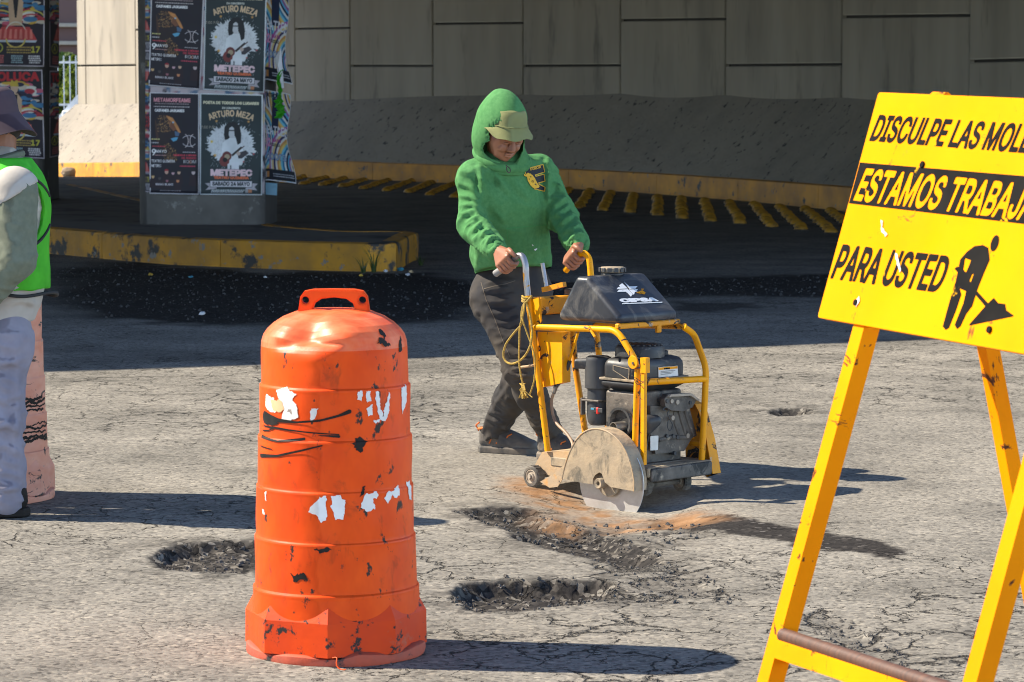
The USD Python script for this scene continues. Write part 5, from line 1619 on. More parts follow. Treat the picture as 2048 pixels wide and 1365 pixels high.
def slope_print(nm, shape, mat, h=.0007, parent=None):
    so(nm, frame_to(extrude(shape, h), sl0, SLX, SLY, SLN), mat, parent or tk_, smooth=False)


c8 = lambda q: [(1100 + a / 6.827, 520 + b / 6.827) for a, b in q]
logo = [[(1010, 300), (1035, 325), (1085, 365), (1195, 360), (1165, 395), (1085, 398)], [(985, 322), (1060, 392), (910, 402), (930, 375), (960, 370), (945, 348)],
        [(915, 440), (940, 410), (1060, 402), (1130, 470), (1105, 503), (1060, 455), (1030, 437)], [(1075, 408), (1200, 402), (1180, 430), (1195, 435), (1160, 440), (1145, 478)]]
for q in logo:
    slope_print('logo_piece', slope_shape([c8(q)]), MPRINT)
a_ = PL(*c8([(965, 585)])[0], sl0, SLN) - sl0; b_ = PL(*c8([(1485, 565)])[0], sl0, SLN) - sl0; h_ = PL(*c8([(955, 530)])[0], sl0, SLN) - sl0
A2, B2, H2 = (np.array([q @ SLX, q @ SLY]) for q in (a_, b_, h_))
txt = text_shape('CiPSA', abs((H2 - A2)[1]) * 1.0, 1.0, 0, 9)
k = np.linalg.norm(B2 - A2) / txt.bounds[2]
txt = affinity.translate(affinity.rotate(affinity.scale(txt, k, 1, origin=(0, 0)), math.degrees(math.atan2(*(B2 - A2)[::-1])), origin=(0, 0)), *A2)
slope_print('lettering', txt, MPRINT)
slope_print('underline', slope_shape([c8([(985, 606), (1530, 586), (1535, 576), (985, 595)])]), MPRINT)
for q in ([(1180, 450), (1225, 430), (1260, 418), (1305, 450), (1290, 472), (1230, 462)], [(1245, 398), (1285, 396), (1280, 408), (1250, 408)]):
    slope_print('chipped_paint', slope_shape([c8(q)]), MYEL, .0009)
cu = (tp['rt'][0] + tp['tt'][0]) / 2 + .005
cc = W(cu + .005, .195, tp['rt'][2] - .004)
so('tank_neck', disc(cc, SZ, .045, .014, 32, .004), MTANK)
cap_ = [disc(cc + SZ * .014, SZ, .052, .022, 36, .005)]
so('tank_cap', cap_, MDUST)
for k in range(12):
    a = k * math.pi / 6
    q = cc + SZ * .016 + (math.cos(a) * SU + math.sin(a) * SV) * .0525
    m = boxm(-.0045, .0045, -.009, .009, 0, .018, .0015)
    so('cap_rib', frame_to(m, q, math.cos(a) * SU + math.sin(a) * SV, -math.sin(a) * SU + math.cos(a) * SV, SZ), MBLKP, smooth=False)
# engine: fuel tank, starter, filter, block
ue = uvz(R(1270, 760, .03))[0]
zT, zB = uvz(R(1270, 716, .03))[2], uvz(R(1270, 789, .03))[2]
zm = zB + (zT - zB) * .36
e0, e1, f0, f1 = ue - .19, ue, .03, .345
up_ = blob([((u, v, z), rr) for u in (e0 + .035, e1 - .035) for v in (f0 + .035, f1 - .035) for z, rr in ((zm + .012, .034), (zT - .045, .034))] + [((u, v, zT - .022), .02) for u in (e0 + .07, e1 - .06) for v in (f0 + .07, f1 - .07)])
ft = so('fuel_tank', loc(up_), MENG, smooth=30)
lo_ = blob([((u, v, zm - .018), .014) for u in (e0 + .012, e1 - .012) for v in (f0 + .012, f1 - .012)] + [((u, v, zB + .016), .014) for u in (e0 + .04, e1 - .04) for v in (f0 + .05, f1 - .04)])
so('fuel_tank_lower', loc(lo_), MENG, smooth=30)
so('fuel_tank_seam', sbx(e0 - .006, e1 + .006, f0 - .006, f1 + .006, zm - .006, zm + .004, .002), MDUST)
fr = lambda px, py: np.array([(PL(px, py, W(ue + .0005, 0, 0), SU) - SO) @ SV, PL(px, py, W(ue + .0005, 0, 0), SU)[2]])
q = [fr(*p) for p in ((1316, 735), (1355, 732), (1356, 752), (1317, 755))]
lb = so('warning_label', frame_to(extrude(Polygon(q), .0012), W(ue + .0005, 0, 0), SV, SZ, SU), MLBL, smooth=False)
q = [fr(*p) for p in ((1316.5, 735.5), (1354.5, 732.5), (1354.7, 737.5), (1317, 740.5))]
so('label_band', frame_to(extrude(Polygon(q), .0006), W(ue + .0018, 0, 0), SV, SZ, SU), MYEL, lb, smooth=False)
tw = text_shape('WARNING', .0062, 1.0, 0, 6)
b0 = fr(1327, 739.6)
so('lettering', frame_to(extrude(affinity.translate(tw, b0[0], b0[1]), .0006), W(ue + .0025, 0, 0), SV, SZ, SU), MSK, lb, smooth=False)
for k in range(3):
    y = 743 + k * 3
    q = [fr(*p) for p in ((1321, y), (1350 - 4 * k, y - 2.2), (1350 - 4 * k, y - 1.3), (1321, y + .9))]
    so('print_line', frame_to(extrude(Polygon(q), .0005), W(ue + .0018, 0, 0), SV, SZ, SU), MBLKP, lb, smooth=False)
q = [uvz(R(px, py, f0))[[0, 2]] for px, py in ((1226, 730), (1259, 738), (1258, 762), (1226, 741))]
lab2 = Polygon(q).buffer(0)
so('side_label', frame_to(extrude(lab2.difference(lab2.buffer(-.003)), .001), SO + (f0 - .001) * SV, SU, SZ, SV), MDUST, smooth=False)
stc = W(ue - .12, .19, zT - .012)
so('recoil_starter', revolve([(1e-5, .052), (.07, .052), (.094, .046), (.102, .034), (.103, 0), (1e-5, 0)], 40).apply_transform(np.array([[1, 0, 0, stc[0]], [0, 1, 0, stc[1]], [0, 0, 1, stc[2]], [0, 0, 0, 1]], float)), MENG)
for k in range(22):
    a = k * 2 * math.pi / 22
    d_ = np.array([math.cos(a), math.sin(a), 0])
    so('grille_slot', frame_to(boxm(-.012, .012, -.0045, .0045, -.002, .002), stc + SZ * .0505 + d_ * .078, d_, np.cross(SZ, d_), SZ), MBLKP, smooth=False)
so('tank_cap_small', disc(W(ue - .07, .26, zT - .008), SZ, .032, .02, 24, .003), MENG)
# air filter stack
fc = R(1197, 790, .10); fu, fv, _ = uvz(fc)
zf = lambda py: uvz(PL(1197, py, fc, np.array([0, 1., 0])))[2]
af = so('air_filter', loc(revolve([(1e-5, zf(712)), (.040, zf(712)), (.052, zf(715)), (.056, zf(721)), (.057, zf(775)), (.052, zf(777)), (1e-5, zf(777))], 36).apply_translation([fu, fv, 0])), MBLKP)
so('snorkel', loc(blob([((fu - .085, fv - .045, zf(735)), .008), ((fu - .07, fv - .055, zf(724)), .012), ((fu - .01, fv - .03, zf(723)), .016), ((fu - .01, fv - .03, zf(732)), .014), ((fu - .075, fv - .02, zf(736)), .007)])), MBLKP, af, smooth=30)
so('filter_lower', loc(revolve([(1e-5, zf(776)), (.046, zf(776)), (.047, zf(800)), (.0475, zf(832)), (.044, zf(844)), (.034, zf(850)), (1e-5, zf(852))], 32).apply_translation([fu, fv, 0])), MBLKP)
so('filter_bracket', [sbx(fu - .05, fu + .05, fv - .055, fv + .04, zf(802), zf(798), .002), sbx(fu - .052, fu - .044, fv - .055, fv - .03, zf(830), zf(796), .002)], MCAST, smooth=False)
so('kill_switch', sbx(fu + .038, fu + .052, fv - .058, fv - .045, zf(825), zf(812), .003), MRED)
q0_ = uvz(R(1182, 815, .045)); q1_ = uvz(R(1205, 826, .045))
so('brand_plate', sbx(q0_[0], q1_[0], .043, .0465, q1_[2], q0_[2], .001), MBLKP)
so('brand_plate_blue', sbx(q0_[0] + .002, q0_[0] + .02, .0415, .043, (q1_[2] + q0_[2]) / 2, q0_[2] - .002, 0), MBLUE, smooth=False)
# crankcase
zc0, zc1 = uvz(R(1270, 934, .05))[2], zB + .006
bx0, bx1 = ue - .17, ue - .005
so('crankcase', loc(blob([((u, v, z), .012) for u in (bx0, bx1 - .012) for v in (.06, .31) for z in (zc0 + .01, zc1 - .014)])), MCAST, smooth=30)
oc = R(1244, 845, .045); ou, ov, oz = uvz(oc)
rg = revolve([(.040, -.004), (.058, -.004), (.062, .0), (.062, .018), (.052, .018), (.046, .006), (.042, -.03), (.040, -.03)], 40)
so('fan_housing_ring', frame_to(rg, oc, SU, SZ, -SV), MENG)
so('fan_recess', disc(oc + SV * .012, -SV, .047, .008, 32), MBLKP)
so('exhaust_pipe', frame_to(revolve([(.019, -.02), (.021, -.02), (.021, .062), (.0185, .062), (.0180, .01), (.001, .01)], 28), R(1247, 853, .045), SU, SZ, -SV), MSTEEL if False else M('bright_tin', (.55, .50, .42), 0.3, metallic=.8, vary=((.35, .3, .24), 14, .8)))
# front of the engine: casting details
Fp = lambda px, py, d=0.0: PL(px, py, W(bx1 + d, 0, 0), SU)
c4 = lambda a, b: (1140 + a / 4.875, 680 + b / 4.875)
def fplate(pts, d, th, mat, nm):
    q = [((Fp(*c4(*p)) - SO) @ SV, Fp(*c4(*p))[2]) for p in pts]
    so(nm, frame_to(extrude(Polygon(q).buffer(-.003).buffer(.003), th), W(bx1 + d, 0, 0), SV, SZ, SU), mat, smooth=30)
fplate([(835, 570), (870, 525), (980, 512), (1080, 515), (1150, 575), (1110, 650), (1020, 690), (900, 680), (845, 640)], .02, .028, MCAST, 'mount_bracket')
fplate([(850, 560), (880, 522), (1080, 512), (1160, 575), (1150, 590), (1075, 535), (885, 545)], .04, .02, MHUB, 'bracket_lip')
fplate([(750, 640), (1130, 660), (1200, 930), (1150, 960), (1080, 1080), (800, 1110), (745, 900)], .0, .02, MCAST, 'crankcase_cover')
for a, b, rr_, hh in ((935, 755, 5, .04), (905, 590, 4.5, .052), (960, 600, 5, .052), (860, 590, 4, .052), (1085, 605, 4, .052), (1000, 945, 4, .03), (960, 935, 4, .03), (900, 935, 4, .03), (975, 1100, 4, .03), (1100, 930, 5, .03)):
    so('bolt', disc(Fp(*c4(a, b)), SU, rr_ / 485, hh, 8), MHUB if rr_ > 4 else MBLKP)
for pts_, rr_ in (([(1060, 690), (1090, 800), (1130, 930)], .011), ([(1110, 670), (1150, 800), (1200, 930)], .010), ([(1010, 700), (1020, 820), (1060, 930)], .007), ([(860, 980), (980, 950), (1150, 955)], .010)):
    so('casting_rib', tube([Fp(*c4(*p), .018) for p in pts_], rr_, 8), MCAST)
so('elbow', loc(blob([(uvz(Fp(*c4(760, 800), .03)), .03), (uvz(Fp(*c4(835, 790), .045)), .024), (uvz(Fp(*c4(760, 880), .03)), .02)])), MENG, smooth=30)
so('wire_loop', tube([Fp(*c4(*p), .045) for p in ((930, 690), (900, 680), (940, 660), (965, 690), (950, 720), (975, 780), (1000, 830), (985, 880), (965, 880), (950, 840), (960, 780))], .0022, 6, steps=4), MBLKP)
so('wire', tube([Fp(*c4(*p), .036) for p in ((775, 800), (770, 930), (755, 1010), (748, 1100))], .002, 6, steps=3), MBLKP)
fplate([(742, 935), (820, 930), (815, 1070), (742, 1075)], .021, .003, MLBL, 'spec_label')
fplate([(750, 948), (812, 944), (812, 956), (750, 960)], .024, .001, MBLKP, 'label_print')
fplate([(750, 975), (790, 972), (790, 980), (750, 984)], .024, .001, MBLKP, 'label_print')
fplate([(750, 1000), (810, 996), (810, 1006), (750, 1010)], .024, .001, MBLKP, 'label_print')
so('drain_plug', disc(Fp(*c4(1190, 1010)), SU, .012, .05, 8), MYELD)
# chassis
zd1, zd0 = uvz(R(1290, 936, .0))[2], uvz(R(1290, 956, .0))[2]
so('deck', sbx(ue - .45, uF + .03, .0, vL + .01, zd0, zd1, .005), MDUST)
so('deck_front_lip', loc(blob([((uF + .03, v, z), .008) for v in (.02, vL) for z in (zd0 - .012, zd1 - .012)])), MCAST)
so('engine_foot', sbx(bx0, bx1 + .035, .06, .30, zd1 - .001, zc0 + .012, .004), MCAST)
so('rear_chassis', plate_v([(1070, 930), (1084, 904.5), (1150, 903), (1150, 957), (1110, 956), (1092, 949)], .004, vL - .01), MDUSTO, smooth=False)
for px, py, rr_ in ((1128, 940, .0135), (1130, 953, .008)):
    so('chassis_bolt', [disc(R(px, py, .003), -SV, rr_, .008, 20, .002), disc(R(px, py, -.005), -SV, rr_ * .5, .01, 6)], MDUST)
so('splash_flap', [plate_v([(1080, 964), (1108, 948), (1126, 957), (1115, 974), (1099, 976)], -.05, .004)], MDUSTO, smooth=False)
# blade guard
arc = [(1125, 958), (1134, 922), (1144.5, 896), (1160.5, 872), (1181, 859.5), (1202, 859), (1225, 869.5), (1248.5, 896), (1263, 931), (1269, 962), (1269, 983)]
ga = np.array([uvz(R(px, py, -.095))[[0, 2]] for px, py in arc])
gs = np.concatenate([[0], np.cumsum(np.hypot(*np.diff(ga, axis=0).T))])
from scipy.interpolate import CubicSpline
tt = np.linspace(0, gs[-2], 40)
cs_ = CubicSpline(gs, ga)(tt)
bot = np.array([uvz(R(px, py, -.095))[[0, 2]] for px, py in [(1269, 983), (1222, 974), (1211, 965), (1205, 948), (1200, 945), (1192, 950), (1187, 958), (1187, 969), (1166, 966)]])
gp = Polygon(np.vstack([cs_, bot]))
so('blade_guard', frame_to(extrude(gp, .004), SO - .099 * SV, SU, SZ, SV), MDUST, smooth=False)
arcline = LineString(np.vstack([cs_, ga[-1:]]))
rim_ = arcline.buffer(.0035, cap_style=2)
so('guard_rim', frame_to(extrude(rim_, .072), SO - .099 * SV, SU, SZ, SV), MDUST, smooth=30)
so('guard_edge', tube([W(a, -.098, b) for a, b in np.vstack([cs_, ga[-1:]])], .0035, 6), MDUSTO)
hub = R(1200, 967, -.10); hu, hv, hz = uvz(hub)
BR = .178
bc = W(hu + .02, -.055, hz + .004)
so('saw_disc', disc(bc, SV, BR, .004, 90, .0006), MBLADE)
so('disc_flange', disc(bc - SV * .022, SV, .060, .020, 40, .004), MDUST)
so('arbor_nut', frame_to(revolve([(.009, -.004), (.009, .012), (.019, .014), (.021, .010), (.0215, -.05), (1e-4, -.05)], 28), hub, SU, SZ, -SV), MDUST)
# wheels
def wheel(c, rr_, w):
    wv = so('wheel', frame_to(revolve([(1e-4, -w), (rr_ - .004, -w), (rr_, -w + .005), (rr_, -.005), (rr_ - .004, 0), (rr_ * .72, .0), (rr_ * .70, -.004)], 32), c, SU, SZ, -SV), MRUB)
    so('hub', frame_to(revolve([(rr_ * .72, -.003), (rr_ * .6, -.001), (rr_ * .58, -.006), (rr_ * .4, -.006), (rr_ * .36, .002), (rr_ * .2, .003), (rr_ * .18, .010), (1e-4, .010)], 28), c, SU, SZ, -SV), MHUB, wv)
    for k in range(18):
        a = k * 2 * math.pi / 18
        d_ = math.cos(a) * SU + math.sin(a) * SZ
        so('tread', frame_to(boxm(-.002, .002, -.004, .004, 0, w - .012), c + SV * .006 + d_ * rr_, d_, np.cross(SV, d_), SV), MRUB, wv, smooth=False)
wr = .044
wheel(W(uvz(R(1061, 951, -.045))[0], -.045, wr), wr, .045)
wheel(W(uvz(R(1061, 951, -.045))[0], vL, wr), wr, .045)
wheel(W(uF - .08, .07, .040), .040, .04)
wheel(W(uF - .08, vL - .07, .040), .040, .04)
so('axle', tube([W(uF - .08, .05, .040), W(uF - .08, vL - .05, .040)], .012, 10), MCAST)
so('rear_axle', tube([W(uvz(R(1061, 951, -.045))[0], -.05, wr), W(uvz(R(1061, 951, -.045))[0], vL, wr)], .011, 10), MCAST)
# belt guard on the far side
vb = vL + .055
so('belt_guard', plate_v([(1366, 815), (1378, 806), (1396, 803), (1406, 808), (1414, 824), (1428, 875), (1441, 946), (1414, 955), (1396, 938), (1372, 925)], vb, .004), MYELD, smooth=False)
bgo = np.array([uvz(R(px, py, vb))[[0, 2]] for px, py in [(1366, 815), (1378, 806), (1396, 803), (1406, 808), (1414, 824), (1428, 875), (1441, 946)]])
so('belt_guard_rim', frame_to(extrude(LineString(bgo).buffer(.002, cap_style=2), .05), SO + (vb - .05) * SV, SU, SZ, SV), MYELD, smooth=False)
# hose, rods
so('water_hose', tube([R(1108, 784, .03), R(1103, 806, .03), R(1110, 842, .03), R(1132, 866, .0), R(1144, 884, -.03), R(1147, 902, -.06)], .0065, 10, steps=5), MHOSE)
so('hose_valve', tube([R(1112, 772, .03), R(1107, 786, .03)], .010, 10), MCAST)
so('control_rod', tube([R(1157, 664, .06), R(1138, 724, .06)], .0055, 8), MYEL)
so('rod_sleeve', tube([R(1140, 722, .06), R(1126, 757, .05), R(1113, 772, .035)], .009, 10), MBLKP)
so('tie_wire', tube([Ru(a, b, uF + .012) for a, b in ((1264, 752), (1284, 764), (1296, 762), (1300, 754), (1290, 762), (1276, 770), (1268, 758), (1288, 778), (1290, 788))], .0014, 5, steps=3), MBLKP)
# rope
MROPE = M('yellow_rope', (.48, .31, .045), 0.8, vary=((.22, .14, .03), 60, 1.0), bump=(160, .6, .003), stretch=(1, 1, 2.5))
rope = thing('rope', 'yellow twisted rope knotted to the saw handle and hanging in a loop', 'rope', R(1056, 600, -.02))
RO = R(1056, 600, -.02)
c7 = lambda a, b, v: R(930 + a / 3.5, 540 + b / 3.5, v)


def ro(nm, mesh, parent=rope, **k):
    m = (trimesh.util.concatenate(mesh) if isinstance(mesh, list) else mesh).copy(); m.apply_translation(-RO)
    return obj(nm, m, MROPE, parent, **k)


lp = [c7(a, b, v) for a, b, v in ((468, 182, -.02), (440, 215, -.024), (405, 255, -.028), (395, 330, -.03), (400, 375, -.03), (345, 440, -.03), (290, 515, -.03), (268, 590, -.03), (285, 640, -.03), (330, 658, -.03), (390, 632, -.03), (440, 570, -.028), (468, 480, -.024), (465, 380, -.022), (445, 280, -.022), (428, 225, -.022))]
ro('loop', tube(lp, .0045, 8, steps=4))
ro('strand', tube([c7(a, b, v) for a, b, v in ((420, 210, -.025), (410, 300, -.034), (385, 400, -.034), (380, 500, -.032), (378, 640, -.032), (392, 740, -.032), (405, 800, -.032))], .004, 8, steps=4))
ro('strand', tube([c7(a, b, v) for a, b, v in ((415, 240, -.028), (400, 330, -.036), (430, 430, -.03), (462, 520, -.026), (488, 620, -.026), (486, 760, -.03), (465, 840, -.03), (450, 880, -.03))], .0034, 8, steps=4))
kn = []
for k in range(3):
    c = c7(432, 190 + 13 * k, 0)
    kn.append(tube([c + (math.cos(a) * SU + math.sin(a) * SV) * .0185 + SZ * .004 * math.sin(a * 2 + k) for a in np.linspace(0, 2 * math.pi, 20)], .0045, 8))
ro('knot', kn)
fr_ = np.random.default_rng(3)
tas = [tube([c7(405 + 8 * fr_.standard_normal(), 795, -.032), c7(410 + 10 * fr_.standard_normal(), 840, -.032 + .006 * fr_.standard_normal()), c7(418 + 16 * fr_.standard_normal(), 892 + 8 * fr_.standard_normal(), -.032 + .01 * fr_.standard_normal())], .0022, 5) for _ in range(18)]
ro('frayed_end', tas)

# fine dust thrown up round the disc
dv = trimesh.creation.icosphere(3, 1.0).vertices
for k, (c, r_, den) in enumerate(((W(hu + .20, -.10, .05), (.30, .20, .06), .10), (W(hu - .28, -.08, .045), (.30, .16, .06), .14))):
    mv = usdkit.material(stage, f'/World/Looks/dust_air_{k}', {'v': ('principled_volume', {'color': (.82, .70, .55), 'density': den, 'anisotropy': .2})}, [], volume='v.volume')
    vv_ = dv * np.array(r_) * (1 + .25 * (meshkit.fbm(dv * 2 + k, 2, 4)[:, None] - .5))
    vv_ = c + vv_[:, :1] * SU + vv_[:, 1:2] * SV + vv_[:, 2:] * SZ
    vv_[:, 2] = np.maximum(vv_[:, 2], -.10)
    obj('dust_cloud', trimesh.Trimesh(vv_, trimesh.creation.icosphere(3, 1.0).faces, process=False), mv, None, smooth=False, label=('thin tan dust drifting in front of the saw disc', 'thin tan dust drifting behind the saw wheel')[k], cat='dust', kind='stuff')
# ------------------------------------------------------------------ people
def surface_nets(F, lo, h):
    """closed surface of the field F < 0 on a grid"""
    s = F < 0
    nx, ny, nz = F.shape
    c = sum(s[a:nx - 1 + a, b:ny - 1 + b, d:nz - 1 + d].astype(np.int8) for a in (0, 1) for b in (0, 1) for d in (0, 1))
    act = (c > 0) & (c < 8)
    idx = -np.ones(act.shape, np.int64); ii = np.argwhere(act); idx[act] = np.arange(len(ii))
    pos, cnt = np.zeros((len(ii), 3)), np.zeros(len(ii))
    cor = [(a, b, d) for a in (0, 1) for b in (0, 1) for d in (0, 1)]
    val = {k: F[ii[:, 0] + k[0], ii[:, 1] + k[1], ii[:, 2] + k[2]] for k in cor}
    for k in cor:
        for ax in range(3):
            if k[ax] == 0:
                k2 = list(k); k2[ax] = 1; k2 = tuple(k2)
                a, b = val[k], val[k2]
                m = (a < 0) != (b < 0)
                t = np.where(m, a / np.where(m, a - b, 1), 0)
                p = np.array(k, float)[None] + np.eye(3)[ax][None] * t[:, None]
                pos += np.where(m[:, None], p, 0); cnt += m
    v = (ii + pos / cnt[:, None]) * h + lo
    faces = []
    for ax in range(3):
        o1, o2 = [(1, 2), (2, 0), (0, 1)][ax]
        sl0, sl1 = [slice(None)] * 3, [slice(None)] * 3
        sl0[ax], sl1[ax] = slice(0, -1), slice(1, None)
        ch = s[tuple(sl0)] != s[tuple(sl1)]
        e = np.argwhere(ch)
        e = e[(e[:, o1] > 0) & (e[:, o2] > 0) & (e[:, o1] < F.shape[o1] - 1) & (e[:, o2] < F.shape[o2] - 1)]
        inside = s[e[:, 0], e[:, 1], e[:, 2]]
        q = []
        for d1, d2 in ((1, 1), (0, 1), (0, 0), (1, 0)):
            g = e.copy(); g[:, o1] -= d1; g[:, o2] -= d2
            q.append(idx[g[:, 0], g[:, 1], g[:, 2]])
        q = np.stack(q, 1)
        q = np.where(inside[:, None], q, q[:, ::-1])
        faces.append(q[(q >= 0).all(1)])
    q = np.vstack(faces)
    return trimesh.Trimesh(v, np.vstack([q[:, [0, 1, 2]], q[:, [0, 2, 3]]]), process=False)


def relax(m, it=3, lam=.5, mu=-.52):
    from scipy.sparse import coo_matrix, diags
    e = m.edges_unique; n = len(m.vertices)
    a = coo_matrix((np.ones(len(e)), (e[:, 0], e[:, 1])), (n, n)).tocsr(); a = a + a.T
    d = np.asarray(a.sum(1)).ravel(); L = diags(1 / np.maximum(d, 1)) @ a
    v = np.array(m.vertices)
    for _ in range(it):
        for k in (lam, mu):
            dv = L @ v - v; dv[d == 0] = 0
            v = v + k * dv
    return trimesh.Trimesh(v, m.faces, process=False)


class Field:
    def __init__(self, lo, hi, h):
        self.lo, self.h = np.asarray(lo, float), h
        n = np.ceil((np.asarray(hi) - lo) / h).astype(int) + 1
        g = np.meshgrid(*[self.lo[k] + h * np.arange(n[k]) for k in range(3)], indexing='ij')
        self.P = np.stack(g, -1).astype(np.float32); self.F = np.full(self.P.shape[:3], 9.0, np.float32)

    def cone(self, a, b, ra, rb, flat=None):
        P = self.P - np.asarray(a, np.float32); d = np.asarray(b, np.float32) - np.asarray(a, np.float32)
        L = float(d @ d) + 1e-9
        if flat is not None:
            ax, k = np.asarray(flat[0], np.float32), flat[1]
            ax = ax / np.linalg.norm(ax)
            t = np.clip((P @ d) / L, 0, 1)
            q = P - t[..., None] * d
            w = q @ ax
            q = q + ((1 / k - 1) * w)[..., None] * ax
            return np.linalg.norm(q, axis=-1) - (ra + (rb - ra) * t)
        t = np.clip((P @ d) / L, 0, 1)
        return np.linalg.norm(P - t[..., None] * d, axis=-1) - (ra + (rb - ra) * t)

    def ell(self, c, ex, ey, ez, r):
        P = self.P - np.asarray(c, np.float32)
        q = np.stack([P @ np.asarray(ex, np.float32) / r[0], P @ np.asarray(ey, np.float32) / r[1], P @ np.asarray(ez, np.float32) / r[2]], -1)
        n = np.linalg.norm(q, axis=-1)
        return (n - 1) * min(r)

    def add(self, d, k=0.03):
        h = np.clip(0.5 + 0.5 * (self.F - d) / k, 0, 1)
        self.F = self.F * (1 - h) + d * h - k * h * (1 - h)
        return self

    def cut(self, d, k=0.01):
        h = np.clip(0.5 - 0.5 * (self.F + d) / k, 0, 1)
        self.F = self.F * (1 - h) - d * h + k * h * (1 - h)
        return self

    def mesh(self, smooth=3):
        m = surface_nets(self.F, self.lo, self.h)
        cc = trimesh.graph.connected_component_labels(m.edges, node_count=len(m.vertices))
        keep = np.bincount(cc) > 60
        m = trimesh.Trimesh(m.vertices, m.faces[keep[cc[m.faces[:, 0]]]], process=False)
        m.remove_unreferenced_vertices()
        return relax(m, smooth)


def displace(m, f):
    n = np.array(m.vertex_normals)
    return trimesh.Trimesh(m.vertices + n * f(m.vertices)[:, None], m.faces, process=False)


def ridged(p, sc, seed, stretch=(1, 1, 1)):
    return 1 - np.abs(meshkit.fbm(p * np.asarray(stretch) * sc, 3, seed) * 2 - 1) * 2


def folds_along(bones, amp, freq, seed):
    """soft cross folds along limbs: bones = (a, b, radius, strength)"""
    def f(p):
        out = 0.010 * (ridged(p, 4.2, seed, (1.0, 1.0, .55)) - .5) + 0.003 * (ridged(p, 9, seed) - .5)
        for i, (a, b, r, st) in enumerate(bones):
            d = b - a; L = np.linalg.norm(d); t = ((p - a) @ d) / L ** 2
            q = p - a - t[:, None] * d
            w = np.clip(1.4 - np.linalg.norm(q, axis=1) / r / 1.25, 0, 1) * (t > -.1) * (t < 1.1)
            e1 = np.cross(d / L, [0.3, .2, .9]); e1 /= np.linalg.norm(e1); e2 = np.cross(d / L, e1)
            ph = np.arctan2(q @ e2, q @ e1)
            x = np.stack([t * L * freq + 0.5 * np.sin(ph + i), np.cos(ph) * 1.1, np.sin(ph) * 1.1 + 7 * i], -1)
            nz = meshkit.noise(x, seed + i)
            rid = 1 - np.abs(2 * nz - 1)
            out = out + amp * st * w * (rid ** 2 - .35)
        return out
    return f


def creases(m, lines, seed=0):
    """cloth folds: raised ridges with a furrow beside them, along surveyed fold lines on the side that faces the survey; lines = (points, width px, height m)"""
    n = np.array(m.vertex_normals); v = np.array(m.vertices)
    front = np.clip(-(n * (v - EYE)).sum(1) / np.linalg.norm(v - EYE, axis=1) * 2.0, 0, 1)
    p = proj(v); q = shapely.points(p)
    out = np.zeros(len(v))
    for pts, w, h in lines:
        L = LineString(pts)
        d = shapely.distance(L, q); t = shapely.line_locate_point(L, q, normalized=True)
        i = np.minimum((t * (len(pts) - 1) * 1.0).astype(int), len(pts) - 2)
        a = np.array(pts, float); loc_ = shapely.get_coordinates(shapely.line_interpolate_point(L, t, normalized=True))
        tan = shapely.get_coordinates(shapely.line_interpolate_point(L, np.clip(t + .02, 0, 1), normalized=True)) - shapely.get_coordinates(shapely.line_interpolate_point(L, np.clip(t - .02, 0, 1), normalized=True))
        side = np.sign(tan[:, 0] * (p[:, 1] - loc_[:, 1]) - tan[:, 1] * (p[:, 0] - loc_[:, 0]))
        fade = np.sin(np.clip(t, .0, 1) * math.pi) ** .6
        x = d * side / w
        out += h * fade * (np.exp(-x ** 2) - .75 * np.exp(-((x - 1.9) / 1.0) ** 2) * (d < 5 * w))
    return trimesh.Trimesh(v + n * (out * front)[:, None], m.faces, process=False)


def chain(pts):
    """list of (point, radius) -> manifold pieces, one hull for each bone"""
    S = [manifold3d.Manifold.sphere(r, 16).translate(list(map(float, p))) for p, r in pts]
    return [manifold3d.Manifold.batch_hull([S[i], S[i + 1]]) for i in range(len(S) - 1)]


def grip_hand(wrist, bar_c, bar_d, knuck, thumb_side, rbar, k=1.0):
    """a hand closed round a bar. bar_c: point of the bar under the middle of the palm; bar_d: along the bar, towards the thumb side;
    knuck: from the bar's axis to the back of the hand (unit, square to bar_d)"""
    bar_d = bar_d / np.linalg.norm(bar_d); n = knuck - bar_d * (knuck @ bar_d); n /= np.linalg.norm(n)
    s = np.cross(bar_d, n)
    s = s if s @ (wrist - bar_c) < 0 else -s            # fingers pass over the far side from the wrist
    at = lambda a, r, o: bar_c + (n * math.cos(a) + s * math.sin(a)) * r + bar_d * o
    rr, pieces = rbar + .0105, []
    pal = [(at(-.95, rr + .010, .032), .0135), (at(-.95, rr + .010, -.030), .0125), (at(.15, rr + .005, .036), .0125), (at(.1, rr + .004, -.034), .011), (wrist, .026)]
    pieces.append(manifold3d.Manifold.batch_hull([manifold3d.Manifold.sphere(r * k, 16).translate(list(map(float, p))) for p, r in pal]))
    for i, (o, ln, r0) in enumerate(((.031, 1.0, .0100), (.0105, 1.12, .0102), (-.0105, 1.05, .0098), (-.031, .84, .0088))):
        a = [.12, .12 + 1.25 * ln, .12 + 2.1 * ln, .12 + 2.85 * ln]
        pts = [(at(a[0], rr + .006, o), r0 + .0012), (at(a[1], rr + .004, o * .98), r0 + .0004), (at(a[2], rr + .001, o * .95), r0 - .0006), (at(a[3], rr, o * .92), r0 - .0016)]
        pieces += chain(pts)
    th = [(at(-.9, rr + .012, .032), .014), (at(-.55, rr + .012, .052), .0115), (at(.1, rr + .006, .066), .0102), (at(.75, rr + .001, .070), .0088)] if thumb_side > 0 else \
         [(at(-1.0, rr + .012, .034), .014), (at(-1.6, rr + .008, .048), .0115), (at(-2.3, rr + .003, .052), .0102), (at(-2.9, rr + .002, .048), .0088)]
    pieces += chain(th)
    return pieces


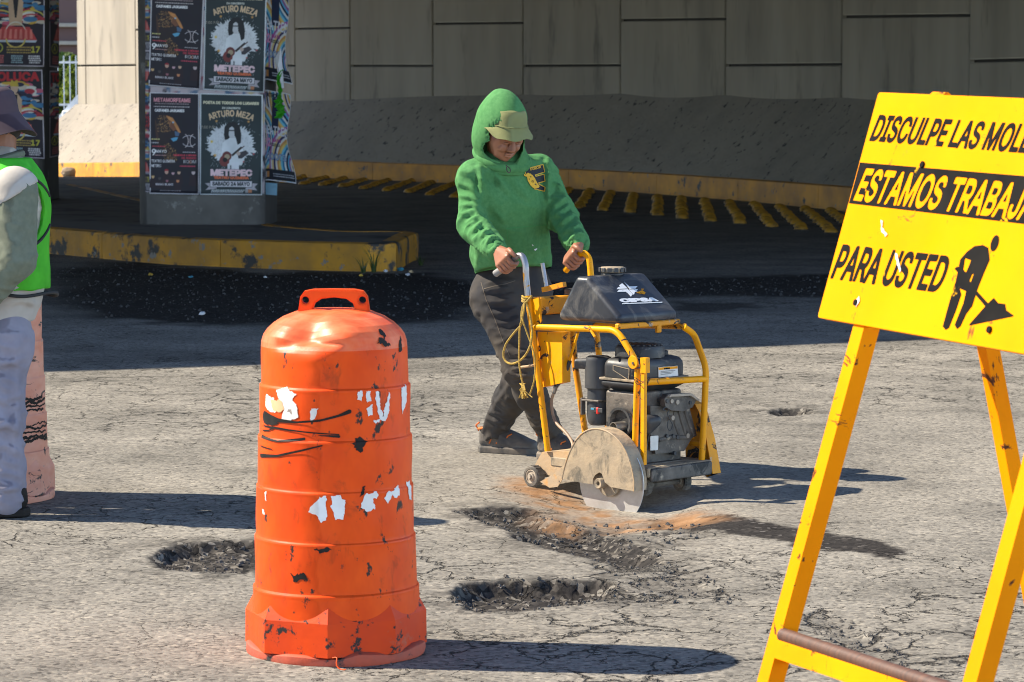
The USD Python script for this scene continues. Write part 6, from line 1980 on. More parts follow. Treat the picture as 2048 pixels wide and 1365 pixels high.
MSKIN = M('skin_brown', (.29, .115, .06), 0.5, vary=((.22, .085, .045), 12, .8), bump=(90, .1, .001))
MHOOD = M('hoodie_green', (.072, .205, .070), 0.95, spec=.12, vary=[((.095, .24, .09), 7, .8), ((.052, .165, .056), 60, .7)], spots=((.40, .42, .35), 22, .735, .02), bump=[(240, .2, .001)], sheen=0)
MRIB = M('hoodie_rib', (.066, .195, .066), 0.95, spec=.12, vary=((.050, .16, .054), 60, .7), bump=(300, .3, .001))
MJEAN = M('jeans_charcoal', (.040, .038, .040), 0.9, spec=.2, vary=[((.024, .024, .027), 6, .9), ((.085, .068, .050), 3.5, .8)], bump=[(260, .3, .001), (20, .25, .006)])
MOLV = M('hat_olive', (.20, .205, .075), 0.9, vary=((.15, .155, .06), 9, .8), bump=[(220, .3, .001), (30, .3, .004)])
MSHOE = M('shoe_dark', (.045, .042, .04), 0.7, vary=((.15, .125, .10), 9, 1.0), bump=(40, .3, .003))
MSOLE = M('shoe_sole', (.05, .046, .042), 0.8, vary=((.19, .155, .12), 9, .9))
MORN = M('shoe_orange', (.60, .14, .02), 0.7)
MTHR = M('seam_green', (.035, .21, .055), 0.9)
MTHRJ = M('seam_jeans', (.12, .095, .07), 0.9)

# ---- the man with the saw
fd = np.array([math.sin(math.radians(33)), -math.cos(math.radians(33)), 0]); ld_ = np.array([-fd[1], fd[0], 0]); zz = np.array([0, 0, 1.])
J = {k: PD(*v) for k, v in dict(pelvis=(1024, 562, 13.10), waist=(1018, 500, 13.05), chest=(1012, 400, 12.97), neck=(1004, 326, 12.93), rsh=(946, 354, 12.88), lsh=(1079, 346, 13.06),
     rel=(944, 452, 12.80), lel=(1122, 432, 12.96), rhip=(995, 588, 13.03), lhip=(1056, 582, 13.16), rknee=(1043, 738, 12.92), lknee=(1044, 762, 13.20), rank=(1102, 868, 13.22), lank=(987, 866, 13.47)).items()}
RB, LB = R(1017, 527), R(1150, 519.5, SW)
RD, LD = R(1026, 518) - R(1005, 539), R(1156, 512, SW) - R(1140, 531, SW)
J['rwr'] = PD(998, 503, RB[1] + .085); J['lwr'] = PD(1158, 492, LB[1] + .055)
P1 = thing('person', 'worker in green hooded sweatshirt, olive bucket hat and charcoal jeans pushing the floor saw', 'person', G(1020, 905))
PO = G(1020, 905)


def po(nm, mesh, mat, parent=None, org=PO, who=P1, **k):
    m = (trimesh.util.concatenate(mesh) if isinstance(mesh, list) else mesh).copy(); m.apply_translation(-org)
    return obj(nm, m, mat, parent or who, **k)


def head_pieces(c, hf, hu, hl):
    at = lambda f, l, u: c + hf * f + hl * l + hu * u
    S = lambda p, r: manifold3d.Manifold.sphere(r, 24).translate(list(map(float, p)))
    H = manifold3d.Manifold.batch_hull
    p = [H([S(at(-.02, 0, .035), .078), S(at(.018, 0, .04), .072), S(at(-.03, 0, .0), .07)]),
         H([S(at(.018, .03, -.0), .052), S(at(.018, -.03, -.0), .052), S(at(.03, .022, -.052), .036), S(at(.03, -.022, -.052), .036), S(at(.052, 0, -.076), .021)]),
         H([S(at(.055, .03, -.022), .026), S(at(.03, .045, -.03), .024)]), H([S(at(.055, -.03, -.022), .026), S(at(.03, -.045, -.03), .024)]),
         H([S(at(.082, 0, .012), .008), S(at(.094, 0, -.022), .0115), S(at(.078, .013, -.027), .009), S(at(.078, -.013, -.027), .009)]),
         H([S(at(.078, .016, -.047), .0055), S(at(.084, 0, -.046), .0068), S(at(.078, -.016, -.047), .0055)]), H([S(at(.075, .013, -.057), .006), S(at(.081, 0, -.058), .0078), S(at(.075, -.013, -.057), .006)]),
         H([S(at(.066, .034, .022), .011), S(at(.078, .008, .022), .011)]), H([S(at(.066, -.034, .022), .011), S(at(.078, -.008, .022), .011)]),
         S(at(.064, .030, .004), .012), S(at(.064, -.030, .004), .012)]
    for s_ in (1, -1):
        p.append(H([S(at(-.01, s_ * .074, .015), .010), S(at(-.018, s_ * .078, .0), .009), S(at(-.008, s_ * .072, -.022), .008)]))
    return p


def body_mesh(pieces, refine=.012, it=6):
    m = manifold3d.Manifold.batch_boolean(pieces, manifold3d.OpType.Add)
    m = m.refine_to_length(refine).to_mesh()
    t = trimesh.Trimesh(m.vert_properties[:, :3], m.tri_verts, process=True)
    return relax(t, it)


tilt = math.radians(27)
hf = fd * math.cos(tilt) - zz * math.sin(tilt); hu = zz * math.cos(tilt) + fd * math.sin(tilt)
HC = PD(1007, 272, 12.84)
pieces = head_pieces(HC, hf, hu, ld_)
pieces += chain([(HC - hu * .04 - hf * .02, .055), (J['neck'], .058), (J['chest'], .10), (J['waist'], .10), (J['pelvis'], .11)])
for s_ in 'rl':
    pieces += chain([(J['chest'] + zz * .08, .06), (J[s_ + 'sh'], .05), (J[s_ + 'el'], .038), (J[s_ + 'wr'], .026)])
    pieces += chain([(J['pelvis'], .09), (J[s_ + 'hip'], .08), (J[s_ + 'knee'], .05), (J[s_ + 'ank'], .036)])
    ft_ = J[s_ + 'ank'] * [1, 1, 0] + np.array([.85, -.5, 0]) * .07 + zz * .05
    pieces += chain([(J[s_ + 'ank'] - zz * .01, .028), (ft_, .022)])
pieces += grip_hand(J['rwr'], RB, RD, PD(1000, 500, RB[1] - .06) - RB, 1, .0150)
pieces += grip_hand(J['lwr'], LB, LD, PD(1168, 492, LB[1] - .05) - LB, 1, .0145)
po('body', body_mesh(pieces, .009, 5), MSKIN, smooth=True)
eye_m, brow = [], M('eyebrow', (.02, .014, .012), .8)
for s_ in (1, -1):
    c = HC + hf * .077 + ld_ * s_ * .030 + hu * .004
    po('eyelid', blob([(c + ld_ * .010, .0035), (c - ld_ * .010, .0035), (c + hf * .002, .0045)]), MSKIN, smooth=True)
    po('eyebrow', tube([HC + hf * .079 + ld_ * s_ * .046 + hu * .022, HC + hf * .086 + ld_ * s_ * .03 + hu * .029, HC + hf * .087 + ld_ * s_ * .012 + hu * .026], [.002, .0034, .002], 6), brow)
# hooded sweatshirt
lo, hi = np.min([J[k] for k in ('rsh', 'lsh', 'rel', 'lel', 'rwr', 'lwr', 'pelvis')] + [PD(900, 600, 13)], 0) - .16, np.max([J[k] for k in ('rsh', 'lsh', 'lel', 'pelvis', 'neck')] + [HC], 0) + [.16, .22, .12]
A = Field(lo, hi, .0085)
lean = (J['chest'] - J['pelvis']); 
A.add(A.cone(J['waist'] + fd * .01 - zz * .0, J['chest'] + fd * .02, .166, .168, (fd, .80)), .02)
A.add(A.cone(J['pelvis'] + zz * .075 + fd * .01, J['waist'] + fd * .01, .176, .172, (fd, .80)), .05)
A.add(A.cone(J['chest'] + zz * .055 - ld_ * .10, J['chest'] + zz * .055 + ld_ * .10, .085, .085), .07)
for s_ in 'rl':
    A.add(A.cone(J['neck'] - zz * .035, J[s_ + 'sh'] + zz * .012, .070, .058), .05)
A.add(A.ell(J['waist'] + fd * .055 + zz * .03, ld_, fd, zz, (.135, .085, .14)), .06)
A.add(A.cone(J['chest'] + zz * .10, J['neck'] + zz * .0, .12, .085), .05)
for s_ in 'rl':
    wr = J[s_ + 'wr']; el = J[s_ + 'el']; sh = J[s_ + 'sh']
    A.add(A.cone(sh - zz * .012, el, .072, .060), .05)
    A.add(A.cone(el, el + (wr - el) * .80, .060, .048), .025)
    A.add(A.cone(el + (wr - el) * .74, el + (wr - el) * .93, .038, .036), .010)
hemz = PD(1022, 541, 13.05)[2]
A.F = np.maximum(A.F, (hemz + .018 * ((A.P - J['pelvis'].astype(np.float32)) @ fd.astype(np.float32)) / .1) - A.P[..., 2])
hm = A.mesh(2)
bones = [(J['rsh'], J['rel'], .08, 1.0), (J['rel'], J['rwr'], .06, 1.5), (J['lsh'], J['lel'], .08, 1.0), (J['lel'], J['lwr'], .06, 1.5), (J['pelvis'], J['chest'], .17, .55)]
hm = displace(hm, folds_along(bones, .015, 18, 3))
c2_ = lambda pts: [(860 + a / 3.4125, 160 + b / 3.4125) for a, b in pts]
FOLDS = [(c2_(q), w, h) for q, w, h in [
    ([(300, 590), (345, 680), (420, 790), (500, 900)], 6, .011), ([(420, 620), (480, 700), (560, 780)], 6, .009), ([(540, 640), (610, 740), (690, 830)], 6, .008), ([(360, 760), (440, 880), (520, 980)], 6, .010),
    ([(330, 560), (350, 640), (355, 740), (370, 840)], 5, .011), ([(200, 620), (300, 640), (360, 700)], 5, .008), ([(180, 700), (270, 730), (350, 790)], 5, .009), ([(185, 790), (280, 800), (370, 850)], 5, .010), ([(200, 860), (290, 850), (390, 900)], 4.5, .011),
    ([(215, 920), (300, 890), (400, 940)], 4.5, .011), ([(240, 990), (320, 930), (420, 970)], 4, .011), ([(280, 1050), (350, 970), (440, 1010)], 4, .011), ([(330, 1100), (390, 1020), (460, 1040)], 4, .010), ([(370, 1150), (420, 1070), (490, 1075)], 4, .010),
    ([(800, 520), (810, 620), (800, 740), (810, 860)], 5, .011), ([(830, 640), (880, 700), (900, 760)], 5, .008), ([(810, 880), (880, 840), (930, 800)], 4.5, .010), ([(830, 940), (900, 890), (950, 850)], 4.5, .010), ([(870, 1000), (930, 950), (980, 920)], 4, .010), ([(900, 1060), (960, 1010), (1000, 980)], 4, .009), ([(930, 1120), (980, 1070), (1020, 1040)], 4, .009),
    ([(270, 1040), (310, 1110), (330, 1200), (320, 1290)], 6, .009), ([(390, 1190), (450, 1230), (560, 1250)], 6, .007), ([(820, 990), (800, 1090), (810, 1200), (800, 1290)], 6, .009), ([(700, 1080), (720, 1180), (700, 1280)], 7, .006), ([(560, 1060), (600, 1180), (590, 1290)], 7, .006)]]
hm = creases(hm, FOLDS)
HOODIE = hm
po('hoodie', hm, MHOOD, smooth=True)
# ribbed cuffs and hem
for s_ in 'rl':
    el, wr = J[s_ + 'el'], J[s_ + 'wr']; d_ = (wr - el) / np.linalg.norm(wr - el); L = np.linalg.norm(wr - el)
    po('cuff', tube([el + d_ * L * .80, el + d_ * L * .84, el + d_ * L * .95, el + d_ * L * .97], [.043, .041, .038, .034], 24), MRIB)
hb = []
ang = np.linspace(0, 2 * math.pi, 61)[:-1]
for zo, k in ((-.006, .985), (.004, 1.01), (.045, 1.012), (.055, .985)):
    ring_ = []
    for a in ang:
        dd = fd * math.cos(a) * .145 + ld_ * math.sin(a) * .178
        c = J['pelvis'] + zz * .075 + fd * .012
        w = 1 + .012 * math.sin(a * 9) + .008 * math.sin(a * 17)
        p = c + dd * k * w; p[2] = hemz + zo + .018 * ((p - J['pelvis']) @ fd) / .1
        ring_.append(p)
    hb.append(ring_ + [ring_[0]])
po('hem', sweep_surface(hb), MRIB, smooth=True)
# hood
lo, hi = HC - .24, HC + .24
B = Field(lo, hi, .0052)
B.add(B.ell(HC - hf * .038 + hu * .034, ld_, hf, hu, (.105, .130, .130)), .01)
B.add(B.ell(HC - hf * .055 + hu * .115, ld_, hf, hu, (.040, .075, .050)), .06)
B.add(B.cone(HC - hu * .05 - hf * .045, J['neck'] + zz * .0 + fd * .01, .098, .112), .05)
inner = np.minimum(B.ell(HC - hf * .016 + hu * .024, ld_, hf, hu, (.094, .128, .120)), B.cone(HC - hu * .03 + hf * .0, J['neck'] + hf * .02 + zz * .03, .092, .075))
B.cut(inner, .004)
B.cut(B.ell(HC + hf * .150 + hu * .022, ld_, hf, hu, (.086, .158, .140)), .006)
low = J['neck'][2] - .05
B.F = np.maximum(B.F, low - B.P[..., 2])
hd = B.mesh(4)
_fold = lambda p: .006 * (ridged(p, 7, 8, (1, 1, .6)) - .5)
_nn = meshkit.fbm(hd.vertices * 9, 2, 5)[:, None] - .5
hd = trimesh.Trimesh(hd.vertices + (hd.vertices - HC) / np.linalg.norm(hd.vertices - HC, axis=1, keepdims=True) * (_fold(hd.vertices)[:, None] + .010 * _nn), hd.faces, process=False)
po('hood', hd, MHOOD, smooth=True)
# collar roll of the hood on the chest
col = []
for a in np.linspace(-2.3, 2.3, 24):
    p = J['neck'] + fd * (.105 * math.cos(a) - .01) + ld_ * .112 * math.sin(a) + zz * (.028 - .05 * math.cos(a))
    col.append(p)
po('hood_collar', tube(col, [.012 + .018 * math.sin(i / 23 * math.pi) for i in range(24)], 12), MHOOD, smooth=True)
po('drawstring', tube([PD(1012, 331, 12.74), PD(1020, 338, 12.735), PD(1019, 346, 12.74), PD(1014, 342, 12.745), PD(1013, 334, 12.74)], .0022, 6, steps=4), M('cord_black', (.02, .02, .02), .8))
# bucket hat
tlh = math.radians(11)
htf = fd * math.cos(tlh) - zz * math.sin(tlh); htu = zz * math.cos(tlh) + fd * math.sin(tlh)
hat_c = HC + hu * .062 + hf * .012
prof = [(.002, .098), (.035, .097), (.068, .090), (.082, .078), (.090, .050), (.096, .012), (.099, .0), (.108, -.014), (.119, -.027), (.128, -.037), (.130, -.039), (.128, -.041), (.118, -.031), (.106, -.018), (.096, -.004)]
hat = revolve(prof, 72); v = hat.vertices.copy()
a = np.arctan2(v[:, 1], v[:, 0]); rr = np.hypot(v[:, 0], v[:, 1]); k = np.clip((rr - .098) / .032, 0, 1)
v[:, 2] += k * (.010 * np.sin(a * 3 + 1.2) - .012 * np.cos(a * 2) + .004 * np.sin(a * 7))
v[:, 2] -= k * .004 * np.cos(a)
v += (.003 * (meshkit.fbm(v * 30, 3, 6) - .5))[:, None] * v / np.linalg.norm(v, axis=1, keepdims=True)
v[:, :2] *= .83
v[:, 2] *= np.where(v[:, 2] > 0, .78, 1)
v[:, 0] *= 1.08
hatm = frame_to(trimesh.Trimesh(v, hat.faces, process=False), hat_c, htf, ld_, htu)
po('bucket_hat', hatm, MOLV, smooth=50)
po('hat_seam', tube([hat_c + htf * .0925 * math.cos(t) + ld_ * .0856 * math.sin(t) + htu * .001 for t in np.linspace(0, 2 * math.pi, 50)], .0018, 5), MTHR if False else MOLV)
# jeans
lo = np.min([J[k] for k in J if k[1:] in ('hip', 'knee', 'ank')], 0) - [.2, .2, .06]; hi = np.max([J[k] for k in J if k[1:] in ('hip', 'knee', 'ank')] + [J['pelvis']], 0) + [.22, .22, .12]
C = Field(lo, hi, .0085)
C.add(C.cone(J['pelvis'] + zz * .06, J['pelvis'] - zz * .03, .150, .160, (fd, .82)), .02)
for s_, sg in (('r', -1), ('l', 1)):
    hp_, kn_, an_ = J[s_ + 'hip'], J[s_ + 'knee'], J[s_ + 'ank']
    C.add(C.ell(hp_ - fd * .062 - zz * .035, ld_, fd, zz, (.085, .085, .11)), .05)
    C.add(C.cone(hp_ - zz * .01, kn_, .108, .071), .04)
    C.add(C.cone(kn_, kn_ + (an_ - kn_) * .35 - fd * .016, .069, .066), .03)
    C.add(C.cone(kn_ + (an_ - kn_) * .35 - fd * .016, an_ - (an_ - kn_) * .02, .066, .046), .03)
C.F = np.maximum(C.F, C.P[..., 2] - (hemz + .03))
bones = [(J['rhip'], J['rknee'], .1, .55), (J['rknee'], J['rank'], .062, 1.0), (J['lhip'], J['lknee'], .1, .5), (J['lknee'], J['lank'], .062, 1.0)]
jm = displace(C.mesh(2), folds_along(bones, .022, 19, 9))
c7_ = lambda pts: [(930 + a / 3.5, 540 + b / 3.5) for a, b in pts]
jm = creases(jm, [(c7_(q), w, h) for q, w, h in [
    ([(110, 150), (220, 140), (340, 120)], 4, .007), ([(120, 220), (240, 230), (370, 200)], 5, .008), ([(150, 300), (260, 310), (380, 270)], 5, .008), ([(200, 370), (290, 380), (390, 340)], 5, .007), ([(60, 240), (90, 320), (150, 400)], 5, .008), ([(230, 440), (300, 470), (400, 440)], 5, .007),
    ([(300, 600), (380, 590), (470, 570)], 4, .009), ([(310, 650), (390, 640), (480, 620)], 4, .009), ([(320, 700), (400, 690), (490, 680)], 4, .009), ([(330, 750), (410, 740), (500, 740)], 4, .009), ([(350, 820), (430, 830), (510, 800)], 4, .007), ([(400, 950), (450, 1010), (500, 1060)], 5, .006), ([(470, 1100), (530, 1090), (600, 1070)], 4, .008), ([(500, 1150), (560, 1140), (630, 1120)], 4, .008),
    ([(140, 1030), (210, 1060), (290, 1080)], 4, .008), ([(150, 990), (230, 1010), (320, 1030)], 4, .008), ([(200, 900), (280, 960), (350, 970)], 5, .007), ([(330, 780), (260, 880), (180, 1000)], 5, .006)]])
po('jeans', jm, MJEAN, smooth=True)


def onto(mesh, pix, off):
    """points of a cloth's surface met by sight lines"""
    o = np.repeat(EYE[None], len(pix), 0); d = np.array([ray(*p) for p in pix]); d /= np.linalg.norm(d, axis=1, keepdims=True)
    loc_, ir, _ = mesh.ray.intersects_location(o, d, multiple_hits=False)
    out = np.full((len(pix), 3), np.nan); out[ir] = loc_ - d[ir] * off
    return out


def cloth_print(nm, mesh, poly, mat, off, dense=3.0, who=None, org=PO, parent=None):
    for g in getattr(poly, 'geoms', [poly]):
        if g.area < .5:
            continue
        m = trimesh.creation.extrude_polygon(g, 1.0, engine='earcut')
        top = m.vertices[:, 2] > .5
        keep = top[m.faces].all(1)
        v, f = trimesh.remesh.subdivide_to_size(m.vertices, m.faces[keep], dense, max_iter=10)
        q = onto(mesh, v[:, :2], off)
        ok_ = ~np.isnan(q[f]).any((1, 2))
        if ok_.any():
            mm = trimesh.Trimesh(np.nan_to_num(q), f[ok_], process=False); mm.remove_unreferenced_vertices()
            po(nm, mm, mat, parent, org, who or P1, smooth=True)


BY = M('badge_yellow', (.70, .38, .02), .8, vary=((.6, .3, .02), 40, .5)); BK = M('badge_black', (.012, .012, .014), .85)
b2 = lambda pts: Polygon([(860 + a / 3.4125, 160 + b / 3.4125) for a, b in pts]).buffer(0)
Fs = b2([(650, 612), (770, 582), (780, 628), (715, 648), (722, 662), (776, 648), (782, 690), (738, 702), (745, 716), (782, 735), (780, 758), (715, 742), (700, 690), (690, 640), (655, 640)])
cloth_print('badge_outline', HOODIE, Fs.buffer(1.6), BY, .003, 2.5)
cloth_print('badge_letter', HOODIE, Fs, BK, .0045, 2.5)
beast = b2([(640, 640), (652, 650), (668, 634), (700, 650), (716, 672), (730, 700), (748, 726), (742, 738), (722, 742), (704, 738), (686, 720), (668, 690), (662, 662), (644, 656)])
cloth_print('badge_emblem', HOODIE, beast.difference(shapely.union_all([b2(q) for q in ([(680, 660), (694, 656), (690, 668)], [(690, 690), (704, 684), (708, 700), (698, 704)], [(712, 712), (724, 708), (728, 722)], [(672, 676), (680, 674), (682, 684)])])), BY, .006, 2.5)
tf = text_shape('FUROR', 5.2, 1.0, 0, 3); tf = affinity.scale(tf, 22.0 / tf.bounds[2], -1, origin=(0, 0)); tf = affinity.translate(affinity.rotate(tf, -14, origin=(0, 0)), 1061, 342)
cloth_print('badge_lettering', HOODIE, tf, BY, .006, 2.0)
for q in ([(695, 1120), (706, 1132), (702, 1136)], [(710, 1158), (730, 1150), (732, 1156), (718, 1168)]):
    cloth_print('paint_spot', HOODIE, b2(q), MWHT, .003, 2)
seam = lambda pts: LineString([(860 + a / 3.4125, 160 + b / 3.4125) for a, b in pts])
cloth_print('pocket_seam', HOODIE, shapely.union_all([seam([(525, 1015), (600, 1008), (690, 1000), (795, 990)]).buffer(.5), seam([(525, 1015), (528, 1060), (534, 1110)]).buffer(.4)]), MTHR, .002, 3)
cloth_print('jeans_seam', jm, LineString([(962, 565), (972, 600), (990, 640), (1004, 678), (1020, 715)]).buffer(.5), MTHRJ, .002, 3)
cloth_print('pocket_edge', jm, LineString([(968, 578), (990, 572), (1012, 568), (1030, 562)]).buffer(.6), MTHRJ, .003, 3)


def shoe(ank, toe_dir, L=.30, side='r', who=P1, org=PO, mats=None, ground=0.0, accents=True):
    mats = mats or (MSHOE, MSOLE)
    t = np.asarray(toe_dir, float); t[2] = 0; t /= np.linalg.norm(t); s = np.array([-t[1], t[0], 0])
    h = np.array([ank[0], ank[1], ground]) - t * .075
    at = lambda x, y, z: h + t * x + s * y + zz * z
    up = blob([(at(.045, 0, .060), .038), (at(.05, 0, .095), .040), (at(.11, 0, .085), .042), (at(.17, 0, .062), .040), (at(.225, 0, .048), .036), (at(.262, 0, .042), .030), (at(.18, .012, .045), .036), (at(.18, -.012, .045), .036)])
    up = displace(trimesh.Trimesh(*trimesh.remesh.subdivide_to_size(up.vertices, up.faces, .012), process=True), lambda p: .003 * (ridged(p, 22, 3) - .5))
    u = po('shoe', up, mats[0], None, org, who, smooth=True)
    out = [(at(x, y, z), .010) for z in (.010, .026) for x, y in ((0.008, .0), (.03, .032), (.03, -.032), (.12, .036), (.12, -.036), (.19, .044), (.19, -.044), (.25, .034), (.25, -.034), (.288, .0))]
    po('sole', blob(out), mats[1], u, org, who, smooth=30)
    if accents:
        for x in (.07, .105, .14):
            for sg in (1, -1):
                po('orange_stripe', tube([at(x, sg * .041, .050), at(x + .022, sg * .038, .088), at(x + .035, sg * .024, .112 - x * .12)], .0035, 6), MORN, u, org, who)
        for k in range(4):
            x = .115 + .022 * k
            po('lace', tube([at(x, .022, .118 - .012 * k), at(x + .008, 0, .127 - .013 * k), at(x + .002, -.022, .118 - .012 * k)], .003, 6), MBLK, u, org, who)
        po('collar', tube([at(.02 + .035 * math.cos(a) + .02, .036 * math.sin(a), .118 + .006 * math.cos(a)) for a in np.linspace(0, 2 * math.pi, 20)], .006, 8), MORN, u, org, who)
        po('heel_loop', tube([at(.0, .006, .10), at(-.012, 0, .125), at(.006, 0, .140)], .004, 6), MORN, u, org, who)


shoe(J['lank'] , np.array([.93, -.38, 0]))
shoe(J['rank'], np.array([.80, -.60, 0]))

# ---- the man at the left edge, seen from the side, face turned out of the picture
f2 = np.array([-.985, -.17, 0]); f2 /= np.linalg.norm(f2); l2 = np.array([-f2[1], f2[0], 0])      # l2 points at the camera side? his left
if l2[1] > 0:
    l2 = -l2
D2 = 11.55
K = {k: PD(*v) for k, v in dict(pelvis=(-4, 655, D2), waist=(14, 560, D2), chest=(16, 420, D2), neck=(2, 318, D2), nsh=(30, 372, D2 - .17), fsh=(2, 372, D2 + .17), nel=(30, 520, D2 - .22), fel=(0, 520, D2 + .20),
     nwr=(-40, 610, D2 - .20), fwr=(-60, 600, D2 + .1), nhip=(-4, 680, D2 - .09), fhip=(-4, 680, D2 + .09), nknee=(4, 840, D2 - .10), fknee=(-18, 840, D2 + .10), nank=(10, 990, D2 - .11), fank=(-60, 985, D2 + .10)).items()}
PO2 = np.array([K['pelvis'][0], D2, 0])
P2 = thing('person', 'worker at the left edge in dark bucket hat, green safety vest and lilac trousers', 'person', PO2)
p2 = lambda nm, mesh, mat, parent=None, **k: po(nm, mesh, mat, parent, PO2, P2, **k)
tl2 = math.radians(18); h2f = f2 * math.cos(tl2) - zz * math.sin(tl2); h2u = zz * math.cos(tl2) + f2 * math.sin(tl2)
HC2 = PD(-12, 252, D2)
MSK2 = M('skin_tan', (.30, .13, .07), .5, vary=((.22, .09, .05), 12, .8))
pc = head_pieces(HC2, h2f, h2u, l2) + chain([(HC2 - h2u * .04 - h2f * .02, .055), (K['neck'], .058), (K['chest'], .10), (K['waist'], .10), (K['pelvis'], .11)])
for s_ in 'nf':
    pc += chain([(K['chest'] + zz * .06, .06), (K[s_ + 'sh'], .05), (K[s_ + 'el'], .038), (K[s_ + 'wr'], .026)])
    pc += chain([(K['pelvis'], .09), (K[s_ + 'hip'], .08), (K[s_ + 'knee'], .05), (K[s_ + 'ank'], .036), (K[s_ + 'ank'] * [1, 1, 0] + f2 * .07 + zz * .05, .022)])
    w = K[s_ + 'wr']; dn = (w - K[s_ + 'el']); dn /= np.linalg.norm(dn); sd3 = np.cross(dn, l2); sd3 /= np.linalg.norm(sd3)
    pc.append(manifold3d.Manifold.batch_hull([manifold3d.Manifold.sphere(r, 14).translate(list(map(float, p))) for p, r in ((w, .024), (w + dn * .07 + sd3 * .03, .012), (w + dn * .08 - sd3 * .03, .011), (w + dn * .08, .013))]))
    for i, (o, L_) in enumerate(((.031, .062), (.011, .072), (-.010, .067), (-.030, .052))):
        b = w + dn * .080 + sd3 * o
        pc += chain([(b, .0098), (b + dn * L_ * .5 - l2 * .004, .0092), (b + dn * L_ - l2 * .016, .0078)])
    pc += chain([(w + dn * .02 + sd3 * .026, .014), (w + dn * .05 + sd3 * .050, .011), (w + dn * .085 + sd3 * .056, .009)])
p2('body', body_mesh(pc, .012, 5), MSK2, smooth=True)
MSHIRT = M('shirt_cream', (.42, .385, .34), .9, vary=[((.34, .31, .27), 6, .8)], bump=[(280, .3, .001), (14, .2, .008)], stretch=(1, 1, 1))
MSLV = M('shirt_sleeve_olive', (.135, .15, .105), .9, vary=((.10, .115, .08), 40, .8), bump=[(240, .3, .001), (14, .2, .008)])
MVEST = M('vest_green', (.10, .72, .03), .7, vary=((.06, .55, .02), 12, .7), translucent=.15)
MTROU = M('trousers_lilac', (.265, .25, .295), .9, spec=.2, vary=[((.19, .18, .22), 6, .9)], spots=((.07, .06, .07), 30, .70, .05), bump=[(200, .3, .001), (14, .25, .008)])
MHAT2 = M('hat_aubergine', (.040, .022, .032), .85, vary=((.06, .035, .045), 9, .8), spots=((.45, .4, .4), 26, .75, .02), bump=(200, .3, .001))
MTRIM = M('vest_trim', (.012, .012, .012), .8)
kk = list(K.values())
lo2, hi2 = np.min(kk, 0) - .2, np.max(kk, 0) + .2
lo2[2] = hemz - .1
T = Field([lo2[0], lo2[1], PD(0, 670, D2)[2]], [hi2[0], hi2[1], K['neck'][2] + .08], .009)
T.add(T.cone(K['pelvis'] + zz * .05, K['waist'], .170, .166, (f2, .80)), .02)
T.add(T.cone(K['waist'], K['chest'], .166, .178, (f2, .80)), .05)
T.add(T.cone(K['chest'] + zz * .07 - l2 * .10, K['chest'] + zz * .07 + l2 * .10, .10, .10), .06)
T.add(T.cone(K['chest'] + zz * .12, K['neck'] - zz * .005, .10, .072), .06)
T.F = np.maximum(T.F, PD(0, 642, D2)[2] - T.P[..., 2])
tm = displace(T.mesh(2), folds_along([(K['pelvis'], K['chest'], .17, .9)], .009, 20, 5))
tm = creases(tm, [([(10, 610), (40, 600), (80, 610)], 6, .008), ([(0, 580), (40, 575), (80, 585)], 6, .008), ([(60, 590), (66, 615), (62, 640)], 5, .007)])
p2('shirt', tm, MSHIRT, smooth=True)
for s_ in 'nf':
    S_ = Field(np.min([K[s_ + k] for k in ('sh', 'el', 'wr')], 0) - .13, np.max([K[s_ + k] for k in ('sh', 'el', 'wr')], 0) + .13, .009)
    S_.add(S_.cone(K[s_ + 'sh'] - zz * .02, K[s_ + 'el'], .088, .072), .03).add(S_.cone(K[s_ + 'el'], K[s_ + 'wr'], .074, .050), .03)
    p2('sleeve', displace(S_.mesh(2), folds_along([(K[s_ + 'sh'], K[s_ + 'el'], .08, 1.0), (K[s_ + 'el'], K[s_ + 'wr'], .065, 1.2)], .010, 22, 15)), MSLV, smooth=True)
    yk = Field(K[s_ + 'sh'] - .16, K[s_ + 'sh'] + .14, .008)
    yk.add(yk.cone(K[s_ + 'sh'] - zz * .02, K[s_ + 'el'], .0965, .0805), .03)
    cutp = K[s_ + 'sh'] - zz * .035
    yk.F = np.maximum(yk.F, -((yk.P - cutp.astype(np.float32)) @ (zz * .86 + f2 * .50).astype(np.float32)))
    p2('shoulder_panel', yk.mesh(2), MSHIRT, smooth=True)
p2('collar', tube([K['neck'] + f2 * .078 * math.cos(a) + l2 * .078 * math.sin(a) + zz * (.0 - .02 * math.cos(a)) for a in np.linspace(0, 2 * math.pi, 30)], .016, 10), MSLV, smooth=True)
# vest: a loose shell over the shirt, open at the arms
V = Field([lo2[0], lo2[1], PD(0, 600, D2)[2]], [hi2[0], hi2[1], K['neck'][2] + .10], .009)
V.add(V.cone(K['waist'] - zz * .05 - f2 * .02, K['chest'] - f2 * .012, .178, .188, (f2, .82)), .02)
V.add(V.cone(K['chest'] + zz * .085 - l2 * .09, K['chest'] + zz * .085 + l2 * .09, .128, .128), .06)
V.add(V.cone(K['chest'] + zz * .11, K['neck'] + zz * .02, .108, .09), .05)
for s_, sg in (('n', 1), ('f', -1)):
    V.cut(V.cone(K[s_ + 'sh'] - zz * .10 + f2 * .01, K[s_ + 'sh'] + l2 * sg * .3 - zz * .11, .135, .135), .003)
V.F = np.maximum(V.F, PD(0, 578, D2)[2] - V.P[..., 2]); V.F = np.maximum(V.F, V.P[..., 2] - (K['neck'][2] + .005))
vm = displace(V.mesh(3), lambda p: .010 * (ridged(p, 6, 31, (1, 1, .4)) - .5) - .004)
p2('vest', vm, MVEST, smooth=True)
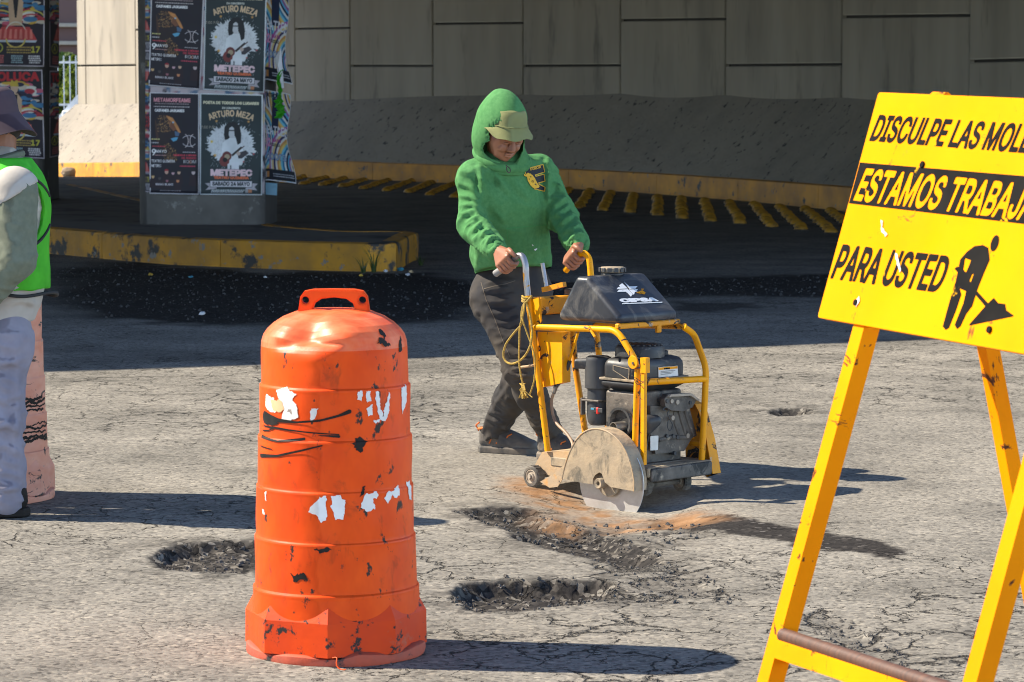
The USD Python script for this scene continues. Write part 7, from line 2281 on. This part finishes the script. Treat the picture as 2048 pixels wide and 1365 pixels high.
# black binding along the vest's lower back and armhole
ah = K['nsh'] - zz * .10 + f2 * .01
tp_ = []
for a in np.linspace(0, 2 * math.pi, 60):
    p = ah + (f2 * math.cos(a) + zz * math.sin(a)) * .152
    o, d_ = p + l2 * .6, -l2
    h_, _, _ = vm.ray.intersects_location([o], [d_], multiple_hits=False)
    if len(h_) and (h_[0] - K['chest']) @ l2 > .02:
        tp_.append(h_[0] + l2 * .004)
if len(tp_) > 4:
    seg = [[tp_[0]]]
    for q in tp_[1:]:
        if np.linalg.norm(q - seg[-1][-1]) < .06: seg[-1].append(q)
        else: seg.append([q])
    for sgm in seg:
        if len(sgm) > 2: p2('binding', tube(sgm, .006, 8), MTRIM)
hb2 = []
for a in np.linspace(-2.6, 2.6, 50):
    p = K['waist'] - f2 * .03 - f2 * .163 * math.cos(a) + l2 * .195 * math.sin(a)
    p[2] = PD(0, 580, D2)[2] + .012 * math.sin(a * 3) - .02 * math.cos(a)
    hb2.append(p)
p2('binding', tube(hb2, .007, 8), MTRIM)
tab = PD(78, 560, D2 - .03)
p2('vest_tab', trimesh.convex.convex_hull(np.array([PD(70, 520, D2 - .04), PD(82, 540, D2 - .03), PD(86, 584, D2 - .03), PD(62, 574, D2 - .05), PD(66, 540, D2 - .05), PD(84, 584, D2 - .02), PD(72, 530, D2)])), MVEST, smooth=False)
# trousers
U = Field(np.min([K[k] for k in K if k[1:] in ('hip', 'knee', 'ank')], 0) - [.2, .2, .06], np.max([K[k] for k in K if k[1:] in ('hip', 'knee', 'ank')], 0) + [.2, .2, .1], .009)
U.add(U.cone(K['pelvis'] + zz * .03, K['pelvis'] - zz * .06, .150, .155, (f2, .80)), .02)
for s_ in 'nf':
    a, b, c = K[s_ + 'hip'], K[s_ + 'knee'], K[s_ + 'ank']
    U.add(U.ell(a - f2 * .05 - zz * .02, l2, f2, zz, (.085, .085, .11)), .05)
    U.add(U.cone(a, b, .100, .080), .04); U.add(U.cone(b, c - zz * .02, .082, .074), .03)
um = displace(U.mesh(2), folds_along([(K['nhip'], K['nknee'], .1, .9), (K['nknee'], K['nank'], .078, 1.1), (K['fhip'], K['fknee'], .1, .8), (K['fknee'], K['fank'], .078, 1.0)], .020, 18, 19))
um = creases(um, [(q, w, h) for q, w, h in [([(-40, 720), (0, 730), (55, 715)], 7, .009), ([(-30, 790), (10, 800), (52, 785)], 7, .009), ([(-30, 860), (10, 850), (48, 870)], 7, .010), ([(-20, 900), (10, 890), (46, 910)], 6, .010), ([(-20, 950), (10, 945), (44, 955)], 6, .010), ([(-20, 975), (10, 980), (44, 975)], 5, .009), ([(30, 680), (36, 780), (28, 880), (30, 970)], 7, .008)]])
p2('trousers', um, MTROU, smooth=True)
for s_ in 'nf':
    g_ = K[s_ + 'ank'].copy()
    shoe(g_ - f2 * .02, f2, who=P2, org=PO2, mats=(MBLK, MBLK), accents=False)
# hat with a drooping brim
prof2 = [(.002, .112), (.04, .111), (.080, .100), (.098, .080), (.104, .045), (.107, .006), (.110, .0), (.126, -.022), (.145, -.046), (.160, -.064), (.162, -.066), (.159, -.068), (.142, -.050), (.122, -.026), (.106, -.004)]
hat = revolve(prof2, 72); v = hat.vertices.copy(); a = np.arctan2(v[:, 1], v[:, 0]); rr = np.hypot(v[:, 0], v[:, 1]); k = np.clip((rr - .108) / .052, 0, 1)
v[:, 2] += k * (.012 * np.sin(a * 3 + .4) - .026 * (np.cos(a) < 0) * np.cos(a) ** 2)
v += (.006 * (meshkit.fbm(v * 18, 3, 16) - .5))[:, None] * v / np.linalg.norm(v, axis=1, keepdims=True)
tl3 = math.radians(8); h3f = f2 * math.cos(tl3) - zz * math.sin(tl3); h3u = zz * math.cos(tl3) + f2 * math.sin(tl3)
p2('bucket_hat', frame_to(trimesh.Trimesh(v, hat.faces, process=False), HC2 + h2u * .040 - f2 * .004, h3f, l2, h3u), MHAT2, smooth=50)
p2('hair', blob([(HC2 - h2f * .055 - h2u * .03, .045), (HC2 - h2f * .05 + h2u * .02, .05), (HC2 - h2f * .02 - h2u * .01 + l2 * .04, .036), (HC2 - h2f * .02 - h2u * .01 - l2 * .04, .036)]), M('hair_black', (.012, .010, .010), .6), smooth=True)
p2('chin_cord', tube([HC2 + l2 * .085 + h2u * .02 - h2f * .01, HC2 + l2 * .078 - h2u * .06, HC2 + l2 * .05 - h2u * .12 + h2f * .03], .0022, 6, steps=4), MTRIM)
